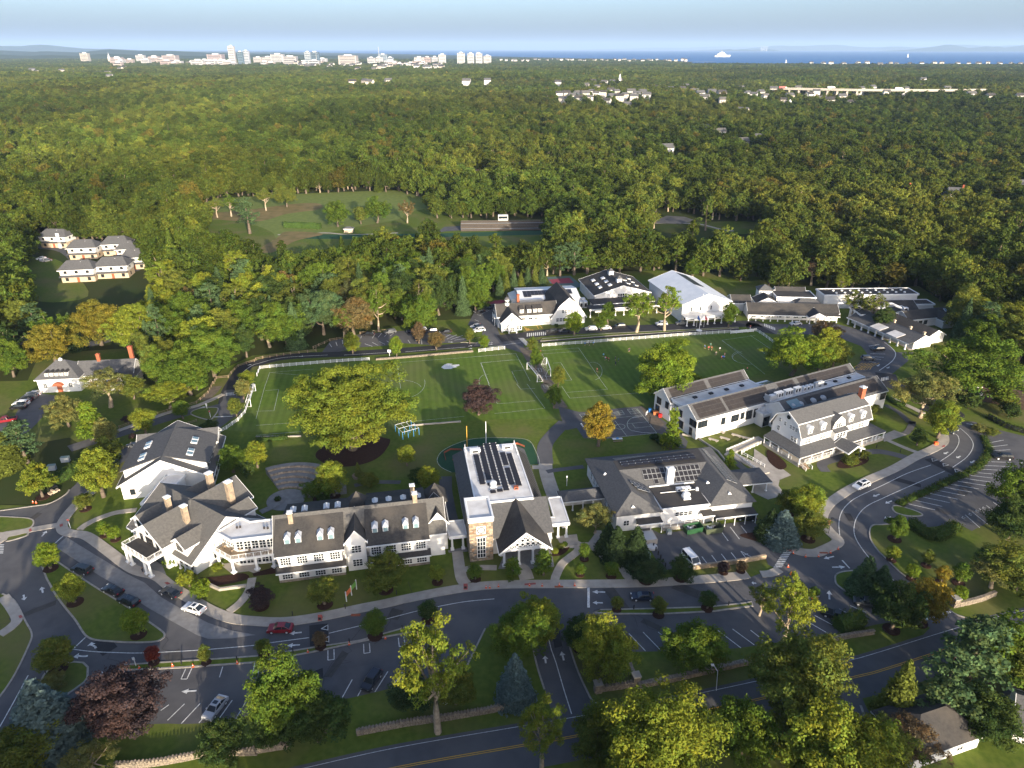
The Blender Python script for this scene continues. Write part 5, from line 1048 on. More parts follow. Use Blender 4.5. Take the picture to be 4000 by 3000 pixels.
for x in (-4,4,11.5,17.6): chimney(B,x,4.4,4.6,5.9,.7,.7,'stucco','stucco')
gable(B,-16,9,16,17,3.0,5.0,'x',.4,roof='dshingle')
B = thing('junior_school_block','small white gabled classroom block with two skylights under the big tree','building',(166,262,0),R(14))
gable(B,-9,4,14,12,3.4,5.6,'x',.4,roof='dshingle'); gable(B,4,0,10,9,3.2,5.2,'y',.4,roof='dshingle'); win(B,7,-.02,3.6,'-y',.8,.9,1,1)
for x in (3,5.5): skylight(B,x+7,6.5,5.05,.9,1.2,math.atan(.55))
for i in range(4): win(B,-8+2.4*i,3.98,1.7,'-y',1.4,1.5,2,2,'bronze')
# ---------------------------------------------------------------- townhouses on the wooded hill
def townhouse(px, wide, rz, z0, lab, nm='townhouse'):
    p = P(*px); B = thing(nm, lab, 'house', (p.x,p.y,z0), R(rz), 'half-timbered townhouses in the wood')
    w_, d_ = wide, 9.0
    MB().box(0,0,0,w_,d_,3.2).build('lower_wall', M['stucco'], B); MB().box(-.15,-.35,3.2,w_+.15,d_,6.0).build('upper_wall', M['white'], B)
    hip(B,-.2,-.4,w_+.2,d_,6.0,9.6,.6,'mshingle',walls=False,run=3.2)
    MB().slab([(-.4,-1.8,3.0),(w_+.4,-1.8,3.0),(w_+.4,-.3,3.6),(-.4,-.3,3.6)],.15).build('porch_roof', M['mshingle'], B)
    e = MB()
    for i in range(7): x = w_*i/6; e.box(x-.09,-.42,3.25,x+.09,-.36,5.95)
    e.box(-.15,-.42,4.5,w_+.15,-.37,4.65); e.build('timbering', M['wood'], B)
    for i in range(3): win(B,w_*(i+.5)/3,-.43,5.0,'-y',1.2,1.1,2,2,'bronze'); win(B,w_*(i+.5)/3,-.02,1.5,'-y',1.2,1.4,2,2,'bronze') if i != 1 else MB().box(w_/2-.6,-.06,0,w_/2+.6,.02,2.3).build('door', M['brick'], B)
    win(B,w_+.17,3.5,5.0,'+x',1.0,1.1,2,2,'bronze'); win(B,w_+.02,3.5,1.6,'+x',1.0,1.3,2,2,'bronze'); MB().lathe([(.15,7.4),(.15,9.0)],w_*.6,3.2,6).build('flue', M['lgrey'], B)
for q in (((163,967),15,-3,0,'townhouse apart on the upper left with tall white chimney'),((275,1015),13.5,8,0,'townhouse facing the turning circle, just right of the apart one'),((408,1000),13,10,0,'townhouse at the back of the row with dark roof ridge'),((465,1020),9,12,0,'middle townhouse squeezed between two neighbours'),((485,1055),10,14,0,'rightmost townhouse with front porch at the row end'),((245,1105),14.5,10,0,'front left tan townhouse with blank lower wall'),((384,1090),14,9,0,'front right tan townhouse beside the yellow shrub')): townhouse(*q)
b = bpy.data.objects['townhouse']; MB().box(10.5,-.9,0,12.2,-.3,8.2).build('chimney', M['white'], b)
# ---------------------------------------------------------------- white hipped house at the left
B = thing('hipped_house','white house with hipped slate roof, row of small dormers and brick chimneys','house',(-151.5,205,0),R(7))
hip(B,0,0,12.6,10,4.6,9.2,.5,'mshingle'); gable(B,11,3,28,11,4.2,7.4,'x',.4,roof='mshingle'); gable(B,22,-1,29,8,3.6,6.0,'y',.4,roof='mshingle')
for i in range(5):
    x = 3.2+1.5*i; o = MB().box(x-.5,.3,5.4,x+.5,2.5,6.7).build('dormer', M['trim'], B); MB().extr([(x-.65,6.65),(x+.65,6.65),(x+.4,7.0),(x,7.15),(x-.4,7.0)],'y',.1,2.8).build('dormer_roof', M['dshingle'], o); win(o,x,.28,6.05,'-y',.6,.9,2,2,t=.05)
MB().lathe([(.6,9.0),(.6,9.5),(.5,9.6),(.1,9.9)],6.3,5,10).build('lantern', M['lgrey'], B); chimney(B,17,7,6,9.6,1.0,.9,'brick','brick'); chimney(B,27,8,5,11.4,1.2,1.0,'brick','brick')
for x in (2.2,9.8): win(B,x,-.02,2.4,'-y',1.0,1.5,2,2)
MB().extr([(4.6,2.6),(8.0,2.6),(7.4,3.4),(6.3,3.7),(5.2,3.4)],'y',-1.2,.1).build('arched_hood', M['brick'], B); MB().box(5.5,-.06,0,7.1,.02,2.4).build('door', M['brick'], B)
# houses at the lower right corner
B = thing('neighbour_house','dark hipped roof of a house among shrubs at the bottom edge','house',tuple(P(3560,3010)),R(18))
hip(B,0,0,13,8,3.2,6.2,.6,'dshingle'); win(B,3,-.02,1.7,'-y',1.1,1.3,2,2); win(B,9,-.02,1.7,'-y',1.1,1.3,2,2)
B = thing('neighbour_house','pale grey cottage with slate roof at the right edge','house',tuple(P(3950,2890)),R(-28)); gable(B,0,0,12,8,3.2,5.8,'x',.5,roof='mshingle'); win(B,-.02,4,1.7,'-x',.9,1.2,2,2); win(B,2.5,-.02,1.7,'-y',.9,1.2,2,2)
area('asphalt_yard', gs(8,(1860,1060),(2130,970),(2300,1100),(2212,1250),(1900,1250)), 'asphalt', False)
for px, rz, lab in (((1890,700),5,'red-roofed house alone in the deep wood'),((1870,1090),20,'grey cottage half hidden by trees behind the car park'),((1460,1170),-8,'weathered red and grey shed among the trees')):
    p = P(*px); B = thing('wood_house', lab, 'house', (p.x,p.y,0), R(rz)); gable(B,-6,-4,6,4,4.5,8.0,'x',.5,roof='redroof' if px[0] == 1890 else 'mshingle',wall='stucco' if px[0] != 1870 else 'white'); chimney(B,3,0,6,9.4,1,.9,'brick','brick')
    for x in (-3.5,0,3.5): win(B,x,-4.02,2.6,'-y',1.0,1.4,2,2)
for px, rz, lab, w_ in (((3530,783),12,'white colonial house with brick chimney in the right wood',11),((3735,790),-20,'blue-shaded white farmhouse with several gables in the right wood',13),((3340,868),10,'dark-roofed house almost buried in the right wood',12)):
    p = P(*px); B = thing('wood_house', lab, 'house', (p.x,p.y,0), R(rz)); gable(B,-w_/2,-4.5,w_/2,4.5,6.6,10.2,'x',.5,roof='redroof' if px[0] == 3530 else 'mshingle'); gable(B,-w_/2-3,-7,-w_/2+2.5,3,5,8,'y',.4,roof='mshingle'); chimney(B,2,0,8,12,1.2,1,'brick','brick')
    for x in (-3.5,-1,1.5,4): win(B,x,-4.52,5.0,'-y',.9,1.3,2,2); win(B,x,-4.52,2.0,'-y',.9,1.4,2,2)
# bleachers and press box beyond the wood
p = P(1800,905); B = thing('grandstand','white aluminium bleachers with press box beside the far turf field','grandstand',(p.x,p.y,0),R(3))
for i in range(8): MB().box(0,1.2*i+.7,.0,52,1.2*i+1.15,.35+.55*i).build('riser', M['bronze'], B); MB().box(0,1.2*i,.75+.55*i,52,1.2*i+.45,.85+.55*i).build('bench_row', M[('wood','grey','wood','wallstone')[i%4]], B)
MB().box(23,9.8,0,29,12.5,7.5).build('press_box', M['white'], B); MB().box(23.3,9.72,5.4,28.7,9.79,6.9).build('pane', M['glass'], B)
B = thing('pavilion','small low white pavilion at the far turf field','pavilion',tuple(P(1345,910)),0); hip(B,0,0,5,3,2.4,3.6,.4,'mshingle',wall='stucco')
# tennis courts behind the annexe
for q, nm in ((((675,165),(860,155),(960,240),(900,250),(700,215)),'court'),(((690,185),(850,172),(890,212),(720,220)),'courtred')): area('tennis_court', gs(13,*q), nm, False, z=.05 if nm == 'court' else .07)
area('tennis_court', gs(13,(180,360),(330,345),(360,360),(300,380),(190,380)), 'courtred', False, z=.05)
# ---------------------------------------------------------------- distant suburb, city, shore
HOUSES = []
hr = random.Random(21)
def house(ovx, ovy, wd, label, group, hgt=None, colr=None, flatr=False):
    p = far(ovx, ovy); k = hr.uniform(.85,1.2); w_ = wd*k; d_ = w_*.7; h_ = hgt or hr.uniform(6,8.5); lift = 3.5 if p.y < 1300 else 7.0
    B = thing('house', label, 'house', (p.x,p.y,float(hill(p.x,p.y))), hr.uniform(-.6,.6), group)
    m = MB()
    o = MB().extr([(-d_/2,0),(d_/2,0),(d_/2,h_+lift),(0,h_+lift+d_*.38),(-d_/2,h_+lift)],'x',-w_/2,w_/2).build('wall', M['obj'], B); o.color = (*(colr or hr.choice([(.6,.58,.55),(.55,.5,.43),(.45,.44,.42),(.6,.56,.5),(.4,.36,.31)])),1)
    s = d_*.38/(d_/2); q = .5
    MB().extr([(-d_/2-q,h_+lift-q*s),(0,h_+lift+d_*.38),(d_/2+q,h_+lift-q*s),(d_/2+q,h_+lift-q*s+.4),(0,h_+lift+d_*.38+.45),(-d_/2-q,h_+lift-q*s+.4)],'x',-w_/2-q,w_/2+q).build('roof', M[hr.choice(['mshingle','dshingle','mshingle','shingle'])], B)
    for x in (-.3,0,.3): put('window', _pane(1.4,1.6,'glass'), B, (x*w_,-d_/2-.02,lift+h_*.62))
    HOUSES.append((p.x,p.y,w_*.62)); return B
def cluster(lst, wd, label, group):
    for (x, y) in lst: house(x, y, wd, label, group)
cluster([(1207,225),(1222,223),(1234,230),(1246,224),(1262,226),(1277,218),(1288,226),(1302,224),(1318,215),(1330,222),(1348,230),(1362,222),(1374,226),(1386,220),(1352,246),(1216,237),(1250,236),(1272,234),(1296,235),(1322,232),(1338,233),(1368,234),(1395,228),(1310,241)], 14, 'pale house in the dense row of the middle suburb', 'houses of the middle suburb')
cluster([(1205,190),(1280,186),(1305,190),(1322,188),(1290,200),(1266,196),(1340,184),(1415,200),(1448,205),(1472,209),(1480,196),(1498,215),(1510,222),(1520,232),(1535,218),(1556,222)], 15, 'scattered pale house above the middle suburb', 'scattered suburb houses')
cluster([(1612,224),(1625,228),(1640,222),(1560,238),(1604,252),(1650,230),(1668,214),(1690,236),(1702,228),(1720,214),(1745,226),(1760,220),(1772,232),(1790,238),(1815,228),(1835,240),(1600,200),(1760,198),(1800,205),(1880,213),(1910,224),(1950,217),(1986,206),(1990,190),(2040,214),(2090,232),(2130,240),(2170,246),(2195,240),(1855,216)], 14, 'small house by the viaduct in the right suburb', 'houses near the viaduct')
cluster([(1520,296),(1553,306),(1585,328),(1600,331),(1637,322),(1437,345),(2005,398),(2195,430)], 12, 'lone house deep in the right wood', 'houses hidden in the right wood')
cluster([(72,160),(80,163),(135,160),(155,166),(165,164),(215,165),(240,164),(262,158),(270,156),(235,170),(240,178),(762,190),(790,187),(800,190),(840,186),(1053,187),(1008,188),(330,181)], 20, 'lone pale house on the far wooded rise', 'houses on the far rise')
for i in range(34):
    house(1080+i*12.2+hr.uniform(-4,4), hr.uniform(131.5,134.5), 26, 'white shore house along the wooded point', 'houses along the point')
for i in range(20):
    house(1750+i*24+hr.uniform(-8,8), hr.uniform(139.5,143), 26, 'shore house on the near bank of the sound', 'houses along the near shore')
for i in range(46):
    x = hr.uniform(640,960); house(x, hr.uniform(143,157)-abs(x-790)*.02, 26, 'pale house at the foot of the city', 'houses at the foot of the city')
# the city skyline: ovx0, ovx1, ov top, ov base, material colour, label
CITY = [(497,510,108,143,(.80,.78,.75),'tallest white tower of the far city'),(516,527,118,143,(.20,.30,.36),'blue glass tower right of the tallest city tower'),(527,540,116,141,(.70,.74,.78),'pale slanted-top tower right of the blue glass tower'),(176,192,119,136,(.80,.72,.60),'pair of tan slab towers at the far left of the city'),(295,312,122,134,(.82,.78,.72),'white block on the left of the city'),(322,342,124,135,(.62,.50,.44),'brick-coloured block left of centre'),(352,381,123,138,(.66,.55,.50),'broad pinkish block left of centre'),(449,480,121,136,(.62,.50,.46),'row of reddish mid-rise blocks'),(241,262,126,136,(.60,.48,.42),'low brown block beside the spire'),(660,672,118,142,(.55,.62,.66),'grey tower joined to a dark glass tower'),(672,690,118,141,(.16,.24,.30),'dark glass tower in the middle of the city'),(586,612,121,138,(.74,.72,.68),'white mid-rise row in the middle of the city'),(612,640,125,140,(.66,.62,.58),'stepped mid-rise beside the white row'),(732,770,124,141,(.72,.64,.56),'long tan block right of the glass tower'),(818,836,121,136,(.36,.44,.50),'stepped grey-blue office block'),(836,850,127,138,(.44,.50,.54),'lower wing of the grey-blue office block'),(895,915,126,136,(.78,.70,.62),'low cream block left of the apartment towers'),(916,930,126,137,(.60,.46,.40),'red-brown block left of the apartment towers'),(948,963,122,140,(.82,.80,.76),'slim white tower left of the four apartment towers'),(988,1004,119,139,(.82,.80,.76),'first of four white apartment towers by the water'),(1010,1024,120,139,(.78,.77,.74),'second of four white apartment towers by the water'),(1028,1042,120,139,(.80,.78,.75),'third of four white apartment towers by the water'),(1045,1061,124,139,(.82,.78,.72),'shortest of four white apartment towers by the water')]
def tower(x0, x1, yt, yb, c, lab, grp=None):
    p0, p1 = far(x0,yb), far(x1,yb); Y = p0.y; w_ = p1.x-p0.x; h_ = (yb-yt)*OV_/FPX*Y*_c*1.02/_c; d_ = max(18, w_*.7)
    B = thing('city_building', lab, 'building', (p0.x,p0.y,0), 0, grp)
    o = MB().box(0,0,0,w_,d_,h_).build('wall', M['obj'], B); o.color = (c[0]*.5,c[1]*.5,c[2]*.52,1)
    MB().box(w_*.3,d_*.3,h_,w_*.7,d_*.7,h_+6).build('plant_room', M['lgrey'], B)
    nf = max(2,int(h_/9))
    mb = MB()
    for i in range(nf): z = h_*(i+.35)/nf; mb.box(w_*.06,-.6,z,w_*.94,.4,z+h_/nf*.38)
    q = mb.build('window_band', M['glass'], B, fix=False); q['kind'] = 'stuff'
    HOUSES.append((p0.x+w_/2,p0.y,w_*.6)); return B
for t_ in CITY: tower(*t_)
cr = random.Random(5)
for i in range(58):
    x = cr.uniform(225,935); wd = cr.uniform(10,26); yb = cr.uniform(136,146); hh = cr.uniform(4,11)
    tower(x,x+wd,yb-hh,yb,cr.choice([(.78,.70,.62),(.70,.58,.50),(.80,.77,.73),(.62,.50,.44),(.74,.72,.70)]),'low pale block in the crowded streets of the far city','low blocks of the far city')
sp = far(238,136); B = thing('church','slim church spire on the left of the far city','church',(sp.x,sp.y,0)); MB().box(-8,-8,0,8,8,30).build('tower', M['stucco'], B); MB().add([(-9,-9,30),(9,-9,30),(9,9,30),(-9,9,30),(0,0,75)],[(0,1,4),(1,2,4),(2,3,4),(3,0,4)]).build('spire', M['grey'], B)
sp = far(1338,187); B = thing('church','small white steeple among the suburb trees','church',(sp.x,sp.y,0)); MB().box(-3,-3,0,3,3,20).build('tower', M['white'], B); MB().add([(-3.4,-3.4,20),(3.4,-3.4,20),(3.4,3.4,20),(-3.4,3.4,20),(0,0,36)],[(0,1,4),(1,2,4),(2,3,4),(3,0,4)]).build('spire', M['white'], B)
for ox, lab in ((685,'thin radio mast in the middle of the city'),(820,'tall thin mast over the right of the city')):
    q = far(ox,141); B = tag(MB().tube([(0,0,0),(0,0,110 if ox > 700 else 75)],1.6,4).build('radio_mast', M['grey'], None, loc=(q.x,q.y,0)), lab, 'mast')
# viaduct of the parkway
va = [far(1680,216),far(1760,218),far(1845,220),far(1990,221),far(2120,220)]
for i in range(40): p = va[0].lerp(va[-1],i/39); HOUSES.append((p.x,p.y,12))
B = thing('viaduct','long low concrete viaduct crossing the wooded valley at right','bridge',(0,0,0))
n = band(va,16,21,24); n.build('deck', M['concrete'], B); band(offs(va,-8.2),.6,23.8,25.4).build('parapet', M['concrete'], B)
for i in range(9):
    t = i/8; p = va[0].lerp(va[2],t) if t < 1 else va[2]; MB().box(p.x-2,p.y-6,0,p.x+2,p.y+6,21).build('pier', M['concrete'], B)
for ox, c, lab in ((1686,(.45,.06,.05),'red truck on the viaduct'),(1790,(.8,.8,.8),'white truck on the viaduct'),(1935,(.8,.78,.75),'long white trailer beyond the viaduct')):
    q = far(ox,217.2 if ox < 1900 else 220.5); B = thing('truck', lab, 'truck', (q.x,q.y-2,24)); o = MB().box(-8,-1.3,.9,5,1.3,4.2).build('trailer', M['obj'], B); o.color = (*c,1); MB().box(5.4,-1.2,.6,8,1.2,3.2).build('cab', M['white'], B); MB().box(-7,-1.25,0,8,1.25,.9).build('chassis', M['rubber'], B)
q = far(2150,222); B = thing('warehouse','flat sandy-coloured roadside warehouse at the right edge of the suburb','building',(q.x,q.y,0)); MB().box(-60,0,0,50,40,9).build('wall', M['stucco'], B); MB().box(-61,-1,9,51,41,10).build('roof', M['lgrey'], B)
q = far(1680,240); B = thing('brick_school','red brick school with white cupola in the suburb','building',(q.x,q.y,0)); MB().box(-45,0,0,20,22,12).build('wall', M['brick'], B); MB().box(-46,-1,12,21,23,13).build('roof', M['mshingle'], B); MB().lathe([(3,12),(3,15),(1.5,17),(.2,19)],22,8,8).build('cupola', M['white'], B); MB().box(20,2,0,60,24,10).build('wing', M['white'], B)
# far shore and distant hills
def ridge(name, x0, x1, yb, yt, mt, seed, depth=1500):
    rr2 = random.Random(seed); n = 70; a = far(x0,yb); Y = a.y; top = []; m = MB(); vs = []
    for i in range(n+1):
        x = (far(x0,yb).x)+(far(x1,yb).x-far(x0,yb).x)*i/n; e = min(1,8*i/n,8*(n-i)/n)
        h_ = (yb-yt)*OV_/FPX*Y*1.1*e*(.75+.18*math.sin(i*.35+seed)+.12*math.sin(i*.9)+rr2.uniform(-.06,.06)); vs.append((x,h_))
    k = n+1
    m.add([(x,Y,-3.2) for x, h_ in vs]+[(x,Y+depth*.25,max(0,h_)) for x, h_ in vs]+[(x,Y+depth,-3.2) for x, h_ in vs],[(i,i+1,k+i+1,k+i) for i in range(n)]+[(k+i,k+i+1,2*k+i+1,2*k+i) for i in range(n)])
    o = struct(name, m, M[mt], fix=False); return o
RD = lambda nm, x0, x1, D, h, sd, dp=4000: ridge(nm, x0, x1, (190+FPX*CAM_H*1.2/D)/OV_, (190+FPX*CAM_H*1.2/D-h*FPX/D)/OV_, 'farwood', sd, dp)
RD('far_shore',1500,2900,42000,260,3); RD('far_shore',1250,2600,60000,230,8); RD('far_headland',1960,2900,30000,230,12); RD('far_headland',1575,1700,33000,70,5)
RD('far_hills',-900,560,11000,75,2); RD('far_hills',-500,820,8500,42,7,1500); RD('far_hills',-1200,330,22000,190,14); RD('point_wood',1050,1480,6700,16,6,300)
struct('beach', band([far(1470,133.2),far(1500,133.4),far(1545,133.0)],60,.2), M['sandbeach'], fix=False)
q = far(1560,122.5); B = thing('motor_yacht','white motor yacht on the sound','boat',(q.x,q.y,-3)); L0 = 210
MB().add([(-L0/2,-18,0),(L0/2-30,-18,0),(L0/2,0,0),(L0/2-30,18,0),(-L0/2,18,0),(-L0/2,-20,22),(L0/2-20,-20,24),(L0/2+10,0,26),(L0/2-20,20,24),(-L0/2,20,22)],[(0,1,6,5),(1,2,7,6),(2,3,8,7),(3,4,9,8),(4,0,5,9),(5,6,7,8,9)]).build('hull', M['white'], B); MB().box(-70,-14,22,45,14,42).build('cabin', M['white'], B); MB().box(-40,-10,42,20,10,60).build('bridge', M['white'], B); MB().box(-68,-14.6,29,44,14.6,35).build('window_band', M['glass'], B); MB().tube([(-10,0,60),(-10,0,82)],3,4).build('mast', M['white'], B)
for ox, oy in ((1697,135),(1030,119),(1960,123.5),(1745,106.8)):
    q = far(ox,oy); B = thing('sailboat','small sailboat with one white sail on the sound','boat',(q.x,q.y,-3),0,'sailboats on the sound'); s_ = q.y/9000; MB().add([(-14*s_,-4*s_,0),(14*s_,-4*s_,0),(18*s_,0,3*s_),(14*s_,4*s_,0),(-14*s_,4*s_,0),(0,0,-2)],[(0,1,5),(1,2,5),(2,3,5),(3,4,5),(4,0,5),(0,4,3,2,1)]).build('hull', M['white'], B); MB().add([(0,-.6,3*s_),(14*s_,-.6,4*s_),(0,-.6,42*s_),(0,.6,3*s_),(14*s_,.6,4*s_),(0,.6,42*s_)],[(0,1,2),(5,4,3),(0,3,4,1),(1,4,5,2),(2,5,3,0)]).build('sail', M['trim'], B)
for i in range(4):
    q = far(1647+i*4,(190+FPX*120/33000)/OV_); MB_ = MB().cyl(0,0,0,q.y*.006,q.y*.00035,q.y*.00028,8).build('power_station_stack', M['white'], None, loc=(q.x,q.y+200,0)); tag(MB_, 'tall white power station stack on the far shore', 'chimney', 'four stacks on the far shore')
# ---------------------------------------------------------------- tree library
def _unit(a): return a/np.maximum(np.linalg.norm(a,axis=1,keepdims=True),1e-6)
def leaf_mesh(name, c, n, s, colr, material, rng):
    k = len(c); r = rng.normal(size=(k,3)); u = _unit(np.cross(n, r)); v = np.cross(n, u)
    a = (s*rng.uniform(.75,1.25,k))[:,None]*.5; b = (s*rng.uniform(.45,.8,k))[:,None]*.5
    q = np.stack([c-u*a-v*b, c+u*a-v*b*.6, c+u*a+v*b, c-u*a*.8+v*b],1).reshape(-1,3)
    me = bpy.data.meshes.new(name)
    me.vertices.add(4*k); me.vertices.foreach_set('co', q.astype(np.float32).ravel())
    me.loops.add(4*k); me.loops.foreach_set('vertex_index', np.arange(4*k,dtype=np.int32))
    me.polygons.add(k); me.polygons.foreach_set('loop_start', np.arange(0,4*k,4,dtype=np.int32))
    try: me.polygons.foreach_set('loop_total', np.full(k,4,dtype=np.int32))
    except Exception: pass
    me.materials.append(material)
    at = me.attributes.new('lc','FLOAT_COLOR','FACE')
    at.data.foreach_set('color', np.concatenate([colr,np.ones((k,1))],1).astype(np.float32).ravel())
    me.update(calc_edges=True); return me

def clump_leaves(clumps, leaf, cover, rng, up=.15, jit=.75):
    C, Nn, Cl = [], [], []
    if clumps[0][1][0] > leaf*2.2:          # each bough carries several leaf sprays
        sub = []
        for (c, rad, tone, hue) in clumps:
            k = 7
            for d in _unit(rng.normal(size=(k,3))+np.array([0,0,.25])):
                f = rng.uniform(.5,1.05); q = rng.uniform(.36,.6); cc = np.array(c)+d*np.array(rad)*f
                sub.append((tuple(cc), tuple(np.array(rad)*q*np.array([1,1,rng.uniform(.7,1)])), tone*rng.uniform(.86,1.14), hue+rng.normal()*.03))
        clumps = sub; cover = cover*.40
    for (c, rad, tone, hue) in clumps:
        area = 4*math.pi*((rad[0]*rad[1])**1.6/3+2*(rad[0]*rad[2])**1.6/3)**(1/1.6)
        k = max(6, int(cover*area/(leaf*leaf*.5)))
        d = _unit(rng.normal(size=(k,3))+np.array([0,0,up*2]))
        lump = 1+.16*np.sin(d[:,0]*5+c[0])*np.cos(d[:,1]*5+c[2])+.12*np.sin(d[:,2]*7+c[1])
        p = np.array(c)+d*np.array(rad)*(lump*rng.uniform(.62,1.12,k))[:,None]
        n = _unit(d+jit*rng.normal(size=(k,3))*.6+np.array([0,0,.25]))
        t = tone*rng.uniform(.78,1.25,k); h = hue+rng.normal(size=k)*.07
        C.append(p); Nn.append(n); Cl.append(np.stack([t*(1+h), t, t*(1-.8*h)],1))
    return np.concatenate(C), np.concatenate(Nn), np.clip(np.concatenate(Cl),0,3)

def crown_clumps(kind, w, h, rng):
    cl = []; r = w/2
    if kind in ('broad','open','umbrella','huge'):
        zb = {'broad':.08,'open':.36,'umbrella':.5,'huge':.06}[kind]*h
        n = {'broad':54,'open':26,'umbrella':30,'huge':110}[kind]
        cz = (zb+h)/2; rz = (h-zb)/2
        ga = math.pi*(3-math.sqrt(5)); ph = rng.uniform(0,6.28)
        for i in range(n):
            t = (i+.5)/n; z = 1-1.75*t; z = max(z,-.8)
            rr = math.sqrt(max(0,1-z*z)); a = ga*i+ph
            shell = rng.uniform(.48,.95) if rng.random()<.84 else rng.uniform(.1,.45)
            if kind == 'open': shell = rng.uniform(.45,1.0)
            wob = 1+.2*math.sin(2*a+ph)+.16*math.sin(3*a-ph*2)+.1*math.sin(5*a+1)
            x = math.cos(a)*rr*r*shell*wob; y = math.sin(a)*rr*r*shell*wob
            zz = cz+z*rz*shell*(1+.12*math.sin(a*1.7+ph))
            if kind == 'umbrella': zz = h*.72+z*h*.2+.05*h*math.sin(a)
            q = {'broad':.165,'open':.135,'umbrella':.15,'huge':.115}[kind]*w*rng.uniform(.7,1.25)
            fl = .62 if kind == 'umbrella' else rng.uniform(.62,.88)
            cl.append(((x,y,zz),(q*rng.uniform(.85,1.15),q*rng.uniform(.85,1.15),q*fl),rng.uniform(.80,1.20),rng.normal()*.06))
    elif kind in ('oval','col','cone'):
        n = {'oval':26,'col':20,'cone':26}[kind]; zb = {'oval':.2,'col':.04,'cone':.06}[kind]*h
        for i in range(n):
            t = (i+.5)/n; z = zb+(h-zb)*(.08+.86*t)
            if kind == 'oval': pr = math.sin(math.pi*min(1,(t*.86+.1)))**.7
            elif kind == 'col': pr = .62+.38*math.sin(math.pi*min(1,t*.9+.08))
            else: pr = 1.02-.9*t
            a = i*2.4+rng.uniform(-.4,.4); rr = r*pr*.52*rng.uniform(.8,1.15)
            q = max(.16*w, .50*r*pr)*rng.uniform(.85,1.15)
            cl.append(((math.cos(a)*rr,math.sin(a)*rr,z),(q,q,q*1.05),rng.uniform(.84,1.18),rng.normal()*.06))
    elif kind == 'shrub':
        for i in range(12):
            a = i*2.4; rr = r*.6*math.sqrt((i+.3)/12); q = .42*r*rng.uniform(.8,1.2)
            cl.append(((math.cos(a)*rr,math.sin(a)*rr,h*.62*(1-.5*(rr/r)**2)),(q,q,h*.38),rng.uniform(.85,1.15),rng.normal()*.05))
    elif kind == 'pine':
        for i in range(30):
            t = rng.uniform(.28,1); z = h*t; a = rng.uniform(0,6.28); rr = r*(1.1-.75*t)*rng.uniform(.25,1)
            q = .17*w*rng.uniform(.7,1.2)
            cl.append(((math.cos(a)*rr,math.sin(a)*rr,z),(q,q,q*.5),rng.uniform(.8,1.2),rng.normal()*.04))
    return cl

def limbs(kind, w, h, clumps, rng, thick=1.0):
    mb = MB(); r0 = (.020*h+.018*w)*thick; top = {'broad':.62,'huge':.6,'open':.82,'umbrella':.45,'oval':.85,'col':.8,'cone':.9,'shrub':.3,'pine':.96}[kind]*h
    bx, by = rng.normal()*.02*w, rng.normal()*.02*w
    pts = [(0,0,0),(bx,by,.25*top),(bx*1.5,by*.5,.6*top),(bx*.5,by,top)]
    mb.tube(pts, [r0*1.25,r0,r0*.72,r0*.25], 6)
    if kind in ('broad','open','umbrella','huge'):
        k = {'broad':9,'open':13,'umbrella':9,'huge':16}[kind]
        idx = rng.permutation(len(clumps))[:k]
        for i in idx:
            c = np.array(clumps[i][0]); f = rng.uniform(.35,.8)
            if kind == 'umbrella': f = rng.uniform(.55,.9)
            s = np.array([bx,by,top*f]);
            if c[2] < s[2]: s[2] = max(.25*top, c[2]*.8)
            m = s*.5+c*.5+np.array([0,0,-.04*h])+rng.normal(size=3)*.02*w
            mb.tube([s,m,c], [r0*.48,r0*.32,r0*.10], 4)
    return mb

def spruce(w, h, leaf, cover, rng):
    C, Nn, Cl = [], [], []; r = w/2; lv = int(max(12, h/.55))
    for i in range(lv):
        t = i/lv; z = h*(.05+.93*t); rr = r*(1-t)**.82*rng.uniform(.9,1.1)+.12
        nb = max(5, int(5+9*(1-t)))
        for b in range(nb):
            a = 6.283*b/nb+i*1.7+rng.uniform(-.2,.2); L = rr*rng.uniform(.82,1.12); k = max(3,int(cover*7*L/leaf))
            u = np.sqrt(rng.uniform(.02,1,k)); sp = rng.normal(size=k)*.12*L*(.4+u)
            x = np.cos(a)*u*L-np.sin(a)*sp; y = np.sin(a)*u*L+np.cos(a)*sp
            zz = z-.34*L*u**1.4+rng.normal(size=k)*.10+.1*np.abs(sp)*-1
            C.append(np.stack([x,y,zz],1)); out = np.array([np.cos(a)*.45,np.sin(a)*.45,.75])
            Nn.append(_unit(out+rng.normal(size=(k,3))*.38)); tn = rng.uniform(.82,1.2)*rng.uniform(.75,1.25,k)
            Cl.append(np.stack([tn]*3,1))
    return np.concatenate(C), np.concatenate(Nn), np.concatenate(Cl)

_pc = {}
def proto(kind, w, h, leaf, cover, seed, material='leaf'):
    """(crown mesh, trunk mesh) for one kind of tree at its real size"""
    key = (kind,w,h,leaf,cover,seed,material)
    if key in _pc: return _pc[key]
    rng = np.random.default_rng(seed*7919+int(w*10))
    if kind == 'spruce':
        c, n, cl = spruce(w,h,leaf,cover,rng); tm = MB(); tm.tube([(0,0,0),(0,0,h*.5),(0,0,h*.97)],[.022*h,.014*h,.01],6)
        s = np.full(len(c), leaf)
    else:
        cls = crown_clumps(kind,w,h,rng); c, n, cl = clump_leaves(cls,leaf,cover,rng, .5 if kind=='pine' else .2)
        tm = limbs(kind,w,h,cls,rng); s = np.full(len(c), leaf)
        keep = c[:,2] > .15; c, n, cl, s = c[keep], n[keep], cl[keep], s[keep]
    me = leaf_mesh('crown', c, n, s, cl, M[material], rng)
    tr = tm.mesh('trunk', M['palebark' if kind in ('open','umbrella') else 'bark'], False, True)
    _pc[key] = (me, tr); return _pc[key]

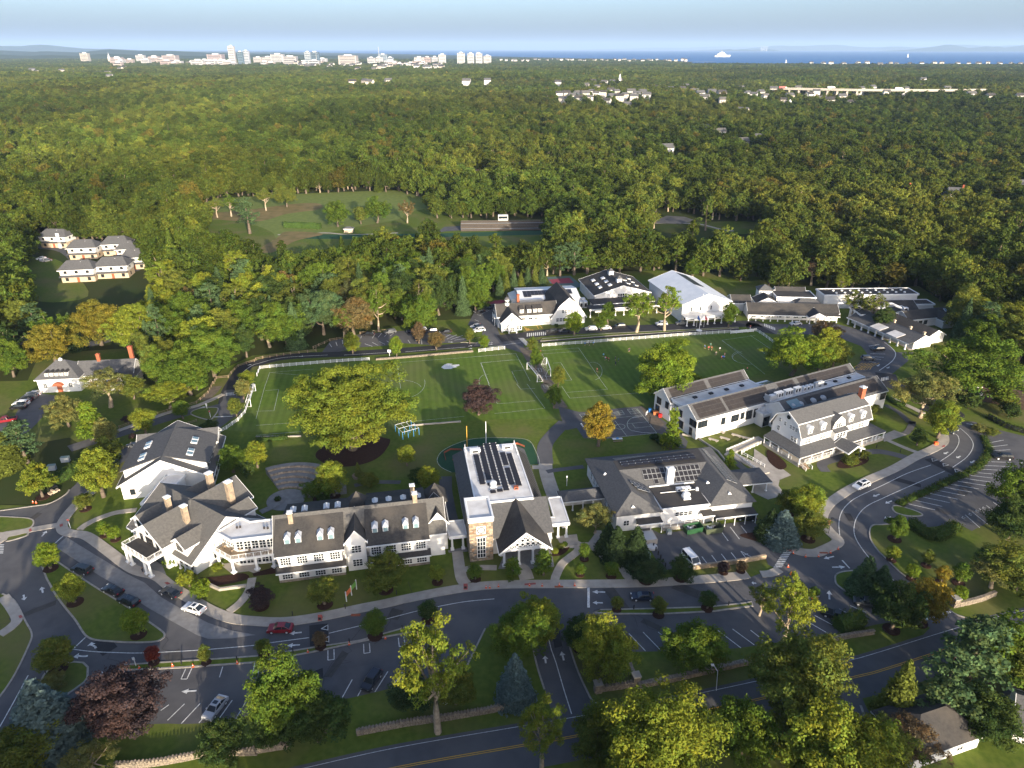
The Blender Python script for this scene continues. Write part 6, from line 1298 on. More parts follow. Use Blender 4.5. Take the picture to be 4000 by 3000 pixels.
# size classes: design width, height, leaf size, cover
CLS = {'broad':[(7,8,.24,1.0),(12,13,.31,1.0),(18,19,.38,1.0)],'huge':[(29,25,.44,1.0)],'open':[(10,14,.27,.95),(15,20,.35,.95)],
       'umbrella':[(15,13,.30,.9)],'oval':[(3,5,.16,.9),(5.5,8,.22,1.0),(9,13,.30,1.0)],'col':[(3,6,.24,1.2)],'cone':[(5.5,11,.32,1.0)],
       'spruce':[(6,11,.34,1.0),(9,15,.45,1.0)],'pine':[(10,18,.5,1.0)],'shrub':[(2.5,1.8,.2,1.1),(5,4,.3,1.1)]}
_tc = [0]
def tree(name, label, x, y, w, h, kind, tint, group=None, cat='tree', z=0, trunkmat=None):
    i = _tc[0]; _tc[0] += 1
    c = min(CLS[kind], key=lambda q: abs(math.log(q[0]/w)))
    me, tr = proto(kind, *c, seed=1+i%3)
    rr = random.Random(i*31+5)
    t = thing(name, label, cat, (x,y,z), rr.uniform(0,6.28), group)
    t.scale = (w/c[0]*rr.uniform(.94,1.06), w/c[0]*rr.uniform(.94,1.06), h/c[1])
    o = put('crown', me, t, color=tint); put('trunk', tr, t)
    return t
G_ = dict(tan=(.100,.104,.038), maple=(.150,.138,.030), oak=(.118,.150,.028), green=(.078,.122,.024), bright=(.120,.172,.026), yellow=(.146,.176,.030), olive=(.104,.126,.032), dark=(.052,.082,.022),
          deep=(.040,.064,.024), orange=(.205,.158,.032), rust=(.132,.100,.040), red=(.22,.050,.034), purple=(.060,.041,.040),
          blue=(.105,.150,.140), pine=(.075,.120,.048), pale=(.155,.160,.064), brown=(.140,.098,.052))
for _k in ('oak','maple','green','bright','yellow','olive','orange','pale'): G_[_k] = tuple(a*b for a, b in zip(G_[_k],(1.14,1.12,.82)))
# ---------------------------------------------------------------- the woods (nobody could count them): one object each
def inpoly(x, y, poly):
    c = np.zeros(len(x), bool); n = len(poly); j = n-1
    for i in range(n):
        xi, yi = poly[i]; xj, yj = poly[j]
        t = ((yi > y) != (yj > y)) & (x < (xj-xi)*(y-yi)/(yj-yi+1e-12)+xi); c ^= t; j = i
    return c
def pcol(name, items):
    c = bpy.data.collections.new(name)
    for i, (me, n) in enumerate(items):
        o = bpy.data.objects.new(f'{n}_{i:02d}', me); c.objects.link(o)
    return c
def joined(kind, w, h, leaf, cover, seed):
    """crown and trunk in one mesh for the mass of trees"""
    me, tr = proto(kind, w, h, leaf, cover, seed, 'leafi')
    bm = bmesh.new(); bm.from_mesh(me); n0 = len(bm.faces)
    bm.from_mesh(tr); bm.faces.ensure_lookup_table()
    for f in bm.faces[n0:]: f.material_index = 1
    out = bpy.data.meshes.new('wood_tree'); bm.to_mesh(out); bm.free()
    out.materials.append(M['leafi']); out.materials.append(M['palebark' if kind=='open' else 'bark']); return out
def scatter(name, pts, vid, scl, rot, tint, pc, label):
    me = bpy.data.meshes.new(name); me.vertices.add(len(pts)); me.vertices.foreach_set('co', pts.astype(np.float32).ravel())
    for nm, ty, arr, fld in (('vid','INT',vid,'value'),('scl','FLOAT_VECTOR',scl,'vector'),('rot','FLOAT',rot,'value'),('tint','FLOAT_COLOR',tint,'color')):
        a = me.attributes.new(nm, ty, 'POINT'); a.data.foreach_set(fld, np.ascontiguousarray(arr, dtype=np.int32 if ty=='INT' else np.float32).ravel())
    me.update()
    o = put(name, me, kind='stuff'); tag(o, label, 'woodland')
    ng = bpy.data.node_groups.new(name,'GeometryNodeTree')
    ng.interface.new_socket('Geometry', in_out='INPUT', socket_type='NodeSocketGeometry'); ng.interface.new_socket('Geometry', in_out='OUTPUT', socket_type='NodeSocketGeometry')
    N, L = ng.nodes, ng.links
    gi, go = N.new('NodeGroupInput'), N.new('NodeGroupOutput'); ip = N.new('GeometryNodeInstanceOnPoints'); ci = N.new('GeometryNodeCollectionInfo')
    ci.inputs['Collection'].default_value = pc; ci.inputs['Separate Children'].default_value = True; ci.inputs['Reset Children'].default_value = True
    def att(nm, ty):
        a = N.new('GeometryNodeInputNamedAttribute'); a.data_type = ty; a.inputs[0].default_value = nm; return a.outputs[0]
    cx = N.new('ShaderNodeCombineXYZ'); L.new(att('rot','FLOAT'), cx.inputs[2])
    mp = N.new('GeometryNodeMeshToPoints'); L.new(gi.outputs[0], mp.inputs[0])
    L.new(mp.outputs[0], ip.inputs['Points']); L.new(ci.outputs[0], ip.inputs['Instance']); ip.inputs['Pick Instance'].default_value = True
    L.new(att('vid','INT'), ip.inputs['Instance Index']); L.new(cx.outputs[0], ip.inputs['Rotation']); L.new(att('scl','FLOAT_VECTOR'), ip.inputs['Scale'])
    L.new(ip.outputs[0], go.inputs[0])
    md = o.modifiers.new('scatter','NODES'); md.node_group = ng; return o

def tints(x, y, rng):
    n = len(x); a = hash2(x,y,160,3); b = hash2(x,y,45,5); r = rng.random(n)
    base = np.array([.062,.092,.022]); ol = np.array([.096,.110,.027]); dk = np.array([.044,.066,.019]); ye = np.array([.112,.128,.028]); ru = np.array([.130,.100,.032])
    t = np.tile(base,(n,1)); wgt = np.clip((a*.6+b*.4-.35)*2.2,0,1)[:,None]
    t = t*(1-wgt)+ol*wgt
    t = np.where((r<.22)[:,None], t*.3+dk*.7, t); t = np.where(((r>.22)&(r<.33))[:,None], t*.35+ye*.65, t); t = np.where((r>.965)[:,None], t*.4+ru*.6, t)
    lf = np.clip((-x/np.maximum(y,50)+.2)*1.2,0,1)[:,None]     # sunlit warmth of the left-hand woods put into the leaf colour
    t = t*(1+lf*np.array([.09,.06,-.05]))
    t *= (rng.uniform(.72,1.34,n)*.90*(.78+.5*hash2(x,y,26,9))*(.72+.6*hash2(x,y,240,17)))[:,None]
    t *= np.array([1.06,1.05,.78])
    return np.concatenate([t,np.ones((n,1))],1)

OV = 1.80832
# clearings, surveyed on the photograph (overview pixels) and laid on the ground
CLEAR = [
 [(-700,1500),(-300,1200),(0,1105),(60,1092),(150,1078),(205,1040),(215,985),(235,945),(300,922),(250,900),(225,905),(150,930),(40,960),(-60,960),(-60,830),(60,830),(90,770),(280,755),(310,830),(420,858),(455,835),(480,800),(545,772),(700,755),(790,716),(940,694),(1030,690),(1035,655),(1065,635),(1100,610),(1175,600),(1270,592),(1420,588),(1500,600),(1640,612),(1660,632),(1830,632),(1985,622),(2040,660),(2075,690),(2060,740),(2212,800),(2320,830),(2900,1000),(2900,1900),(-700,1900)],
 [(428,455),(470,432),(620,420),(860,415),(905,430),(960,428),(1000,440),(890,452),(860,470),(770,486),(700,500),(605,512),(585,498),(520,476),(430,470)],
 [(590,514),(620,502),(730,500),(960,488),(1170,480),(1210,497),(960,507),(620,516)],
 [(950,476),(1185,470),(1195,500),(950,507)],
 [(1395,490),(1400,474),(1440,460),(1500,462),(1530,478),(1640,480),(1660,500),(1590,506),(1530,500),(1500,490)],
 [(62,545),(75,515),(140,512),(150,528),(300,522),(340,585),(300,622),(190,640),(60,660),(40,610)],
 [(270,436),(385,430),(385,438),(275,444)],
 [(1530,640),(1640,600),(1660,618),(1560,640)],
 [(1945,443),(1985,438),(2110,440),(2110,452),(1945,455)],
]
rngF = np.random.default_rng(11)
def zone(y0, y1, sp, margin):
    pts = []
    ny = int((y1-y0)/sp)
    for j in range(ny):
        Y = y0+j*sp; half = (.80*Y+40)*margin; k = int(2*half/sp)
        X = -half+sp*np.arange(k)+(sp*.5 if j%2 else 0); pts.append(np.stack([X,np.full(k,Y)],1))
    p = np.concatenate(pts); p += rngF.uniform(-.42,.42,p.shape)*sp; return p
def px_of(p, z=0):
    d = CAM_H-z; Z = p[:,1]*_c+d*_s; return 2000+FPX*p[:,0]/Z, 1500+FPX*(d*_c-p[:,1]*_s)/Z
def thin(p, houses):
    u, v = px_of(p); keep = np.ones(len(p), bool)
    tops = [px_of(p, h) for h in (7,13,18,22)]
    for k, poly in enumerate(CLEAR):
        q = [(a*OV,b*OV) for a, b in poly]; keep &= ~inpoly(u, v, q)
        if k:
            for ut, vt in tops[:(3,4,2,3,3,3,3,1,1)[k]]: keep &= ~inpoly(ut, vt, q)
    for (hx, hy, hw) in houses:
        fr = 12+hy*.07
        keep &= ~((np.abs(p[:,0]-hx) < hw) & (p[:,1] > hy-fr-hw) & (p[:,1] < hy+hw*.9))
    return p[keep]
# ---------------------------------------------------------------- planting the woods
coast_x = np.array([-500,100,400,640,820,960,1060,1200,1340,1440,1490,1600,1900,2212,2700]); coast_y = np.array([107.5,108,109.6,112.5,116,118.5,121.5,124.5,129,131.5,136.8,137.4,137.8,138.8,140.5])+np.array([0,0,0,0,0,0,.5,1,2,2.5,4,4,4,4,4])
def on_land(p):
    u, v = px_of(p); return v/OV_ > np.interp(u/OV_, coast_x, coast_y)+.35
CITYZ = [(640,150),(960,146),(1075,139),(1180,139),(960,120),(700,117),(440,119),(230,127),(170,134),(300,138),(480,143)]
MID = [('broad',12,13,.62,.9,s) for s in (1,2,3,4,5,6)]+[('oval',9,13,.6,.9,1),('pine',9,17,.62,1.0,2),('spruce',7,15,.6,.8,3),('open',11,15,.6,.85,4)]
FAR = [('broad',12,13,1.5,.75,s) for s in (11,12,13,14)]+[('oval',9,13,1.4,.8,12)]
pcM = pcol('wood_trees', [(joined(*k),'wood_tree') for k in MID]); pcF = pcol('far_trees', [(joined(*k),'far_tree') for k in FAR])
HS = HOUSES+[(p.x,p.y,9) for p in [P(1890,700),P(3530,783),P(3735,790),P(3340,868)]]
def attrs(p, nv, rng, wts, s0, s1):
    n = len(p); vid = rng.choice(nv, n, p=np.array(wts)/sum(wts)); s = rng.uniform(s0,s1,n)*(1+.25*(hash2(p[:,0],p[:,1],90,8)-.5)); sc3 = np.stack([s*rng.uniform(.9,1.15,n),s*rng.uniform(.9,1.15,n),s*rng.uniform(.88,1.25,n)],1)
    return vid, sc3, rng.uniform(0,6.28,n)
HERO = [(371,1250,10,16,17,'broad','maple','big green maple with orange top behind the hipped house'),(190,1330,9,13,14,'broad','maple','orange-tinged maple left of the hipped house'),(620,1310,9,8,20,'pine','pine','tall soft pine behind the hipped house'),(922,1030,12,13,19,'open','yellow','sunlit sycamore with white limbs in the middle of the wood'),(633,1080,11,14,17,'open','yellow','sunlit sycamore just below the townhouses'),(741,1175,9,9,14,'open','rust','reddish half-bare tree in the wood below the sycamores'),(760,1365,6,4.5,12,'spruce','blue','narrow silver-blue spruce above the black bend'),(1253,1202,11,15,18,'broad','pine','large blue-green tree left of the rear car park'),(1350,1130,11,12,15,'broad','tan','brown-leaved tree above the rear car park'),(1035,1090,10,7,17,'spruce','pale','pale dying spruce in the wood'),(1470,1190,11,8,18,'open','green','tall slim tree with bare trunk behind the car park fence'),(1630,1200,11,12,16,'broad','green','leafy green tree behind the car park fence'),(2440,930,11,12,18,'open','yellow','sunlit sycamore behind the gymnasium roof'),(3180,1050,8,12,13,'open','brown','grey half-bare tree behind the junior school'),(120,1240,9,13,14,'pine','pine','spreading pine at the left edge of the wood')]
HEROP = [P(q[0],q[1],q[2]) for q in HERO]
_thin = thin
def thin(p, hs):
    p = _thin(p, hs)
    for c, q in zip(HEROP,HERO): p = p[~((np.abs(p[:,0]-c.x) < q[3]*.42) & (p[:,1] > c.y-24) & (p[:,1] < c.y+6))]
    return p
for c, q in zip(HEROP,HERO): tree({'pine':'pine_tree','spruce':'spruce_tree'}.get(q[5],'tree'), q[7], c.x, c.y, q[3], q[4], q[5], G_[q[6]])
near = thin(zone(205,760,7.6,1.06), HS); near = near[on_land(near)]
u, v = px_of(near); vis = (u > -60) & (u < 4060) & (v < 2900)
order = np.argsort(np.hypot(near[:,0],near[:,1])); order = order[vis[order]]
pick = order[:170]; mask = np.ones(len(near), bool); mask[pick] = False
KINDS_ = ['broad','broad','broad','oval','broad','pine','open','spruce']
REG = [(lambda x, y: x < 420 and y > 860, 'tree in the thick planting left of the loop drive'),(lambda x, y: x < 560 and y > 620, 'tree in the wood around the hipped white house'),(lambda x, y: x < 420, 'tree in the wood close to the half-timbered townhouses'),
       (lambda x, y: x < 1060 and y > 600, 'tree in the wood behind the rear car park'),(lambda x, y: x < 1180, 'tree in the wood left of the tennis courts'),(lambda x, y: x < 1560, 'tree at the wood edge behind the gymnasium and field house'),(lambda x, y: x < 2000 and y < 640, 'tree at the wood edge behind the junior school'),(lambda x, y: True, 'tree in the dark wood right of the junior school')]
CN = [('green','green'),('olive','olive'),('dark','dark green'),('yellow','yellow-green'),('rust','rust-tinged'),('pine','blue-green')]
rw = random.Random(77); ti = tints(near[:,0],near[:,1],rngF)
for i in pick:
    x, y = near[i]; uu, vv = u[i]/OV_, v[i]/OV_
    reg = next(r for f, r in REG if f(uu,vv)); kd = rw.choice(KINDS_); ci = rw.choices(range(5),[5,4,3,2,.25])[0] if kd not in ('pine','spruce') else 5
    c = G_[CN[ci][0]]; k = rw.uniform(.85,1.15); h = rw.uniform(11,17)*(1.1 if kd in ('pine','spruce') else 1); wd = h*{'broad':.88,'oval':.62,'pine':.6,'open':.75,'spruce':.45}[kd]
    tree({'pine':'pine_tree','spruce':'spruce_tree'}.get(kd,'woodland_tree'), ('low ' if h < 12.6 else 'tall ' if h > 15.2 else 'mid-sized ')+CN[ci][1]+' '+{'pine':'pine ','spruce':'spruce ','open':'thin-crowned ','oval':'upright ','broad':'broad '}[kd]+reg, x, y, wd, h, kd, [a*k for a in c], reg.replace('tree','trees',1))
rest = near[mask]; vi, s3, ro = attrs(rest,10,rngF,[3,3,3,3,3,3,2,1.2,.7,1.4],.7,1.3)
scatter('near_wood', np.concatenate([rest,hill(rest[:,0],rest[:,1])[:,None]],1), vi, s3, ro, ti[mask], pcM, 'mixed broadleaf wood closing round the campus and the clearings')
mid = thin(zone(760,1500,8.6,1.06), HS); mid = mid[on_land(mid)]; vi, s3, ro = attrs(mid,10,rngF,[3,3,3,3,3,3,2,.8,.5,1],.75,1.3)
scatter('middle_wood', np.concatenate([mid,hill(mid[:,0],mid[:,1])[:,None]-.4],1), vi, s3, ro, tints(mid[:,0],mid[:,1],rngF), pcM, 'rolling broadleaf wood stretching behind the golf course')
fa = np.concatenate([zone(1500,3000,11,1.05),zone(3000,7600,17,1.04)]); fa = thin(fa,HS); fa = fa[on_land(fa)]
uu, vv = px_of(fa); cz = inpoly(uu,vv,[(a*OV_,b*OV_) for a, b in CITYZ]); fa = fa[~cz | (rngF.random(len(fa)) < .22)]
vi, s3, ro = attrs(fa,5,rngF,[3,3,3,3,1.5],.85,1.25); big = np.clip((fa[:,1]-3000)/3000,0,1)[:,None]*np.array([[.45,.45,-.2]])+1
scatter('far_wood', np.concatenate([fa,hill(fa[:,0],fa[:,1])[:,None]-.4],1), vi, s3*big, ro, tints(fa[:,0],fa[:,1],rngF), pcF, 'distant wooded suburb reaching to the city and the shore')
# the wood on the near side of the street, mostly below the picture: it throws the long evening shadows
bw = []; rb = np.random.default_rng(5)
for j in range(6):
    for i in range(44):
        x = -175+i*9.0+rb.uniform(-3,3); y = -6+j*9.6+rb.uniform(-3,3)
        if y > 41: continue
        gap = abs(x+70-.4245*(120-y)) < 16 and rb.random() < .95
        gap |= (x > 92) and rb.random() < .75
        gap |= (16 < x < 115) and rb.random() < (.8 if y > 14 else .5)
        gap |= rb.random() < .22
        if not gap: bw.append((x,y,0))
bw = np.array(bw); vi, s3, ro = attrs(bw,10,rb,[3,3,3,3,3,3,2,1,.6,1.6],1.3,1.8)
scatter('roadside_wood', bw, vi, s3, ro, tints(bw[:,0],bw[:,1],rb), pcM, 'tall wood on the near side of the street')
# ---------------------------------------------------------------- campus trees: overview x, y of the foot, width m, height m, kind, colour, label
TR = [
(762,972,29,24.5,'huge','oak','huge spreading yellow-green oak in front of the sports field'),
(1034,896,9.6,10,'broad','purple','round purple-leaved beech on the sports field edge'),
(1437,862,20,18.5,'broad','bright','big bright green oak on the right-hand field'),
(1708,812,17,16,'broad','bright','bright yellow-green tree at the right field corner'),
(1768,800,13,14.5,'broad','yellow','golden tree just behind the bright corner tree'),
(1800,792,9,9,'broad','olive','olive tree right of the golden corner tree'),
(2085,868,27,21,'broad','green','giant green tree over the construction yard'),
(1988,902,16,13.5,'umbrella','pale','flat-topped tree with forked bare trunk beside the east drive'),
(2026,946,9.5,11,'oval','yellow','yellow maple at the bend of the pavement'),
(1292,964,9,13,'oval','orange','orange and yellow maple beside the basketball court'),
(1448,970,6,12.5,'cone','bright','tall pyramidal green tree at the twin-gabled building'),
(1157,800,4.5,8,'oval','green','upright tree at the field end of the path'),(1150,765,4,6.5,'oval','olive','small tree next to the field fence gap'),
(1205,838,5,7.5,'oval','olive','small tree beside the right-hand goal'),(1196,882,5,7.5,'oval','green','dark small tree where the path meets the court'),
(857,772,5,8,'oval','bright','vivid green tree beside the stone field wall'),(762,765,6,8,'oval','yellow','yellow-green tree at the rear car park edge'),(943,756,6,7,'oval','rust','rust-coloured tree between car park and drive'),(1046,755,4.2,5.5,'oval','bright','small bright tree at the white rail fence'),(905,742,5,8,'oval','brown','brownish upright tree in the car park'),(1015,742,4,6,'oval','olive','slim olive tree at the car park corner'),
(537,838,5,6,'oval','yellow','small tree in the bend of the black drive'),(527,862,5.5,6.5,'oval','pale','pale round tree inside the loop by the fence'),(512,900,5,6,'oval','olive','round tree on the loop verge by the white fence'),(457,946,5,5.5,'oval','dark','dark small tree between hall and fence'),
(427,842,5.5,9,'cone','bright','conical vivid green tree above the loop drive'),(396,905,5,6,'oval','green','green tree on the drive verge beyond the hall'),(316,938,7,8,'oval','yellow','golden tree behind the skylit hall'),(236,965,6,8.5,'oval','pale','pale upright tree near the drive stream'),(368,882,13,7.5,'umbrella','yellow','wide low yellow-green tree by the drive'),
(150,922,9,9,'broad','pale','weeping willow by the house car park'),(240,880,13,13,'open','pale','pale feathery tree in front of the hipped house'),(205,950,9,12,'cone','bright','bright conical tree among the hedge trees'),
(224,1074,9.5,13,'oval','yellow','large golden-green tree beside the skylit hall'),(240,1020,8,10,'oval','olive','shaded tree tucked behind the golden-green one'),(93,1074,8,9,'broad','yellow','bushy yellow-green tree near the golf cart'),(185,1100,4.5,4,'oval','olive','small round tree in a mulch ring on the corner lawn'),
(227,1157,3.2,3.6,'oval','bright','small round tree at the left building corner'),(250,1166,3.2,3.6,'oval','bright','second small round tree nearer the kerb'),
(505,1020,7.5,7.5,'oval','green','green round tree behind the arrival building'),(557,1010,6,7.5,'oval','yellow','yellow-topped tree on the rear lawn'),(533,1030,4.5,4,'shrub','dark','dark low shrub tree on the rear lawn'),
(722,1072,8,9.5,'oval','yellow','tall yellow-green tree beside the amphitheatre'),(690,1078,6,5.5,'broad','green','green shrub tree left of the tall amphitheatre tree'),(880,1006,5,6,'oval','yellow','small yellow tree on the lawn near the blue bars'),(797,1052,5,4,'broad','olive','low olive tree behind the classroom roof'),(928,1058,6,6.5,'oval','yellow','yellow tree beside the classroom gable'),(908,1050,5,5,'broad','dark','dark shrub tree next to the classroom gable'),(700,1092,4,3,'shrub','dark','dark shrub behind the classroom roof'),
(110,1229,5.2,6.4,'oval','bright','bright round tree at the tip of the paver island'),(163,1302,5.5,6.6,'oval','yellow','yellow-green tree on the paver island lawn'),(300,1372,5,6,'oval','bright','tree at the rounded end of the paver island'),(127,1446,6.5,6.5,'oval','olive','orange-tinted tree on the corner island'),
(333,1432,3,3.8,'oval','red','small red and orange maple on the long median'),(446,1432,2.4,4,'oval','olive','thin young tree on the long median'),(571,1414,3.2,3.4,'oval','olive','young tree before the speed table on the median'),(693,1398,3,3.4,'oval','brown','young brownish tree beside the speed table'),(811,1374,5,5.6,'oval','green','green young tree in mid median'),(925,1340,4,4.4,'oval','dark','small dark tree at the right end of the median'),
(409,1266,4.5,3.5,'shrub','yellow','bright shrub tree below the entrance gable'),(438,1288,4.5,3.6,'shrub','bright','bright round shrub tree beside the low wall'),(565,1310,5.2,4.2,'broad','purple','small purple tree on the classroom lawn'),(702,1306,6,6.4,'oval','olive','round olive tree on the classroom lawn'),(833,1275,8.5,8.5,'broad','olive','bushy tree covering the classroom windows'),(945,1258,3.6,4.2,'oval','yellow','young tree beside the covered link'),
(1027,1252,3.6,3.8,'oval','green','small round tree before the clock tower'),(1107,1252,3.4,5.6,'col','green','clipped column shrub left of the portico'),(1174,1242,4.2,6.2,'col','green','clipped column shrub right of the portico'),(1262,1208,2.8,4.2,'oval','green','young tree at the path fork'),(1253,1242,2.4,2.8,'oval','green','tiny young tree on the small lawn'),(1320,1245,3.4,3.4,'oval','green','round young tree on the small lawn'),
(1285,1152,8,6.5,'umbrella','pale','spreading pale tree beside the dining hall link'),(1330,1210,7,9.5,'spruce','deep','dark spruce at the corner of the service yard'),(1372,1215,7.5,10,'spruce','deep','tall dark spruce beside the yard bins'),(1312,1190,6,8,'spruce','deep','dark spruce against the dining hall wall'),(1395,1255,7,5,'broad','deep','dark yew mass at the yard wall'),(1470,1250,5.2,4.6,'broad','dark','round dark tree at the yard wall end'),(1562,1238,2.8,2.8,'oval','purple','small purple tree below the yard wall'),(1600,1235,2.6,2.6,'oval','brown','second small purple-brown tree below the yard wall'),
(1575,1008,3.6,5.2,'cone','bright','small conical tree beside the dining hall ramp'),
(1735,1122,9,8.5,'oval','yellow','golden tree on the gambrel house lawn'),(1745,1165,7,7,'oval','olive','shaded tree on the lower gambrel house lawn'),(1700,1110,6,6.5,'oval','olive','olive tree beside the terrace edge'),(1685,1170,9,9,'spruce','blue','broad blue spruce at the corner lawn'),(1660,1160,7,8,'spruce','deep','dark spruce behind the blue spruce'),
(1980,962,4.5,5,'oval','dark','small dark tree near the gambrel terrace'),
(1932,1165,5,6,'oval','green','round tree at the lot entrance lawn'),(1925,1210,3,3.6,'oval','yellow','young yellow tree on the right lawn'),(2000,1222,3,4,'oval','olive','young olive tree by the hedge'),(1968,1250,3,3.6,'oval','bright','young bright tree mid right lawn'),(2032,1258,3,4,'oval','orange','young orange tree on the right lawn'),(2070,1260,4,5,'oval','green','shaded young tree on the right lawn'),(2070,1300,3,3.8,'oval','bright','lime-green sapling near the stone wall'),(2120,1225,4,5,'oval','dark','dark young tree near the right wood'),
(2175,1165,11,10,'broad','dark','dark dense tree at the car park corner'),(2212,1120,14,14,'broad','green','green tree on the right picture edge'),(2190,1275,12,9,'broad','olive','tangled autumn tree at the right edge'),(2140,1270,8,7,'open','pale','half-bare tree at the right edge'),
(1862,1278,7,9.5,'spruce','pine','left spruce of the triangle island'),(1895,1290,6.5,8.5,'spruce','pine','right spruce of the triangle island'),(1720,1298,3.4,4.4,'oval','olive','small olive tree in the exit road'),
(1985,1345,7.5,10,'broad','orange','orange and green tree over the exit road'),(1925,1360,8,11,'broad','dark','dark tree beside the exit road'),
(112,1603,13,14,'spruce','blue','big blue spruce at the lower left corner'),(285,1580,12.5,11.5,'broad','purple','large dark purple beech beside the left car park'),(630,1585,10.5,15,'broad','green','tall dark green tree in front of the left car park'),(690,1600,9,9.5,'broad','dark','dark companion tree right of the tall green one'),(590,1610,6.5,7,'broad','dark','dark low tree left of the tall green one'),
(946,1582,10.5,23,'open','yellow','tall golden oak with bare pale trunk by the street wall'),(893,1530,6.5,6,'broad','deep','dark rounded evergreen near the golden oak'),(985,1520,7,7,'broad','olive','shaded tree behind the golden oak'),
(1118,1420,9.5,11,'broad','green','broad tree at the left of the entry drive'),(1165,1380,8,9,'broad','yellow','lit tree beside the entry drive'),(1112,1512,7.5,11,'spruce','blue','silver-blue spruce left of the entry drive'),(1170,1660,7,14,'open','yellow','thin birch-like tree at the drive mouth'),
(1300,1455,10,11.5,'broad','yellow','golden maple at the right of the entry drive'),(1255,1400,7,6,'broad','dark','dark shrub tree at the drive junction'),(1490,1445,9.5,10.5,'broad','green','green maple at the right-hand car park'),(1527,1315,3.8,4.2,'oval','dark','dark round tree on the right median'),(1422,1328,3.6,4.2,'oval','olive','olive round tree beside the dark saloon'),(1332,1318,2.6,3.2,'oval','olive','thin young tree beside the stop line'),
(1690,1400,8.5,16,'open','yellow','tall lit tree with see-through crown at the exit drive'),(1640,1330,5,7,'open','olive','slim tree above the right car park'),
(1700,1560,14.5,17,'broad','olive','massive oak with pale limbs on the street side'),(1410,1690,15.5,16.5,'broad','yellow','massive golden-green tree at the bottom edge'),(1600,1640,9,11,'broad','green','green tree between the two massive trees'),(1800,1720,14.5,15,'broad','yellow','large dappled tree at the bottom right'),(1290,1640,8,9,'broad','olive','low tree at the bottom edge near the drive mouth'),
(1930,1545,7,13,'spruce','olive','yellow-green spruce leaning over the street'),(2020,1560,11,15,'pine','pine','feathery blue-green pine right of the spruce'),(2080,1500,12,16,'pine','pine','tall pine group behind the spruce'),(2130,1480,11,15,'pine','green','right-hand pine over the street'),(2190,1480,12,12,'broad','olive','round olive tree at the right edge of the street'),(2110,1590,10,9,'broad','dark','dark tree beside the neighbour yard'),(1890,1660,10,8,'broad','olive','bushy tree by the neighbour house'),(1960,1640,9,7,'open','brown','brown half-bare shrub tree near the neighbour roof'),
(30,1700,11,9,'broad','olive','olive tree cut by the lower left corner'),(205,1665,7,4.5,'open','pale','bare-twigged shrub on the street wall'),(490,1640,7,7,'broad','dark','dark shrub tree at the street wall'),
(1375,718,13,17,'open','bright','tall thin-crowned tree before the gymnasium porch'),(1435,715,11,18,'open','bright','tall narrow tree before the field house'),(1240,724,8,9,'oval','bright','bright tree before the barn gambrel'),(1298,714,5,6.5,'oval','green','small tree on the verge before the porch'),(1313,700,6,9,'oval','green','green tree behind the verge at the porch'),(1573,708,6.5,10,'oval','green','upright green tree at the flagpole'),
(1840,690,9,12,'open','olive','thin pine-like tree at the junior school porch'),(1880,702,8,13,'open','olive','slim dark pine beside the drop-off'),(1815,640,7,10,'open','yellow','slim lit pine behind the porch range'),(1780,740,9,8,'broad','brown','brown autumn tree beside the drop-off'),(1905,715,8,9,'broad','dark','dark round tree inside the drop-off loop'),
(620,447,14,15,'broad','olive','lone oak on the golf fairway'),(575,455,10,15,'open','olive','slender oak left of the lone fairway oak'),(540,505,16,21,'pine','pine','tall pale pine at the golf course edge'),(500,468,10,14,'open','green','oak in the left fairway group'),(470,470,9,13,'open','olive','smaller oak in the left fairway group'),(730,490,15,16,'broad','green','broad oak before the mown fairway'),(815,482,16,16,'broad','green','broad oak right of the mown fairway'),(780,484,9,11,'broad','olive','low oak between the two broad ones'),(880,482,10,14,'open','rust','dead brown tree beside the far field'),
(12,1010,12,13,'spruce','olive','tall drooping spruce on the left edge'),(60,1000,9,12,'pine','pine','pine in the left shade'),(290,862,7,8,'broad','olive','olive tree on the pond bank'),(300,1000,1,1,'shrub','dark','') ]
TR += [(1080+i*15,642-i*4+(i%2)*3,5.2,10.5+i%3,'spruce','olive' if i%2 else 'pine',l+' spruce of the conifer row behind the barn') for i, l in enumerate(('first','second','third','fourth','fifth','sixth','seventh'))]
TR += [(1210,598,11,15,'pine','pine','left white pine beyond the tennis courts'),(1240,594,12,16,'pine','pine','middle white pine beyond the tennis courts'),(1268,592,10,13,'pine','green','right white pine beyond the tennis courts'),(1495,600,8,9,'oval','green','round green tree left of three behind the field house'),(1588,600,9,10,'oval','olive','round olive tree behind the field house'),(1640,598,7,10,'oval','bright','upright bright tree behind the field house')]
for q in TR:
    if not q[6]: continue
    p = far(q[0], q[1]); kd = q[4]
    nm = {'spruce':'spruce_tree','pine':'pine_tree','col':'column_shrub','shrub':'shrub','huge':'oak_tree'}.get(kd,'tree')
    t = tree(nm, q[6], p.x, p.y, q[2], q[3], kd, G_[q[5]], cat='shrub' if kd in ('col','shrub') else 'tree')
    if q[2] < 9 and kd in ('oval','broad') and 1060 < q[1] < 1450: 
        r_ = min(1.6,.22*q[2]+.4); struct('mulch_ring', MB().lathe([(r_,.0),(r_,.14),(r_*.6,.2),(.05,.22)],p.x,p.y,14), M['mulch'])
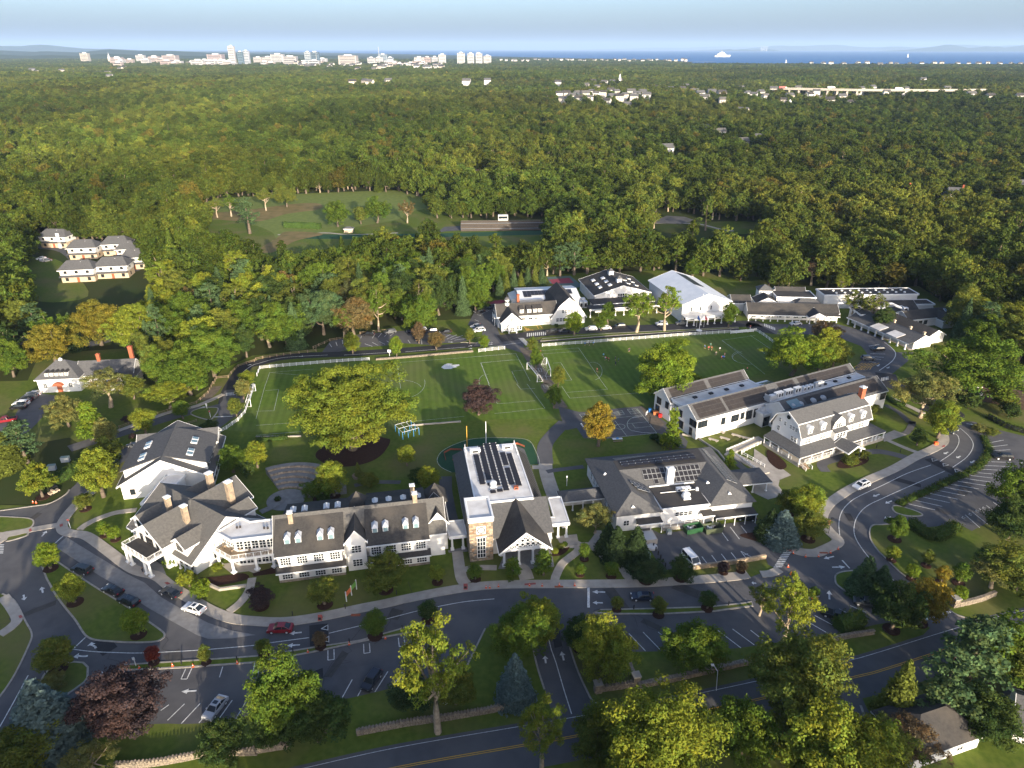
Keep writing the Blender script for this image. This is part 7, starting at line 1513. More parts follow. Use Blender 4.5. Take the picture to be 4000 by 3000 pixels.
# hedges and shrubs
def hedge(n, pts, wd, h, label, m='hedge'):
    w0 = smooth(gs(n,*pts),5); mb = MB(); rh = random.Random(len(label)); k = len(w0); prof = [(-.5,0),(-.55,.5),(-.45,.85),(-.15,1.0),(.18,1.0),(.46,.85),(.55,.5),(.5,0)]; vs = []
    for i, p in enumerate(w0):
        d = w0[min(i+1,k-1)]-w0[max(i-1,0)]; d.normalize(); q = Vector((-d.y,d.x,0))
        for a, b in prof: vs.append((p+q*a*wd*rh.uniform(.85,1.15))[:2]+(b*h*rh.uniform(.88,1.1),))
    n_ = len(prof); mb.add(vs,[(i*n_+j,i*n_+j+1,(i+1)*n_+j+1,(i+1)*n_+j) for i in range(k-1) for j in range(n_-1)]+[tuple(range(n_)),tuple(range((k-1)*n_,k*n_))])
    core = mb.mesh('hedge', M[m]); o = put('hedge', core); tag(o, label, 'hedge')
    rng = np.random.default_rng(len(label)); c = np.array([v_ for v_ in vs]); c = np.repeat(c, 14 if h > 1 else 9, 0); c = c+rng.normal(size=c.shape)*np.array([.25,.25,.14])*min(wd,1.5); c[:,2] = np.clip(c[:,2],.05,h*1.15)
    nn = _unit(rng.normal(size=c.shape)+np.array([0,-.3,.8])); tn = rng.uniform(.75,1.3,len(c)); lm = leaf_mesh('foliage', c, nn, np.full(len(c),.26), np.stack([tn*.045*rng.uniform(.9,1.4,len(c)),tn*.075,tn*.016],1), M['leaf'], rng)
    l = put('foliage', lm, o, color=(1,1,1)); return o
hedge(4,[(1235,1210),(1300,1270),(1370,1310),(1430,1340)],2.0,1.5,'dark clipped hedge beside the right lawn'); hedge(4,[(1430,1340),(1500,1310),(1560,1270),(1620,1240)],2.0,1.4,'second arm of the clipped hedge')
for i, seg in enumerate([[(1860,460),(1900,540)],[(1905,555),(1900,600),(1885,640)],[(1875,655),(1845,690)],[(1830,705),(1790,735)],[(1775,745),(1730,770)],[(1700,785),(1645,805)],[(1620,815),(1560,845)],[(1540,855),(1480,880)],[(1455,895),(1390,925)],[(1365,935),(1290,970)],[(1270,980),(1200,1010)],[(1175,1025),(1130,1045)]]):
    hedge(4,seg,1.3,.65,'low hedge segment number %s along the bay ends, counted from the far bend' % ['one','two','three','four','five','six','seven','eight','nine','ten','eleven','twelve'][i])
hedge(12,[(250,305),(400,310),(560,318)],3,3.5,'dense clipped conifer screen at the mown fairway')
hedge(1,[(480,860),(600,790),(700,720),(830,650)],2.6,2.2,'overgrown hedge behind the left timber fence')
hedge(2,[(0,490),(150,480),(270,470)],1.4,.8,'low yellowing hedge at the field bank'); hedge(15,[(1890,1130),(2000,1230),(2111,1290),(2250,1340)],1.0,1.2,'dark screen along the construction yard','dark')
hedge(4,[(1905,290),(2050,370),(2212,420),(2350,460)],1.2,1.2,'dark screened fence behind the right car park','dark'); hedge(4,[(1010,100),(1100,170),(1180,190)],1.6,1.0,'shrub border along the east drive')
hedge(8,[(600,470),(700,430),(800,400)],2.4,2.6,'row of upright evergreens at the lower car park')
SH = [(4,700,690,5.5,2.4,'olive','large mounded shrub before the gambrel porch'),(4,815,640,4.5,2.2,'olive','mounded shrub at the gambrel portico'),(4,910,240,4.5,2.4,'olive','round shrub at the gambrel house end'),(4,885,330,3,2.2,'yellow','yellow shrub at the gambrel house corner'),(1,1470,1570,3,2.6,'green','round clipped shrub beside the entrance columns'),(5,470,950,5.2,1.8,'pale','mound of pale ornamental grass on the corner island'),(4,1820,400,5,1.5,'pale','grassy mound at the head of the right car park'),(4,1920,430,5,1.5,'olive','second grassy mound at the right car park'),(3,1230,480,3,1.6,'deep','dark shrub under the pyramidal tree'),(3,1280,520,3,1.4,'deep','second dark shrub near the pyramidal tree'),(3,1400,540,3,1.5,'deep','third dark shrub near the pyramidal tree'),(3,640,1190,5,2.2,'deep','dark shrub mass at the dining hall link'),(3,420,1420,2,1.2,'olive','shrub in the portico bed'),(3,455,1400,1.6,1.0,'green','small shrub in the portico bed'),(3,370,1460,1.8,1.0,'yellow','yellow shrub in the portico bed'),(3,2080,310,3.5,2,'dark','shrub in the courtyard bed'),(3,1960,330,2.2,1.6,'pale','tuft of tall grass in the courtyard bed'),(3,1920,370,2,1.5,'pale','second tuft of grass in the courtyard bed'),(1,1150,470,2.6,1.4,'purple','purple shrub by the side drive'),(1,1090,325,3,1.6,'purple','larger purple shrub by the side drive'),(1,1225,262,3,1.8,'rust','rust shrub by the side drive'),(1,1880,1600,3,1.2,'yellow','yellow shrub under the terrace'),(1,1760,1580,2.2,1.2,'green','small shrub at the white gable foot'),(8,395,160,2.4,1.6,'green','round bush on the small island'),(13,750,560,2,1.4,'dark','shrub at the gambrel barn corner'),(13,345,610,1.4,.9,'dark','ball shrub left of the arched door'),(13,360,608,1.4,.9,'dark','ball shrub nearer the arched door'),(13,462,604,1.4,.9,'dark','ball shrub right of the arched door'),(13,480,602,1.4,.9,'dark','second ball shrub right of the arched door'),(11,780,745,2,4,'yellow','narrow yellow shrub between the front townhouses'),(2,190,1010,2,1,'dark','shrub beside the stage circle'),(14,1560,440,6,3,'deep','dark shrub mass at the junior school court'),(4,2080,290,6,4.5,'dark','dark bush beside the right car park screen'),(4,1730,210,7,5,'dark','dark round bush behind the yellow maple'),(15,1420,1440,7,4.5,'dark','dark bush row at the construction yard'),(15,1850,1480,8,5,'olive','olive bush at the right construction edge')]
for n, x, y, wd, h, c, lab in SH:
    p = g(n,x,y); tree('shrub', lab, p.x, p.y, wd, h, 'shrub', G_[c], cat='shrub')
# ---------------------------------------------------------------- vehicles
def frust(m, x0,x1,y,z0, X0,X1,Y,z1):
    return m.add([(x0,-y,z0),(x1,-y,z0),(x1,y,z0),(x0,y,z0),(X0,-Y,z1),(X1,-Y,z1),(X1,Y,z1),(X0,Y,z1)],[(0,3,2,1),(4,5,6,7),(0,1,5,4),(1,2,6,5),(2,3,7,6),(3,0,4,7)])
CT = {}
def car_parts(kind):
    if kind in CT: return CT[kind]
    L, W, d = 4.75, 1.88, {}
    if kind == 'sedan': pr = [(-2.35,.35),(-2.32,.78),(-1.75,.95),(.75,.93),(1.5,.86),(2.2,.72),(2.36,.5),(2.3,.3),(-2.2,.25)]; gh = (-1.85,1.05,.84,.90,-1.1,.3,.62,1.42)
    elif kind == 'suv': pr = [(-2.33,.35),(-2.36,.9),(-2.1,1.06),(.95,1.05),(1.9,.98),(2.25,.85),(2.36,.55),(2.3,.32),(-2.2,.28)]; gh = (-2.15,1.2,.87,1.02,-1.85,.5,.70,1.68)
    elif kind == 'coupe_suv': pr = [(-2.35,.35),(-2.36,.95),(-2.0,1.08),(.95,1.02),(1.9,.95),(2.25,.8),(2.36,.52),(2.3,.32),(-2.2,.28)]; gh = (-2.1,1.15,.86,1.02,-1.0,.35,.66,1.6)
    elif kind == 'van': pr = [(-2.5,.35),(-2.52,1.15),(1.6,1.15),(2.3,.95),(2.5,.6),(2.45,.32),(-2.4,.28)]; gh = (-2.48,1.9,.92,1.12,-2.4,1.05,.84,2.05)
    else: pr = [(-2.8,.5),(-2.82,1.1),(1.2,1.1),(2.3,1.05),(2.65,.9),(2.7,.5),(2.6,.4),(-2.7,.4)]; gh = (-.55,1.45,.88,1.08,-.35,.7,.72,1.78)
    b = MB().extr(pr,'y',-W/2,W/2); b2 = MB().extr([(x*.985,z if z < .5 else z-.03) for x, z in pr],'y',-W/2-.02,W/2+.02)
    d['body'] = b.mesh('body', M['carpaint'])
    g_ = MB(); frust(g_,gh[0],gh[1],gh[2],gh[3]-.02,gh[4],gh[5],gh[6],gh[7]-.07); d['glasshouse'] = g_.mesh('glasshouse', M['glass'])
    r = MB(); frust(r,gh[4]-.06,gh[5]+.06,gh[6]+.03,gh[7]-.09,gh[4]+.05,gh[5]-.05,gh[6]-.06,gh[7])
    xm = (gh[0]+gh[1])/2-.1
    for s in (-1,1):
        for xa, xb in ((gh[0],gh[4]),(xm,xm),(gh[1],gh[5])): r.tube([(xa,s*gh[2],gh[3]-.02),(xb,s*gh[6],gh[7]-.06)],.055,4)
    d['roof'] = r.mesh('roof', M['carpaint'])
    w_ = MB(); n = 12; rr = .35
    for yy in (-.11,.11): pass
    w_.add([(rr*math.cos(2*math.pi*i/n),-.12,rr*math.sin(2*math.pi*i/n)) for i in range(n)]+[(rr*math.cos(2*math.pi*i/n),.12,rr*math.sin(2*math.pi*i/n)) for i in range(n)],[tuple(range(n)),tuple(range(n,2*n))]+[(i,(i+1)%n,n+(i+1)%n,n+i) for i in range(n)]); d['wheel'] = w_.mesh('wheel', M['rubber'])
    rm = MB(); rm.add([(.22*math.cos(2*math.pi*i/n),-.135,.22*math.sin(2*math.pi*i/n)) for i in range(n)]+[(.22*math.cos(2*math.pi*i/n),.135,.22*math.sin(2*math.pi*i/n)) for i in range(n)],[tuple(range(n)),tuple(range(n,2*n))]); d['rim'] = rm.mesh('rim', M['lgrey'])
    d['headlight'] = MB().box(-.09,-.2,-.07,.06,.2,.07).mesh('headlight', M['lamp']); d['tail_light'] = MB().box(-.05,-.16,-.1,.05,.16,.1).mesh('tail_light', M['tail'])
    d['sunroof'] = MB().box(gh[4]+.35,-.42,gh[7]-.01,gh[5]-.3,.42,gh[7]+.012).mesh('sunroof', M['glass']); d['mirror'] = MB().box(-.1,-.1,-.07,.1,.1,.07).mesh('mirror', M['carpaint'])
    d['fx'] = max(p[0] for p in pr); d['rx'] = min(p[0] for p in pr); CT[kind] = d; d['gh'] = gh; return d
def car(n, a, b, kind, c, label, group=None, full=True, sunroof=False, z=.03, nm='parked_car'):
    """nose at a, tail at b (photo points on the ground)"""
    A, B_ = g(n,*a), g(n,*b); m = (A+B_)/2; d = A-B_; D = car_parts(kind)
    t = thing(nm, label, 'van' if kind == 'van' else ('pickup' if kind == 'pickup' else 'car'), (m.x,m.y,z), math.atan2(d.y,d.x), group)
    put('body', D['body'], t, color=c); put('glasshouse', D['glasshouse'], t); put('roof', D['roof'], t, color=c if kind != 'pickup' else c)
    wx = 1.42 if kind != 'pickup' else 1.75
    for sx in (-1,1):
        for sy in (-1,1):
            w_ = put('wheel', D['wheel'], t, (sx*wx,sy*.84,.35))
            if full: put('rim', D['rim'], w_)
    for sy in (-1,1):
        put('headlight', D['headlight'], t, (D['fx']-.12,sy*.66,.68)); put('tail_light', D['tail_light'], t, (D['rx']+.03,sy*.72,.85))
        if full: put('mirror', D['mirror'], t, (D['gh'][1]-.35,sy*1.0,D['gh'][3]+.05), color=c)
    if sunroof: put('sunroof', D['sunroof'], t)
    if kind == 'pickup': MB().box(-2.7,-.8,1.02,-.65,.8,1.12).build('cargo_bed', M['rubber'], t)
    return t
BK, NV, WH, SV, GY, RD, BL = (.012,.012,.014),(.02,.028,.05),(.72,.72,.72),(.42,.43,.45),(.11,.115,.12),(.22,.012,.02),(.05,.10,.2)
car(5,(915,115),(1045,165),'sedan',BK,'black saloon parked at the kerb of the paver island',sunroof=True); car(5,(1045,205),(1190,265),'suv',BK,'black estate with roof rails behind the black saloon',sunroof=True); car(5,(1410,135),(1545,190),'sedan',(.03,.035,.04),'dark grey saloon on the far side of the paver lane'); car(5,(1600,275),(1760,325),'coupe_suv',WH,'white car with dark glass roof on the arrival lane',sunroof=True)
car(1,(645,1600),(790,1640),'suv',(.03,.035,.035),'dark off-roader at the head of the paver lane'); car(6,(112,475),(312,470),'coupe_suv',RD,'dark red coupe-like car on the front road'); car(7,(1030,195),(1222,195),'sedan',NV,'dark blue saloon on the front road')
car(5,(1800,1245),(1930,1080),'coupe_suv',SV,'silver car with black roof in the left car park',sunroof=True); car(6,(30,1150),(110,1000),'coupe_suv',WH,'white car half hidden by the tall green tree',sunroof=True); car(6,(950,995),(1050,850),'suv',(.016,.018,.028),'black boxy car in the left car park')
car(8,(755,230),(930,270),'suv',(.05,.055,.06),'dark grey car parked beside the exit trees'); car(8,(680,395),(490,330),'pickup',(.016,.018,.022),'black pickup with loaded bed in the right car park'); car(3,(1590,1585),(1505,1490),'van',WH,'white van parked in the service yard')
car(4,(745,915),(860,870),'suv',WH,'white car with sunroof driving the right lane',sunroof=True); car(4,(1945,640),(2100,650),'suv',BK,'black estate alone in the right car park bays'); car(4,(1570,425),(1610,400),'suv',(.02,.03,.04),'dark car half hidden by the yellow maple')
car(1,(1125,535),(1215,560),'sedan',GY,'grey car parked behind the skylit hall'); car(3,(1975,1165),(2060,1170),'suv',BK,'dark car under the dining hall canopy')
for i, (a, b, c, k, l) in enumerate((((240,100),(350,92),SV,'sedan','silver car nearest the hipped house'),((195,130),(325,125),GY,'suv','dark silver car second from the hipped house'),((160,160),(270,150),BK,'sedan','black car in the middle of the house row'),((130,185),(245,180),WH,'suv','white car near the end of the house row'),((110,215),(225,210),BK,'suv','black car at the end of the house row'))): car(1,a,b,k,c,l,'cars by the hipped house',False)
car(1,(10,335),(105,320),'pickup',RD,'red pickup at the left edge by the house drive')
for i, (a, b, c, k, l) in enumerate((((945,1240),(1000,1240),BK,'suv','black car left in the rear car park bays'),((1128,1225),(1190,1215),GY,'suv','grey car at the rear car park hedge'),((1320,1215),(1385,1210),(.04,.05,.09),'sedan','dark blue car beside the white one at the rear'),((1390,1212),(1462,1200),WH,'suv','white car at the back of the rear car park'),((1400,1300),(1405,1258),BK,'suv','black car backed in mid rear car park'),((1860,1180),(1945,1160),SV,'sedan','silver car at the barn lot edge'),((1880,1195),(1960,1178),NV,'suv','dark car between two pale ones at the barn lot'),((1885,1212),(1970,1198),WH,'suv','white car nearest the verge at the barn lot'),((2020,1010),(2060,1000),NV,'suv','dark car in the lot beside the barn'),((1915,1045),(1945,1040),BK,'sedan','black car under trees at the barn lot'),((1500,1215),(1530,1212),NV,'suv','dark car peeping out beside the rust tree'),((1620,1222),(1655,1218),BK,'sedan','black car right of the rust tree'))): car(12,a,b,k,c,l,'cars in the rear lots',False)
for i, (a, b, c, k, l) in enumerate((((675,610),(755,602),BK,'suv','black car leading the row before the gambrel barn'),((780,603),(845,598),NV,'suv','dark car behind the bright tree at the barn'),((985,585),(1060,580),SV,'suv','silver car second in the barn row'),((1100,575),(1165,572),WH,'sedan','white car on the front drive'),((1210,565),(1285,560),BK,'suv','black car with roof rack on the front drive'),((1540,545),(1610,540),SV,'suv','white-silver car between the two tall trees'),((1690,540),(1775,535),GY,'suv','grey car before the field house porch'))): car(13,a,b,k,c,l,'cars on the front drive',False)
for a, b, c, k, l in (((655,460),(730,455),SV,'sedan','pale car at the junior school porch'),((1195,630),(1280,628),BK,'suv','black car in the drop-off bays'),((1220,690),(1125,690),GY,'suv','dark car with lit roof in the drop-off bays'),((890,500),(930,520),WH,'suv','white car behind the golden corner tree')): car(14,a,b,k,c,l,'cars at the drop-off',False)
for i, (x, y) in enumerate(((340,585),(370,598),(390,605))): car(11,(x,y),(x+35,y-6),'sedan',(WH,SV,GY)[i],('pale','silver','grey')[i]+' car on the estate drive by the townhouses','cars on the estate drive',False)
# golf cart
p = g(1,470,945); B = thing('golf_cart','golf cart parked under the yellow-green tree at the drive','golf cart',(p.x,p.y,0),R(60)); MB().box(-1.2,-.6,.3,1.2,.6,.7).box(-.4,-.6,.7,0,.6,1.1).build('body', M['stucco'], B); MB().box(-1.0,-.65,1.9,.9,.65,1.98).build('canopy', M['dark'], B)
for sx in (-.9,.85):
    for sy in (-.55,.55): MB().tube([(sx,sy,.6),(sx*.95,sy,1.9)],.03,4).build('post', M['dark'], B); w_ = put('wheel', car_parts('sedan')['wheel'], B, (sx*.9,sy,.25)); w_.scale = (.7,.7,.7)
# ---------------------------------------------------------------- fences and walls
def rail_fence(pts, label, h=1.15, step=2.4, rails=3, m='trim', pr=.07, name='rail_fence'):
    pts = [Vector((p[0],p[1],0)) for p in pts]; T = thing(name, label, 'fence', tuple(pts[0])); o0 = pts[0]; P2 = [p-o0 for p in pts]
    acc = [P2[0]]; 
    for a, b in zip(P2[:-1],P2[1:]):
        n = max(1,round((b-a).length/step)); acc += [a+(b-a)*i/n for i in range(1,n+1)]
    post = MB().box(-pr,-pr,0,pr,pr,h).box(-pr*1.25,-pr*1.25,h,pr*1.25,pr*1.25,h+.06).mesh('post', M[m], False)
    for q in acc: put('post', post, T, tuple(q))
    for k in range(rails):
        z = h*(k+1)/rails-.12; MB().tube([q+Vector((0,0,z)) for q in acc],.07,4).build('rail', M[m], T, fix=False)
    return T
rail_fence(gs(12,(10,1590),(35,1530),(120,1520),(350,1500),(590,1480),(700,1472),(850,1462),(980,1455)),'white three-rail fence along the left field behind the huge oak')
rail_fence(gs(1,(2190,20),(2165,110),(2120,250),(2060,320),(1960,390),(1825,465)),'white rail fence curving down the left end of the field')
rail_fence(gs(12,(1925,1385),(2040,1372),(2150,1360)),'short white rail fence at the far field corner',1.3)
rail_fence(gs(13,(640,712),(800,700),(1000,685),(1200,668),(1450,650),(1700,630),(1930,615),(2118,603)),'long white rail fence along the right-hand field')
rail_fence(gs(13,(2120,612),(2300,596))+gs(14,(262,515),(430,500),(480,530),(560,590)),'white rail fence turning the far right field corner')
rail_fence(gs(12,(0,1455),(60,1440),(300,1405),(520,1380),(520,1350)),'timber post and rail fence on the rear drive verge',1.0,2.6,2,'wood',.09); rail_fence(gs(12,(495,1355),(640,1290),(760,1270)),'timber rail fence left of the rear car park',1.0,2.6,2,'wood',.09); rail_fence(gs(12,(900,1230),(1130,1205),(1200,1200)),'timber rail fence behind the rear car park',1.0,2.6,2,'wood',.09)
rail_fence(gs(1,(500,860),(620,790),(720,720),(830,655)),'timber rail fence along the left drive',.9,2.6,2,'wood',.09); rail_fence(gs(1,(1000,590),(1200,500),(1500,390),(1700,325)),'timber rail fence below the side drive',.8,2.6,2,'wood',.08); rail_fence(gs(1,(1030,385),(1200,320),(1450,240),(1700,170),(1800,80),(1840,0)),'timber rail fence above the side drive',.9,2.6,2,'wood',.08); rail_fence(gs(11,(1850,1659),(1870,1615),(1975,1605),(2000,1570),(2060,1510),(2200,1465)),'timber rail fence round the black bend',.9,2.6,2,'wood',.09)
rail_fence(gs(3,(1850,585),(1960,540),(2085,485)),'white handrail on the upper side of the dining hall ramp',1.0,1.5,3,'trim',.05,'ramp_rail'); rail_fence(gs(3,(1980,600),(2060,560),(2150,520)),'white handrail on the lower side of the ramp',1.0,1.5,3,'trim',.05,'ramp_rail'); rail_fence(gs(3,(1985,610),(2080,660),(2180,720)),'white handrail beside the sunken lawn',1.0,1.5,2,'trim',.05,'ramp_rail'); rail_fence(gs(3,(1910,600),(2000,670),(2115,755)),'white handrail along the terrace steps',1.0,1.5,3,'trim',.05,'ramp_rail')
def stone_wall(n, pts, label, h=1.1, wd=.6, caps=True, m='wallstone', serr=True):
    line_ = smooth(gs(n,*pts),4); T = thing('stone_wall', label, 'wall', tuple(line_[0])); o0 = line_[0]; L_ = [p-o0 for p in line_]
    band(L_, wd*.82, 0, h*.94).build('core', M['mulch'], T)
    seg = []; tot = 0
    for a, b in zip(L_[:-1],L_[1:]): seg.append((tot,(b-a).length,a,b)); tot += (b-a).length
    rr = random.Random(len(label)); mb = MB()
    def at(s):
        for t0, l, a, b in seg:
            if s <= t0+l: d = (b-a).normalized(); return a+d*(s-t0), d
        return L_[-1], (L_[-1]-L_[-2]).normalized()
    z = 0
    while z < h-.05:
        hh = min(rr.uniform(.24,.36),h-z); s = rr.uniform(-.3,0)
        while s < tot:
            l = rr.uniform(.35,.8); p, d = at(max(0,min(tot,s+l/2))); q = Vector((-d.y,d.x,0)); ov = wd/2*rr.uniform(.9,1.12)
            c = [p+d*(sx*(l/2-.025))+q*(sy*ov) for sx, sy in ((-1,-1),(1,-1),(1,1),(-1,1))]
            mb.add([(v.x,v.y,z+.02) for v in c]+[(v.x*1,v.y*1,z+hh-.02) for v in c],[(0,3,2,1),(4,5,6,7),(0,1,5,4),(1,2,6,5),(2,3,7,6),(3,0,4,7)]); s += l
        z += hh
    o = mb.build('stone_courses', M[m], T, fix=False); o['kind'] = 'stuff'
    if caps:
        k = int(tot/.55); k = min(k, 90)
        cm = MB().add([(-.16,-wd*.5,0),(.16,-wd*.5,0),(.18,wd*.5,0),(-.15,wd*.5,0),(-.12,-wd*.46,.3),(.1,-wd*.44,.24),(.12,wd*.44,.3),(-.1,wd*.46,.22)],[(0,3,2,1),(4,5,6,7),(0,1,5,4),(1,2,6,5),(2,3,7,6),(3,0,4,7)]).mesh('cap_stone', M[m])
        for i in range(k):
            p, d = at(tot*(i+.5)/k); put('cap_stone', cm, T, (p.x,p.y,h-.02), math.atan2(d.y,d.x)+rr.uniform(-.15,.15), scale=(rr.uniform(.8,1.2),rr.uniform(.9,1.1),rr.uniform(.7,1.2)))
    return T
stone_wall(6,[(880,1370),(1300,1290),(1650,1240),(2000,1180),(2212,1140),(2300,1130)],'stone street wall with upright cap stones behind the golden oak'); stone_wall(5,[(1000,1659),(1300,1640),(1600,1590),(1820,1550),(2212,1540)],'sunlit stone street wall below the left car park'); stone_wall(6,[(-30,1530),(90,1510),(300,1480)],'mossy stretch of street wall under the dark trees')
stone_wall(7,[(720,1000),(900,975),(1040,950)],'low stone wall at the right gate pier'); stone_wall(7,[(1090,960),(1400,900),(1700,830),(1950,775),(2212,720)],'rough stone wall along the right-hand street verge',1.0,.8,False); stone_wall(7,[(1020,790),(1065,900)],'short return wall by the golden maple',1.0,.6,False)
stone_wall(8,[(1600,270),(1720,245),(1850,210),(1950,170)],'sunlit stone wall stub at the exit gate',1.2,.6,False); stone_wall(8,[(560,560),(700,530),(900,500)],'shaded stone wall under the exit trees',1.0,.6,False)
for n, x, y, lab in ((7,740,995,'square stone gate pier at the drive mouth'),(7,1068,925,'stone pier at the wall return'),(8,1608,255,'stone pier at the exit wall')):
    p = g(n,x,y); B = thing('gate_pier', lab, 'pier', (p.x,p.y,0), .2); MB().box(-.6,-.6,0,.6,.6,1.9).build('shaft', M['wallstone'], B); MB().box(-.72,-.72,1.9,.72,.72,2.1).build('capstone', M['concrete'], B)
stone_wall(12,[(1040,1452),(1200,1440),(1390,1425),(1600,1405),(1870,1382)],'low sunlit stone wall along the far edge of the left field',.7,.6,False); 
for n, pts, lab in ((3,[(1560,1600),(1750,1575),(2000,1540),(2190,1505)],'buff retaining wall below the service yard'),(5,[(1800,80),(1900,125),(2130,92)],'low cream garden wall before the terrace')):
    p0 = gs(n,*pts); o = band([p-p0[0] for p in p0],.5,0,1.0 if n == 3 else .6).build('garden_wall', M['stone' if n == 3 else 'concrete'], None, loc=p0[0]); o.color = (1.3,1.2,1.05,1); tag(o, lab, 'wall')
o = band(gs(2,(0,462),(390,455)),.35,0,.4).build('bank_wall', M['concrete'], None); tag(o,'thin pale kerb wall left of the huge oak','wall'); o = band(gs(2,(1340,362),(1770,328)),.35,0,.4).build('bank_wall', M['concrete'], None); tag(o,'thin pale kerb wall right of the huge oak','wall')
# ---------------------------------------------------------------- amphitheatre
c = g(2,260,1000); B = thing('amphitheatre','fan-shaped stone amphitheatre with curved steps on the rear lawn','amphitheatre',(c.x,c.y,0))
for i in range(5):
    r0, r1 = 5.2+1.9*i, 6.7+1.9*i; a0, a1 = R(10), R(126); k = 22; zt_ = .35*(i+1)
    vs = []; 
    for j in range(k+1):
        a = a0+(a1-a0)*j/k
        vs += [(r0*math.cos(a),r0*math.sin(a),0),(r0*math.cos(a),r0*math.sin(a),zt_),(r1*math.cos(a)*1.02,r1*math.sin(a)*1.02,zt_),(r1*math.cos(a)*1.02,r1*math.sin(a)*1.02,0)]
    MB().add(vs,[(4*j+q,4*j+(q+1)%4,4*j+4+(q+1)%4,4*j+4+q) for j in range(k) for q in range(4)]+[(0,1,2,3),(4*k+3,4*k+2,4*k+1,4*k)]).build('step', M['paver'], B)
    st_ = put; cs_ = MB().box(-.28,-.2,0,.28,.2,.42).mesh('seat_stone', M['stone'], False)
    n_ = int((a1-a0)*r0/.62)
    for j in range(n_):
        a = a0+(a1-a0)*(j+.5)/n_; q = put('seat_stone', cs_, B, (r0*math.cos(a),r0*math.sin(a),zt_-.32), a+math.pi/2); v_ = rs.uniform(.8,1.3); q.color = (v_,v_*.97,v_*.93,1)
MB().lathe([(4.6,0),(4.6,.12),(.05,.13)],0,0,32).build('stage', M['paver'], B)
walk([g(2,230,1010),g(2,150,1060),g(2,40,1110)],1.7,m='paver',name='path')
p = g(2,887,800); B = thing('hexagonal_planter','hexagonal wooden planter bench around a small spruce','planter',(p.x,p.y,0))
MB().lathe([(1.75,0),(1.75,.5),(1.1,.5),(1.1,.1)],0,0,6).build('bench', M['wood'], B); MB().lathe([(1.09,.0),(1.09,.35),(.05,.36)],0,0,6).build('soil', M['mulch'], B); tree('spruce_tree','small spruce growing in the hexagonal planter',p.x,p.y,2.2,4.2,'spruce',G_['olive'],z=.3)
# monkey bars
p = g(2,1270,480); q = g(2,1410,440); B = thing('climbing_bars','turquoise climbing bars beside the huge oak','climbing frame',(p.x,p.y,0),math.atan2((q-p).y,(q-p).x)); Lx = (q-p).length
for i in range(4):
    for y in (0,2.6,5.2)[:3 if i in (0,3) else 2]: MB().tube([(Lx*i/3,y,0),(Lx*i/3,y,2.3)],.07,6).build('post', M['bluepaint'], B)
for y in (0,2.6,5.2): MB().tube([(0,y,2.3),(Lx,y,2.3)],.06,5).build('bar', M['lgrey'], B)
for i in range(4): MB().tube([(Lx*i/3,0,2.3),(Lx*i/3,5.2,2.3)],.06,5).build('bar', M['lgrey'], B)
# ---------------------------------------------------------------- goals
def goal(n, a, b, label, back=(0,0), h=2.44, dz=2.0):
    A, B_ = g(n,*a), g(n,*b); d = B_-A; L_ = d.length; T = thing('soccer_goal', label, 'goal', tuple(A), math.atan2(d.y,d.x)); dz = dz
    MB().tube([(0,0,0),(0,0,h),(L_,0,h),(L_,0,0)],.13,6).build('goal_frame', M['trim'], T)
    MB().tube([(0,0,h),(0,.9*dz/2,h),(0,dz,0),(L_,dz,0),(L_,.9*dz/2,h),(L_,0,h)],.05,5).build('net_support', M['trim'], T); MB().tube([(0,0,.03),(0,dz,.03)],.05,4).tube([(L_,0,.03),(L_,dz,.03)],.05,4).build('ground_bar', M['trim'], T)
    nt_ = MB(); k = int(L_/.7)
    for i in range(k+1): x = L_*i/k; nt_.tube([(x,.9*dz/2,h),(x,dz,0)],.012,3)
    for j in range(5): t_ = j/4; nt_.tube([(0,.45*dz+.55*dz*t_,h*(1-t_)),(L_,.45*dz+.55*dz*t_,h*(1-t_))],.012,3)
    nt_.build('net', M['net'], T, fix=False)
goal(2,(28,195),(0,100),'white soccer goal at the left end of the field',dz=-2.2) if 0 else None
goal(1,(2170,195),(2210,60),'white soccer goal at the left end of the field',dz=2.2); goal(13,(600,990),(520,890),'white soccer goal beside the court path',dz=-2.0); goal(13,(705,945),(672,850),'white soccer goal at the left of the right-hand field',dz=1.8); 
# basketball hoops
for n, x, y, rz, lab in ((3,1190,345,R(150),'basketball hoop at the near end of the court'),):
    p = g(n,x,y); B = thing('basketball_hoop', lab, 'hoop', (p.x,p.y,0), rz); MB().box(-.15,-.15,0,.15,.15,2.4).build('padded_post', M['dark'], B); MB().tube([(0,0,2.3),(.6,0,3.2),(1.2,0,3.2)],.07,5).build('arm', M['dark'], B); MB().box(1.2,-.9,2.75,1.25,.9,3.8).build('backboard', M['lgrey'], B); MB().tube([(1.3+.22+.22*math.cos(t),.22*math.sin(t),3.05) for t in [i*.52 for i in range(13)]],.02,4).build('ring', M['orange'], B)
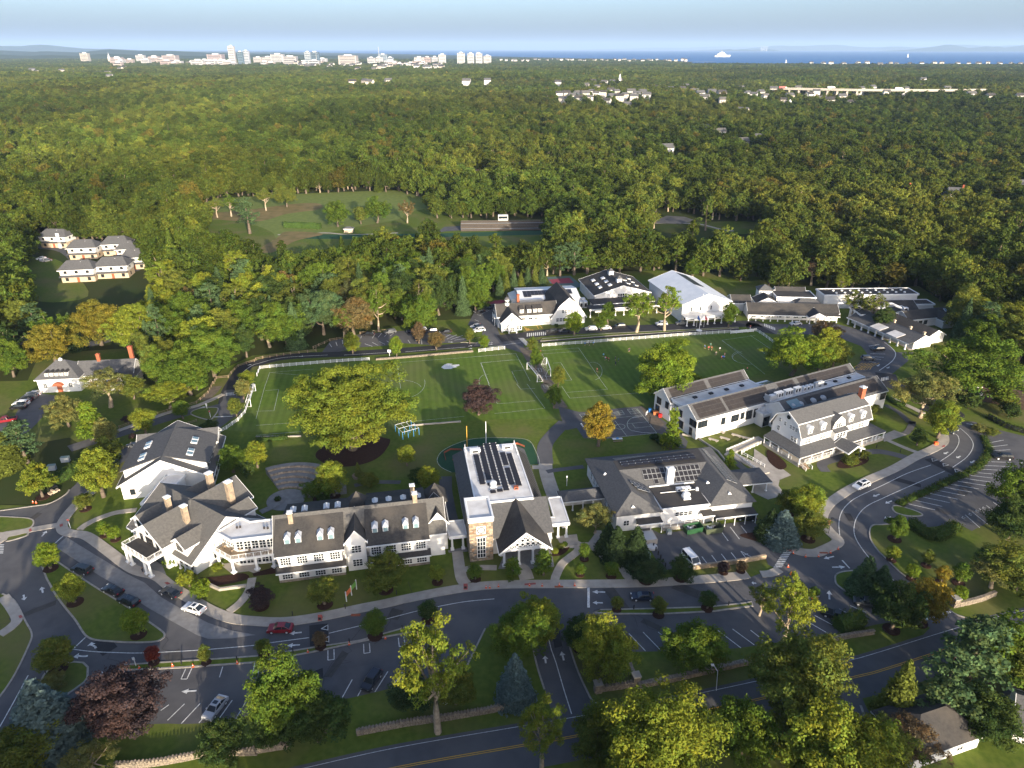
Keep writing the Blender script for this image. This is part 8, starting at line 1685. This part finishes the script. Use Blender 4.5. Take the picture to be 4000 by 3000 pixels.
# ---------------------------------------------------------------- small street furniture
_cn = (MB().box(-.2,-.2,0,.2,.2,.05).lathe([(.15,.05),(.04,.72)],0,0,8).mesh('cone', M['orange'], False), MB().lathe([(.108,.32),(.085,.46)],0,0,8).mesh('reflective_band', M['trim'], False))
def cone(n, x, y, lab, z=.14):
    p = g(n,x,y); t = put('traffic_cone', _cn[0], None, (p.x,p.y,z)); tag(t, lab, 'cone', 'traffic cones along the drives'); put('reflective_band', _cn[1], t)
CONES = [(5,1205,800,'cone at the left tip of the long median'),(5,1493,783,'cone left of the first bay box on the median'),(5,1670,788,'cone at the first bay box on the median'),(5,2052,760,'cone under the thin young median tree'),(6,203,710,'cone beside the fourth median tree'),(6,449,662,'cone left of the speed table'),(6,806,597,'cone right of the speed table'),(6,1118,545,'cone by the dark drain patch'),(6,1400,487,'cone at the right end of the median'),(6,1988,107,'left one of the cone pair on the front pavement'),(6,2020,107,'right one of the cone pair on the front pavement'),(6,2095,95,'lone cone on the front pavement by the portico'),(7,151,88,'cone on the red pad before the portico'),(7,260,90,'cone right of the red pad'),(7,408,85,'cone on the pavement drain'),(7,541,86,'cone left of the stop line'),(4,217,1468,'first cone on the corner kerb'),(4,323,1497,'second cone on the corner kerb'),(4,436,1495,'third cone on the corner kerb'),(4,539,1463,'fourth cone on the corner kerb'),(4,605,1432,'fifth cone on the corner kerb'),(4,172,1585,'tall marker cone below the crossing'),(4,195,1650,'tall marker cone nearest the exit junction'),(1,288,1030,'left cone by the golf cart drive'),(1,316,1035,'right cone by the golf cart drive'),(8,383,200,'red marker cone on the small island')]
for q in CONES: cone(q[0],q[1],q[2],q[3])
def post_sign(n, x, y, h, lab, panel_=None, colr='trim', nm='sign_post', pm='trim', w_=.5, hh=.6):
    p = g(n,x,y); B = thing(nm, lab, 'sign', (p.x,p.y,0)); MB().box(-.06,-.06,0,.06,.06,h).build('post', M[colr], B)
    MB().box(-w_/2,-.1,h-hh,w_/2,-.065,h).build('sign_panel', M[pm], B); return B
post_sign(1,610,1245,2.6,'red stop sign on a pole at the arrival corner',pm='redpad'); post_sign(1,1820,290,2.4,'red stop sign at the loop drive',pm='redpad'); post_sign(1,1790,215,1.8,'white info board at the loop drive'); post_sign(5,1175,780,2.2,'pale sign post at the median tip'); post_sign(12,1155,1420,2.6,'white signboard beside the vivid green tree',w_=1.2,hh=1.0); post_sign(3,472,880,3.0,'slim white totem on the lawn by the path',w_=.3,hh=.4); post_sign(5,690,1320,1.9,'white sign at the bay end by the purple beech'); post_sign(5,840,1315,1.6,'second white sign at the bay end'); post_sign(6,1640,1110,1.0,'white yard sign under the golden oak',w_=.9,hh=.7); post_sign(14,390,490,1.8,'pink-topped marker post on the verge',pm='redpad')
p = g(6,783,220); q = g(6,870,115); B = thing('banner_sign','orange and green banner on three white posts on the classroom lawn','sign',(p.x,p.y,0),math.atan2((q-p).y,(q-p).x)); Ld = (q-p).length
for t_ in (0,.5,1): MB().box(Ld*t_-.08,-.08,0,Ld*t_+.08,.08,2.5).build('post', M['trim'], B)
o = MB().box(.1,-.03,1.1,Ld*.5-.1,.03,2.2).build('banner', M['obj'], B); o.color = (.75,.18,.06,1); o = MB().box(Ld*.5+.1,-.03,1.1,Ld-.1,.03,2.2).build('banner', M['obj'], B); o.color = (.18,.45,.08,1)
for k_, (n, x, y) in enumerate(((6,558,380),(6,1812,110))):
    p = g(n,x,y); B = thing('sandwich_board', ('red sandwich board beside the red car','red sandwich board at the path mouth')[k_], 'sign', (p.x,p.y,.14)); MB().add([(-.4,-.4,0),(.4,-.4,0),(.4,0,1.2),(-.4,0,1.2),(-.4,-.36,0),(.4,-.36,0)],[(0,1,2,3)]).add([(-.4,.4,0),(.4,.4,0),(.4,0,1.2),(-.4,0,1.2)],[(0,1,2,3)]).build('board', M['redpad'], B); MB().box(-.25,-.42,.3,.25,-.36,.8).build('notice', M['dark'], B)
_bl = MB().lathe([(.1,0),(.1,.85),(.12,.85),(.12,1.0),(.02,1.05)],0,0,8).mesh('bollard_light', M['dark'], False)
for n, x, y, lab in ((6,322,665,'below the red car'),(6,808,580,'right of the speed table'),(6,1265,465,'in the right part of the median'),(5,2050,735,'under the thin median tree'),(5,1570,765,'left of the first bay box'),(6,318,345,'on the lawn above the red car'),(6,772,285,'on the lawn below the banner'),(6,1215,165,'on the lawn left of the path mouth'),(7,1052,290,'on the right median left end'),(7,1870,255,'on the right median right end'),(4,1140,595,'by the gambrel house path'),(4,935,555,'at the gambrel porch lawn')):
    p = g(n,x,y); tag(put('bollard_light', _bl, None, (p.x,p.y,.12)), 'black bollard light '+lab, 'bollard', 'bollard lights')
for i in range(6):
    p = g(3,1222+i*20.5,1410+i*34); tag(put('bollard', MB().lathe([(.16,0),(.16,1.1),(.05,1.2)],0,0,8).mesh('bollard', M['bronze'], False), None, (p.x,p.y,0)), ['first','second','third','fourth','fifth','sixth'][i]+' dark bollard in the yard row counted from the spruces','bollard','bollards of the service yard')
def lamp(n, x, y, h, lab, flag=False):
    p = g(n,x,y); B = thing('street_lamp', lab, 'lamp', (p.x,p.y,0)); MB().tube([(0,0,0),(0,0,h),(0,0,h+.02)],.07,6).build('pole', M['dark'], B); MB().box(-.1,-.25,h,.5,.25,h+.15).build('lamp_head', M['dark'], B)
    if flag: MB().box(-.65,-.02,h-1.6,-.08,.02,h-.4).build('banner', M['redpad'], B)
lamp(4,520,1295,4.2,'black lamp post with small banner at the right bend',True); lamp(5,412,880,4.2,'black lamp post with white notice on the corner island'); 
# flagpole and flags
p = g(13,1872,585); B = thing('flagpole','tall white flagpole before the field house','flagpole',(p.x,p.y,0)); MB().lathe([(1.2,0),(1.2,.15),(.1,.16),(.07,15),(.02,15.1)],0,0,10).build('pole', M['trim'], B)
for x, c, lab in ((1850,(.05,.12,.35),'blue flag left of the flagpole'),(1908,(.18,.04,.06),'dark red flag right of the flagpole')):
    p = g(13,x,560); B = thing('flag', lab, 'flag', (p.x,p.y,0)); MB().tube([(0,0,0),(0,0,5.6)],.05,5).build('pole', M['trim'], B); m = MB(); k = 6; m.add([(i*.2,.1*math.sin(i*1.2),3.4-i*.12) for i in range(k)]+[(i*.2,.1*math.sin(i*1.2),5.4-i*.3) for i in range(k)],[(i,i+1,k+i+1,k+i) for i in range(k-1)]); o = m.build('cloth', M['obj'], B); o.color = (*c,1)
for n, x, y, h, lab in ((2,1828,600,6.5,'yellow antenna pole behind the hall roof'),(2,1990,560,6.5,'white mast behind the hall roof')):
    p = g(n,x,y+60); B = tag(MB().tube([(0,0,0),(0,0,h+4)],.1,6).build('mast', M['yellow' if 'yellow' in lab else 'trim'], None, loc=(p.x,p.y,0)), lab, 'mast')
# gaga pit rails
for k_, pts in enumerate((((1640,660),(1625,600),(1680,570),(1770,572),(1790,600),(1700,660)),((2130,560),(2180,530),(2260,520),(2320,545)))):
    w0 = gs(2,*pts); T = thing('ball_pit', ('left red-boarded ball pit behind the hall','right red-boarded ball pit behind the hall')[k_], 'ball pit', tuple(w0[0]))
    for a, b in zip(w0[:-1],w0[1:]): band([a-w0[0],b-w0[0]],.08,0,.55).build('board', M['brick'], T)
# picnic tables, benches, seats in the court
for n, x, y, rz, lab in ((3,1740,490,-.6,'left white stone bench on the courtyard lawn'),(3,1838,478,-.6,'second white stone bench on the courtyard lawn'),(3,1940,452,-.6,'right white stone bench on the courtyard lawn'),(3,1797,420,-.5,'top white stone bench on the courtyard lawn'),(3,2027,475,-.5,'white stone bench near the ramp')):
    p = g(n,x,y); B = thing('stone_bench', lab, 'bench', (p.x,p.y,0), rz); MB().box(-1.4,-.35,.28,1.4,.35,.5).build('seat', M['concrete'], B)
    for sx in (-.9,.9): MB().box(sx-.2,-.3,0,sx+.2,.3,.28).build('leg', M['concrete'], B)
p = g(3,910,492); B = thing('picnic_table','picnic table with blue items below the court','table',(p.x,p.y,0),.1); MB().box(-1.4,-.4,.7,1.4,.4,.78).build('table_top', M['lgrey'], B); MB().box(-1.4,-1,.42,1.4,-.7,.48).build('bench_seat', M['wood'], B); MB().box(-1.4,.7,.42,1.4,1,.48).build('bench_seat', M['wood'], B); MB().tube([(-1,-.9,0),(-.9,0,.7),(-1,.9,0)],.05,4).build('leg', M['dark'], B); MB().tube([(1,-.9,0),(.9,0,.7),(1,.9,0)],.05,4).build('leg', M['dark'], B); MB().box(-.4,-.2,.79,.3,.2,1.0).build('box', M['bluepaint'], B)
for i in range(3):
    p = g(3,598+i*8,352+i*11); B = thing('ball','white ball in the heap beside the court','ball',(p.x,p.y,.28),0,'balls beside the court'); MB().lathe([(.02,-.26),(.18,-.18),(.26,0),(.18,.18),(.02,.26)],0,0,10).build('shell', M['trim'], B)
for n, x, y, c, w_, lab in ((3,1190,240,(.03,.2,.6),.8,'blue bin by the court'),(3,1215,245,(.02,.03,.03),.7,'black bin by the court'),(3,1240,265,(.45,.16,.06),1.6,'orange storage box by the court'),(3,1278,285,(.6,.02,.02),1.0,'red box by the court')):
    p = g(n,x,y); B = thing('storage_bin', lab, 'bin', (p.x,p.y,0)); o = MB().add([(-w_*.4,-.35,0),(w_*.4,-.35,0),(w_*.4,.35,0),(-w_*.4,.35,0),(-w_/2,-.42,1.0),(w_/2,-.42,1.0),(w_/2,.42,1.0),(-w_/2,.42,1.0)],[(0,3,2,1),(4,5,6,7),(0,1,5,4),(1,2,6,5),(2,3,7,6),(3,0,4,7)]).build('bin_body', M['obj'], B); o.color = (*c,1); o = MB().box(-w_/2-.05,-.47,1.0,w_/2+.05,.47,1.08).build('lid', M['obj'], B); o.color = (c[0]*.7,c[1]*.7,c[2]*.7,1)
# service yard
def skip(n, x, y, rz, c, lab):
    p = g(n,x,y); B = thing('skip', lab, 'skip', (p.x,p.y,0), rz); o = MB().add([(-1.9,-1,.15),(1.9,-1,.15),(1.9,1,.15),(-1.9,1,.15),(-2.2,-1.15,1.6),(2.2,-1.15,1.6),(2.2,1.15,1.6),(-2.2,1.15,1.6),(-2.05,-1,1.6),(2.05,-1,1.6),(2.05,1,1.6),(-2.05,1,1.6),(-1.85,-.9,.3),(1.85,-.9,.3),(1.85,.9,.3),(-1.85,.9,.3)],[(0,3,2,1),(0,1,5,4),(1,2,6,5),(2,3,7,6),(3,0,4,7),(4,5,9,8),(5,6,10,9),(6,7,11,10),(7,4,8,11),(8,9,13,12),(9,10,14,13),(10,11,15,14),(11,8,12,15),(12,13,14,15)]).build('bin_body', M['obj'], B); o.color = (*c,1)
    rr = random.Random(3)
    for i in range(6): a, b, z = rr.uniform(-1.5,1.2), rr.uniform(-.7,.5), rr.uniform(1.0,1.4); MB().box(a,b,.4,a+rr.uniform(.4,.9),b+rr.uniform(.3,.6),z).build('rubbish', M[rr.choice(['lgrey','rubber','concrete'])], B)
    return B
skip(3,1560,1275,.3,(.02,.075,.03),'green open skip full of rubbish in the yard'); skip(3,1730,1275,.2,(.07,.085,.05),'olive skip beside the yard steps')
for n, x, y, w_, h_, lab in ((3,1105,1430,1.3,1.4,'first green utility cabinet in the yard'),(3,1132,1430,1.3,1.5,'second green utility cabinet in the yard'),(3,1160,1500,1.6,1.0,'low green utility cabinet by the yew'),(1,455,740,1.8,1.4,'grey utility cabinet in the left shrubs'),(1,570,670,2.0,1.4,'larger grey utility cabinet in the left shrubs'),(3,1355,1295,.9,1.0,'white cabinet at the loading dock')):
    p = g(n,x,y); B = thing('utility_cabinet', lab, 'cabinet', (p.x,p.y,0), .2); o = MB().box(-w_/2,-.5,0,w_/2,.5,h_).build('cabinet_body', M['obj'], B); o.color = (.16,.22,.18,1) if 'green' in lab else (.45,.47,.48,1); o = MB().box(-w_/2-.05,-.55,h_,w_/2+.05,.55,h_+.07).build('lid', M['obj'], B); o.color = (.2,.25,.22,1)
p = g(3,1175,1380); B = thing('storage_shed','low concrete storage pen with round white lid beside the spruces','shed',(p.x,p.y,0),R(10)); MB().box(-2.2,-.5,0,2.0,3.0,1.3).build('wall', M['concrete'], B); MB().box(-2.0,-.3,1.3,1.8,2.8,1.34).build('roof', M['grey'], B); MB().lathe([(1.1,0),(1.1,.5),(.05,.55)],.4,-1.6,18).build('round_lid', M['membrane'], B)
rb2 = random.Random(6)
for i in range(9):
    p = g(3,1075+i%2*22+i*6,1320+i*9); B = thing('wheelie_bin','wheeled bin in the crowded row beside the spruces','bin',(p.x,p.y,0),.2,'wheeled bins by the spruces'); o = MB().add([(-.25,-.25,0),(.25,-.25,0),(.25,.25,0),(-.25,.25,0),(-.3,-.32,1),(.3,-.32,1),(.3,.32,1),(-.3,.32,1)],[(0,3,2,1),(4,5,6,7),(0,1,5,4),(1,2,6,5),(2,3,7,6),(3,0,4,7)]).build('bin_body', M['rubber'], B); o = MB().box(-.32,-.36,1.0,.32,.34,1.08).build('lid', M['obj'], B); o.color = (*rb2.choice([(.5,.05,.04),(.02,.02,.02),(.5,.4,.1)]),1)
# terrace tables and chairs
for i, (x, y) in enumerate(((1950,1400),(2010,1440),(2080,1425),(2160,1430))):
    p = g(1,x,y,3.86); B = thing('terrace_table',['left','second','third','right'][i]+' wooden table with chairs on the roof terrace','table',(p.x,p.y,3.86),.3); MB().box(-.6,-.4,.66,.6,.4,.72).build('table_top', M['wood'], B); MB().box(-.05,-.05,0,.05,.05,.66).build('leg', M['dark'], B)
    for s in (-1,1): c_ = MB().box(-.22,s*.8-.2,.4,.22,s*.8+.2,.46).box(-.22,s*1.0-.03,.46,.22,s*1.0+.03,.9).build('chair', M['wood'], B); MB().box(-.2,s*.8-.18,0,-.15,s*.8-.13,.4).box(.15,s*.8+.13,0,.2,s*.8+.18,.4).build('leg', M['dark'], c_)
# construction machines
def tracks(B): 
    for s in (-1,1): MB().extr([(-.9,.0),(.9,.0),(1.1,.25),(.9,.5),(-.9,.5),(-1.1,.25)],'y',s*.75-.18,s*.75+.18).build('track', M['rubber'], B)
p = g(15,1570,1260); B = thing('mini_excavator','white and red mini excavator with raised arm on the bare soil','excavator',(p.x,p.y,0),R(150)); tracks(B); MB().box(-1.1,-.8,.55,.8,.8,1.2).build('body', M['white'], B); MB().box(-.6,-.5,1.2,.5,.6,2.3).build('cab', M['glass'], B); MB().box(-.7,-.55,2.3,.6,.65,2.4).build('cab_roof', M['white'], B); MB().tube([(.8,0,1.0),(2.2,0,2.9),(3.6,0,2.0)],.14,5).build('boom', M['lgrey'], B); MB().tube([(3.6,0,2.0),(4.0,0,.8)],.11,5).build('arm', M['lgrey'], B); MB().box(3.7,-.35,.2,4.3,.35,.8).build('bucket', M['dark'], B); MB().box(-1.2,-.8,.6,-1.1,.8,1.3).build('counterweight', M['redpad'], B)
p = g(15,1560,1355); B = thing('skid_steer','white and red compact track loader on the bare soil','loader',(p.x,p.y,0),R(195)); tracks(B); MB().box(-1.2,-.6,.5,.7,.6,1.4).build('body', M['white'], B); MB().box(-.5,-.5,1.4,.6,.5,2.2).build('cab', M['glass'], B); MB().box(-.6,-.55,2.2,.7,.55,2.28).build('cab_roof', M['redpad'], B)
for s in (-1,1): MB().tube([(-1.1,s*.72,1.7),(.6,s*.72,1.5),(1.5,s*.72,.5)],.1,4).build('lift_arm', M['white'], B)
MB().box(1.4,-.85,.1,2.0,.85,.7).build('bucket', M['dark'], B)
p = g(15,1400,1190); B = thing('trencher','red tracked machine under the giant tree','machine',(p.x,p.y,0),R(20)); tracks(B); o = MB().box(-1.0,-.6,.5,1.0,.6,1.5).build('body', M['obj'], B); o.color = (.45,.02,.02,1); MB().tube([(1,0,1.2),(2.2,0,2.0)],.12,5).build('boom', M['lgrey'], B)
p = g(15,1345,1345); B = thing('portable_toilet','blue portable toilet with white roof on the bare soil','toilet',(p.x,p.y,0),.3); o = MB().box(-.6,-.6,0,.6,.6,2.1).build('cabin', M['bluepaint'], B); MB().box(-.45,-.63,.15,.45,-.605,1.9).build('door', M['obj'], B).color = (.06,.2,.42,1); MB().add([(-.65,-.65,2.1),(.65,-.65,2.1),(.65,.65,2.1),(-.65,.65,2.1),(0,-.5,2.4),(0,.5,2.4)],[(0,1,4),(1,2,5,4),(2,3,5),(3,0,4,5),(0,3,2,1)]).build('roof', M['lamp'], B)
for n, x, y, lab in ((15,1300,1245,'left timber stack under the giant tree'),(15,1250,1215,'second timber stack under the giant tree'),(15,1440,1305,'flat pale sheet on the bare soil')):
    p = g(n,x,y); B = thing('material_stack', lab, 'stack', (p.x,p.y,0), .2)
    for k in range(3): MB().box(-1.2,-.5+.35*k,0,1.2,-.2+.35*k,.5 if 'timber' in lab else .12).build('plank', M['wood' if 'timber' in lab else 'lgrey'], B)
o = MB().box(-.5,-.35,0,.5,.35,.9).build('planter_box', M['orange'], None, loc=g(4,1448,525)); tag(o,'small orange box on the lawn at the right bend','box')
# street light pole on the golf side and utility pole at the street
p = g(7,1765,990); B = thing('utility_mast','slim metal pole with camera at the street','pole',(p.x,p.y,0)); MB().tube([(0,0,0),(-.3,0,4.5),(-1.2,0,6)],.08,5).build('pole', M['lgrey'], B); MB().box(-1.6,-.2,5.9,-1.1,.2,6.1).build('head', M['lgrey'], B)
# ---------------------------------------------------------------- people on the field (skin-modifier bodies, one continuous mesh each)
def body_mesh(name, pose):
    me = bpy.data.meshes.new(name); J = pose
    vs = [J[k] for k in J]; ix = {k:i for i, k in enumerate(J)}
    E_ = [('pel','che'),('che','nek'),('nek','hed'),('hed','top'),('che','shl'),('shl','ell'),('ell','hal'),('che','shr'),('shr','elr'),('elr','har'),('pel','hpl'),('hpl','knl'),('knl','anl'),('anl','tol'),('pel','hpr'),('hpr','knr'),('knr','anr'),('anr','tor')]
    me.from_pydata(vs,[(ix[a],ix[b]) for a, b in E_],[]); o = bpy.data.objects.new(name, me); col.objects.link(o)
    md = o.modifiers.new('skin','SKIN'); rad = dict(pel=.14,che=.155,nek=.06,hed=.10,top=.085,shl=.06,ell=.048,hal=.04,shr=.06,elr=.048,har=.04,hpl=.095,knl=.062,anl=.045,tol=.04,hpr=.095,knr=.062,anr=.045,tor=.04)
    for k, i in ix.items(): me.skin_vertices[0].data[i].radius = (rad[k],rad[k]*(.8 if k in ('pel','che') else 1))
    me.skin_vertices[0].data[ix['pel']].use_root = True
    s = o.modifiers.new('sub','SUBSURF'); s.levels = 1; s.render_levels = 1
    dg = bpy.context.evaluated_depsgraph_get(); out = bpy.data.meshes.new_from_object(o.evaluated_get(dg)); bpy.data.objects.remove(o)
    out.materials.clear()
    for m in (M['skin'],M['obj'],M['shorts'],M['hair']): out.materials.append(m)
    for p in out.polygons:
        c = p.center; z = c.z; r_ = math.hypot(c.x,c.y)
        p.material_index = 3 if z > 1.62 or (z > 1.5 and c.y > .04) else (0 if z > 1.38 and r_ < .14 else (1 if z > .92 and r_ < .34 else (2 if .5 < z <= .92 and r_ < .32 else 0)))
        p.use_smooth = True
    return out
M['skin'] = mat('skin',(.42,.25,.17),.6); M['shorts'] = mat('dark_shorts',(.03,.035,.06),.9); M['hair'] = mat('hair',(.05,.03,.02),.8)
stand = dict(pel=(0,0,.95),che=(0,0,1.28),nek=(0,0,1.44),hed=(0,-.01,1.56),top=(0,0,1.66),shl=(-.19,0,1.36),ell=(-.25,.02,1.1),hal=(-.26,-.06,.86),shr=(.19,0,1.36),elr=(.25,.02,1.1),har=(.27,-.05,.86),hpl=(-.09,0,.86),knl=(-.1,-.02,.47),anl=(-.1,.02,.08),tol=(-.11,-.14,.04),hpr=(.09,0,.86),knr=(.1,-.02,.47),anr=(.1,.02,.08),tor=(.11,-.14,.04))
run = dict(stand,ell=(-.26,-.14,1.14),hal=(-.2,-.3,1.2),elr=(.26,.18,1.14),har=(.28,.05,.95),knl=(-.1,-.28,.52),anl=(-.1,-.12,.14),tol=(-.1,-.27,.1),knr=(.1,.1,.46),anr=(.1,.38,.2),tor=(.1,.34,.08),che=(0,-.05,1.28),nek=(0,-.08,1.44),hed=(0,-.1,1.56),top=(0,-.1,1.66))
arms = dict(stand,ell=(-.4,-.05,1.25),hal=(-.5,-.2,1.4),elr=(.38,-.1,1.2),har=(.45,-.28,1.3),hpl=(-.11,0,.86),anl=(-.2,.02,.08),tol=(-.21,-.12,.04),anr=(.2,.02,.08),tor=(.21,-.12,.04))
PB = [body_mesh('person',p) for p in (stand,run,arms)]
PE = [(13,975,705,(.08,.25,.6),'person in blue at the left of the spectators by the fence'),(13,990,700,(.75,.75,.75),'person in white in the middle of the spectators by the fence'),(13,1010,705,(.05,.06,.1),'person in dark clothes by the fence'),(13,1040,700,(.2,.4,.7),'person in pale blue at the right of the spectators'),(13,1120,795,(.3,.7,.9),'person in light blue shirt coaching on the right field'),(13,1133,822,(.7,.7,.7),'player in white left of the huddle'),(13,1143,820,(.6,.1,.12),'player in red in the huddle'),(13,1160,828,(.55,.08,.1),'player in red right of the huddle'),(13,1213,822,(.03,.04,.06),'player in black standing apart'),(13,1237,832,(.1,.2,.15),'player in dark green beside the one in black'),(13,1215,860,(.03,.05,.08),'player in dark kit nearest the goal side'),(13,1070,915,(.75,.1,.1),'lone player in red near the right goal'),(13,1318,755,(.05,.05,.06),'player in black in the field middle'),(13,1325,752,(.08,.08,.1),'second player in black in the field middle'),(13,1915,730,(.2,.3,.6),'player in blue at the far group left'),(13,1945,738,(.6,.1,.1),'player in red at the far group'),(13,1961,715,(.2,.45,.3),'person in green at the back of the far group'),(13,1970,742,(.7,.15,.08),'player in orange-red at the far group'),(13,2033,745,(.75,.75,.75),'player in white right of the far group'),(13,2003,782,(.35,.3,.25),'player in tan alone on the far field'),(13,2045,818,(.55,.1,.12),'player in red left of the far huddle'),(13,2056,812,(.05,.15,.6),'player in bright blue in the far huddle'),(13,2066,815,(.08,.18,.5),'second player in blue in the far huddle'),(13,2070,795,(.6,.3,.3),'player in pink behind the far huddle'),(14,370,765,(.8,.25,.2),'lone figure in pink at the near edge of the right field'),(13,625,770,(.6,.1,.1),'person in red at the field gate tree'),(1,1240,1640,(.03,.03,.04),'person in dark clothes standing between the entrance columns')]
for i, (n, x, y, c, lab) in enumerate(PE):
    p = g(n,x,y); o = put('person', PB[(0,1,2,0,1)[i%5]], None, (p.x,p.y,.04), (i*2.1)%6.28, color=c, scale=[.92+.06*(i%3)]*3); tag(o, lab, 'person')
# ---------------------------------------------------------------- evening haze
hz = MB().box(-70000,-2000,-6,70000,78000,620)
hm = bpy.data.materials.new('haze'); hm.use_nodes = True; t_ = hm.node_tree; t_.nodes.remove(t_.nodes['Principled BSDF'])
pv = t_.nodes.new('ShaderNodeVolumePrincipled'); pv.inputs['Color'].default_value = (.48,.68,1.0,1); pv.inputs['Density'].default_value = 3.4e-5; pv.inputs['Anisotropy'].default_value = 0.0
t_.links.new(pv.outputs[0], t_.nodes['Material Output'].inputs['Volume'])
o = hz.build('haze', hm, None); o['kind'] = 'stuff'; o.display_type = 'WIRE'
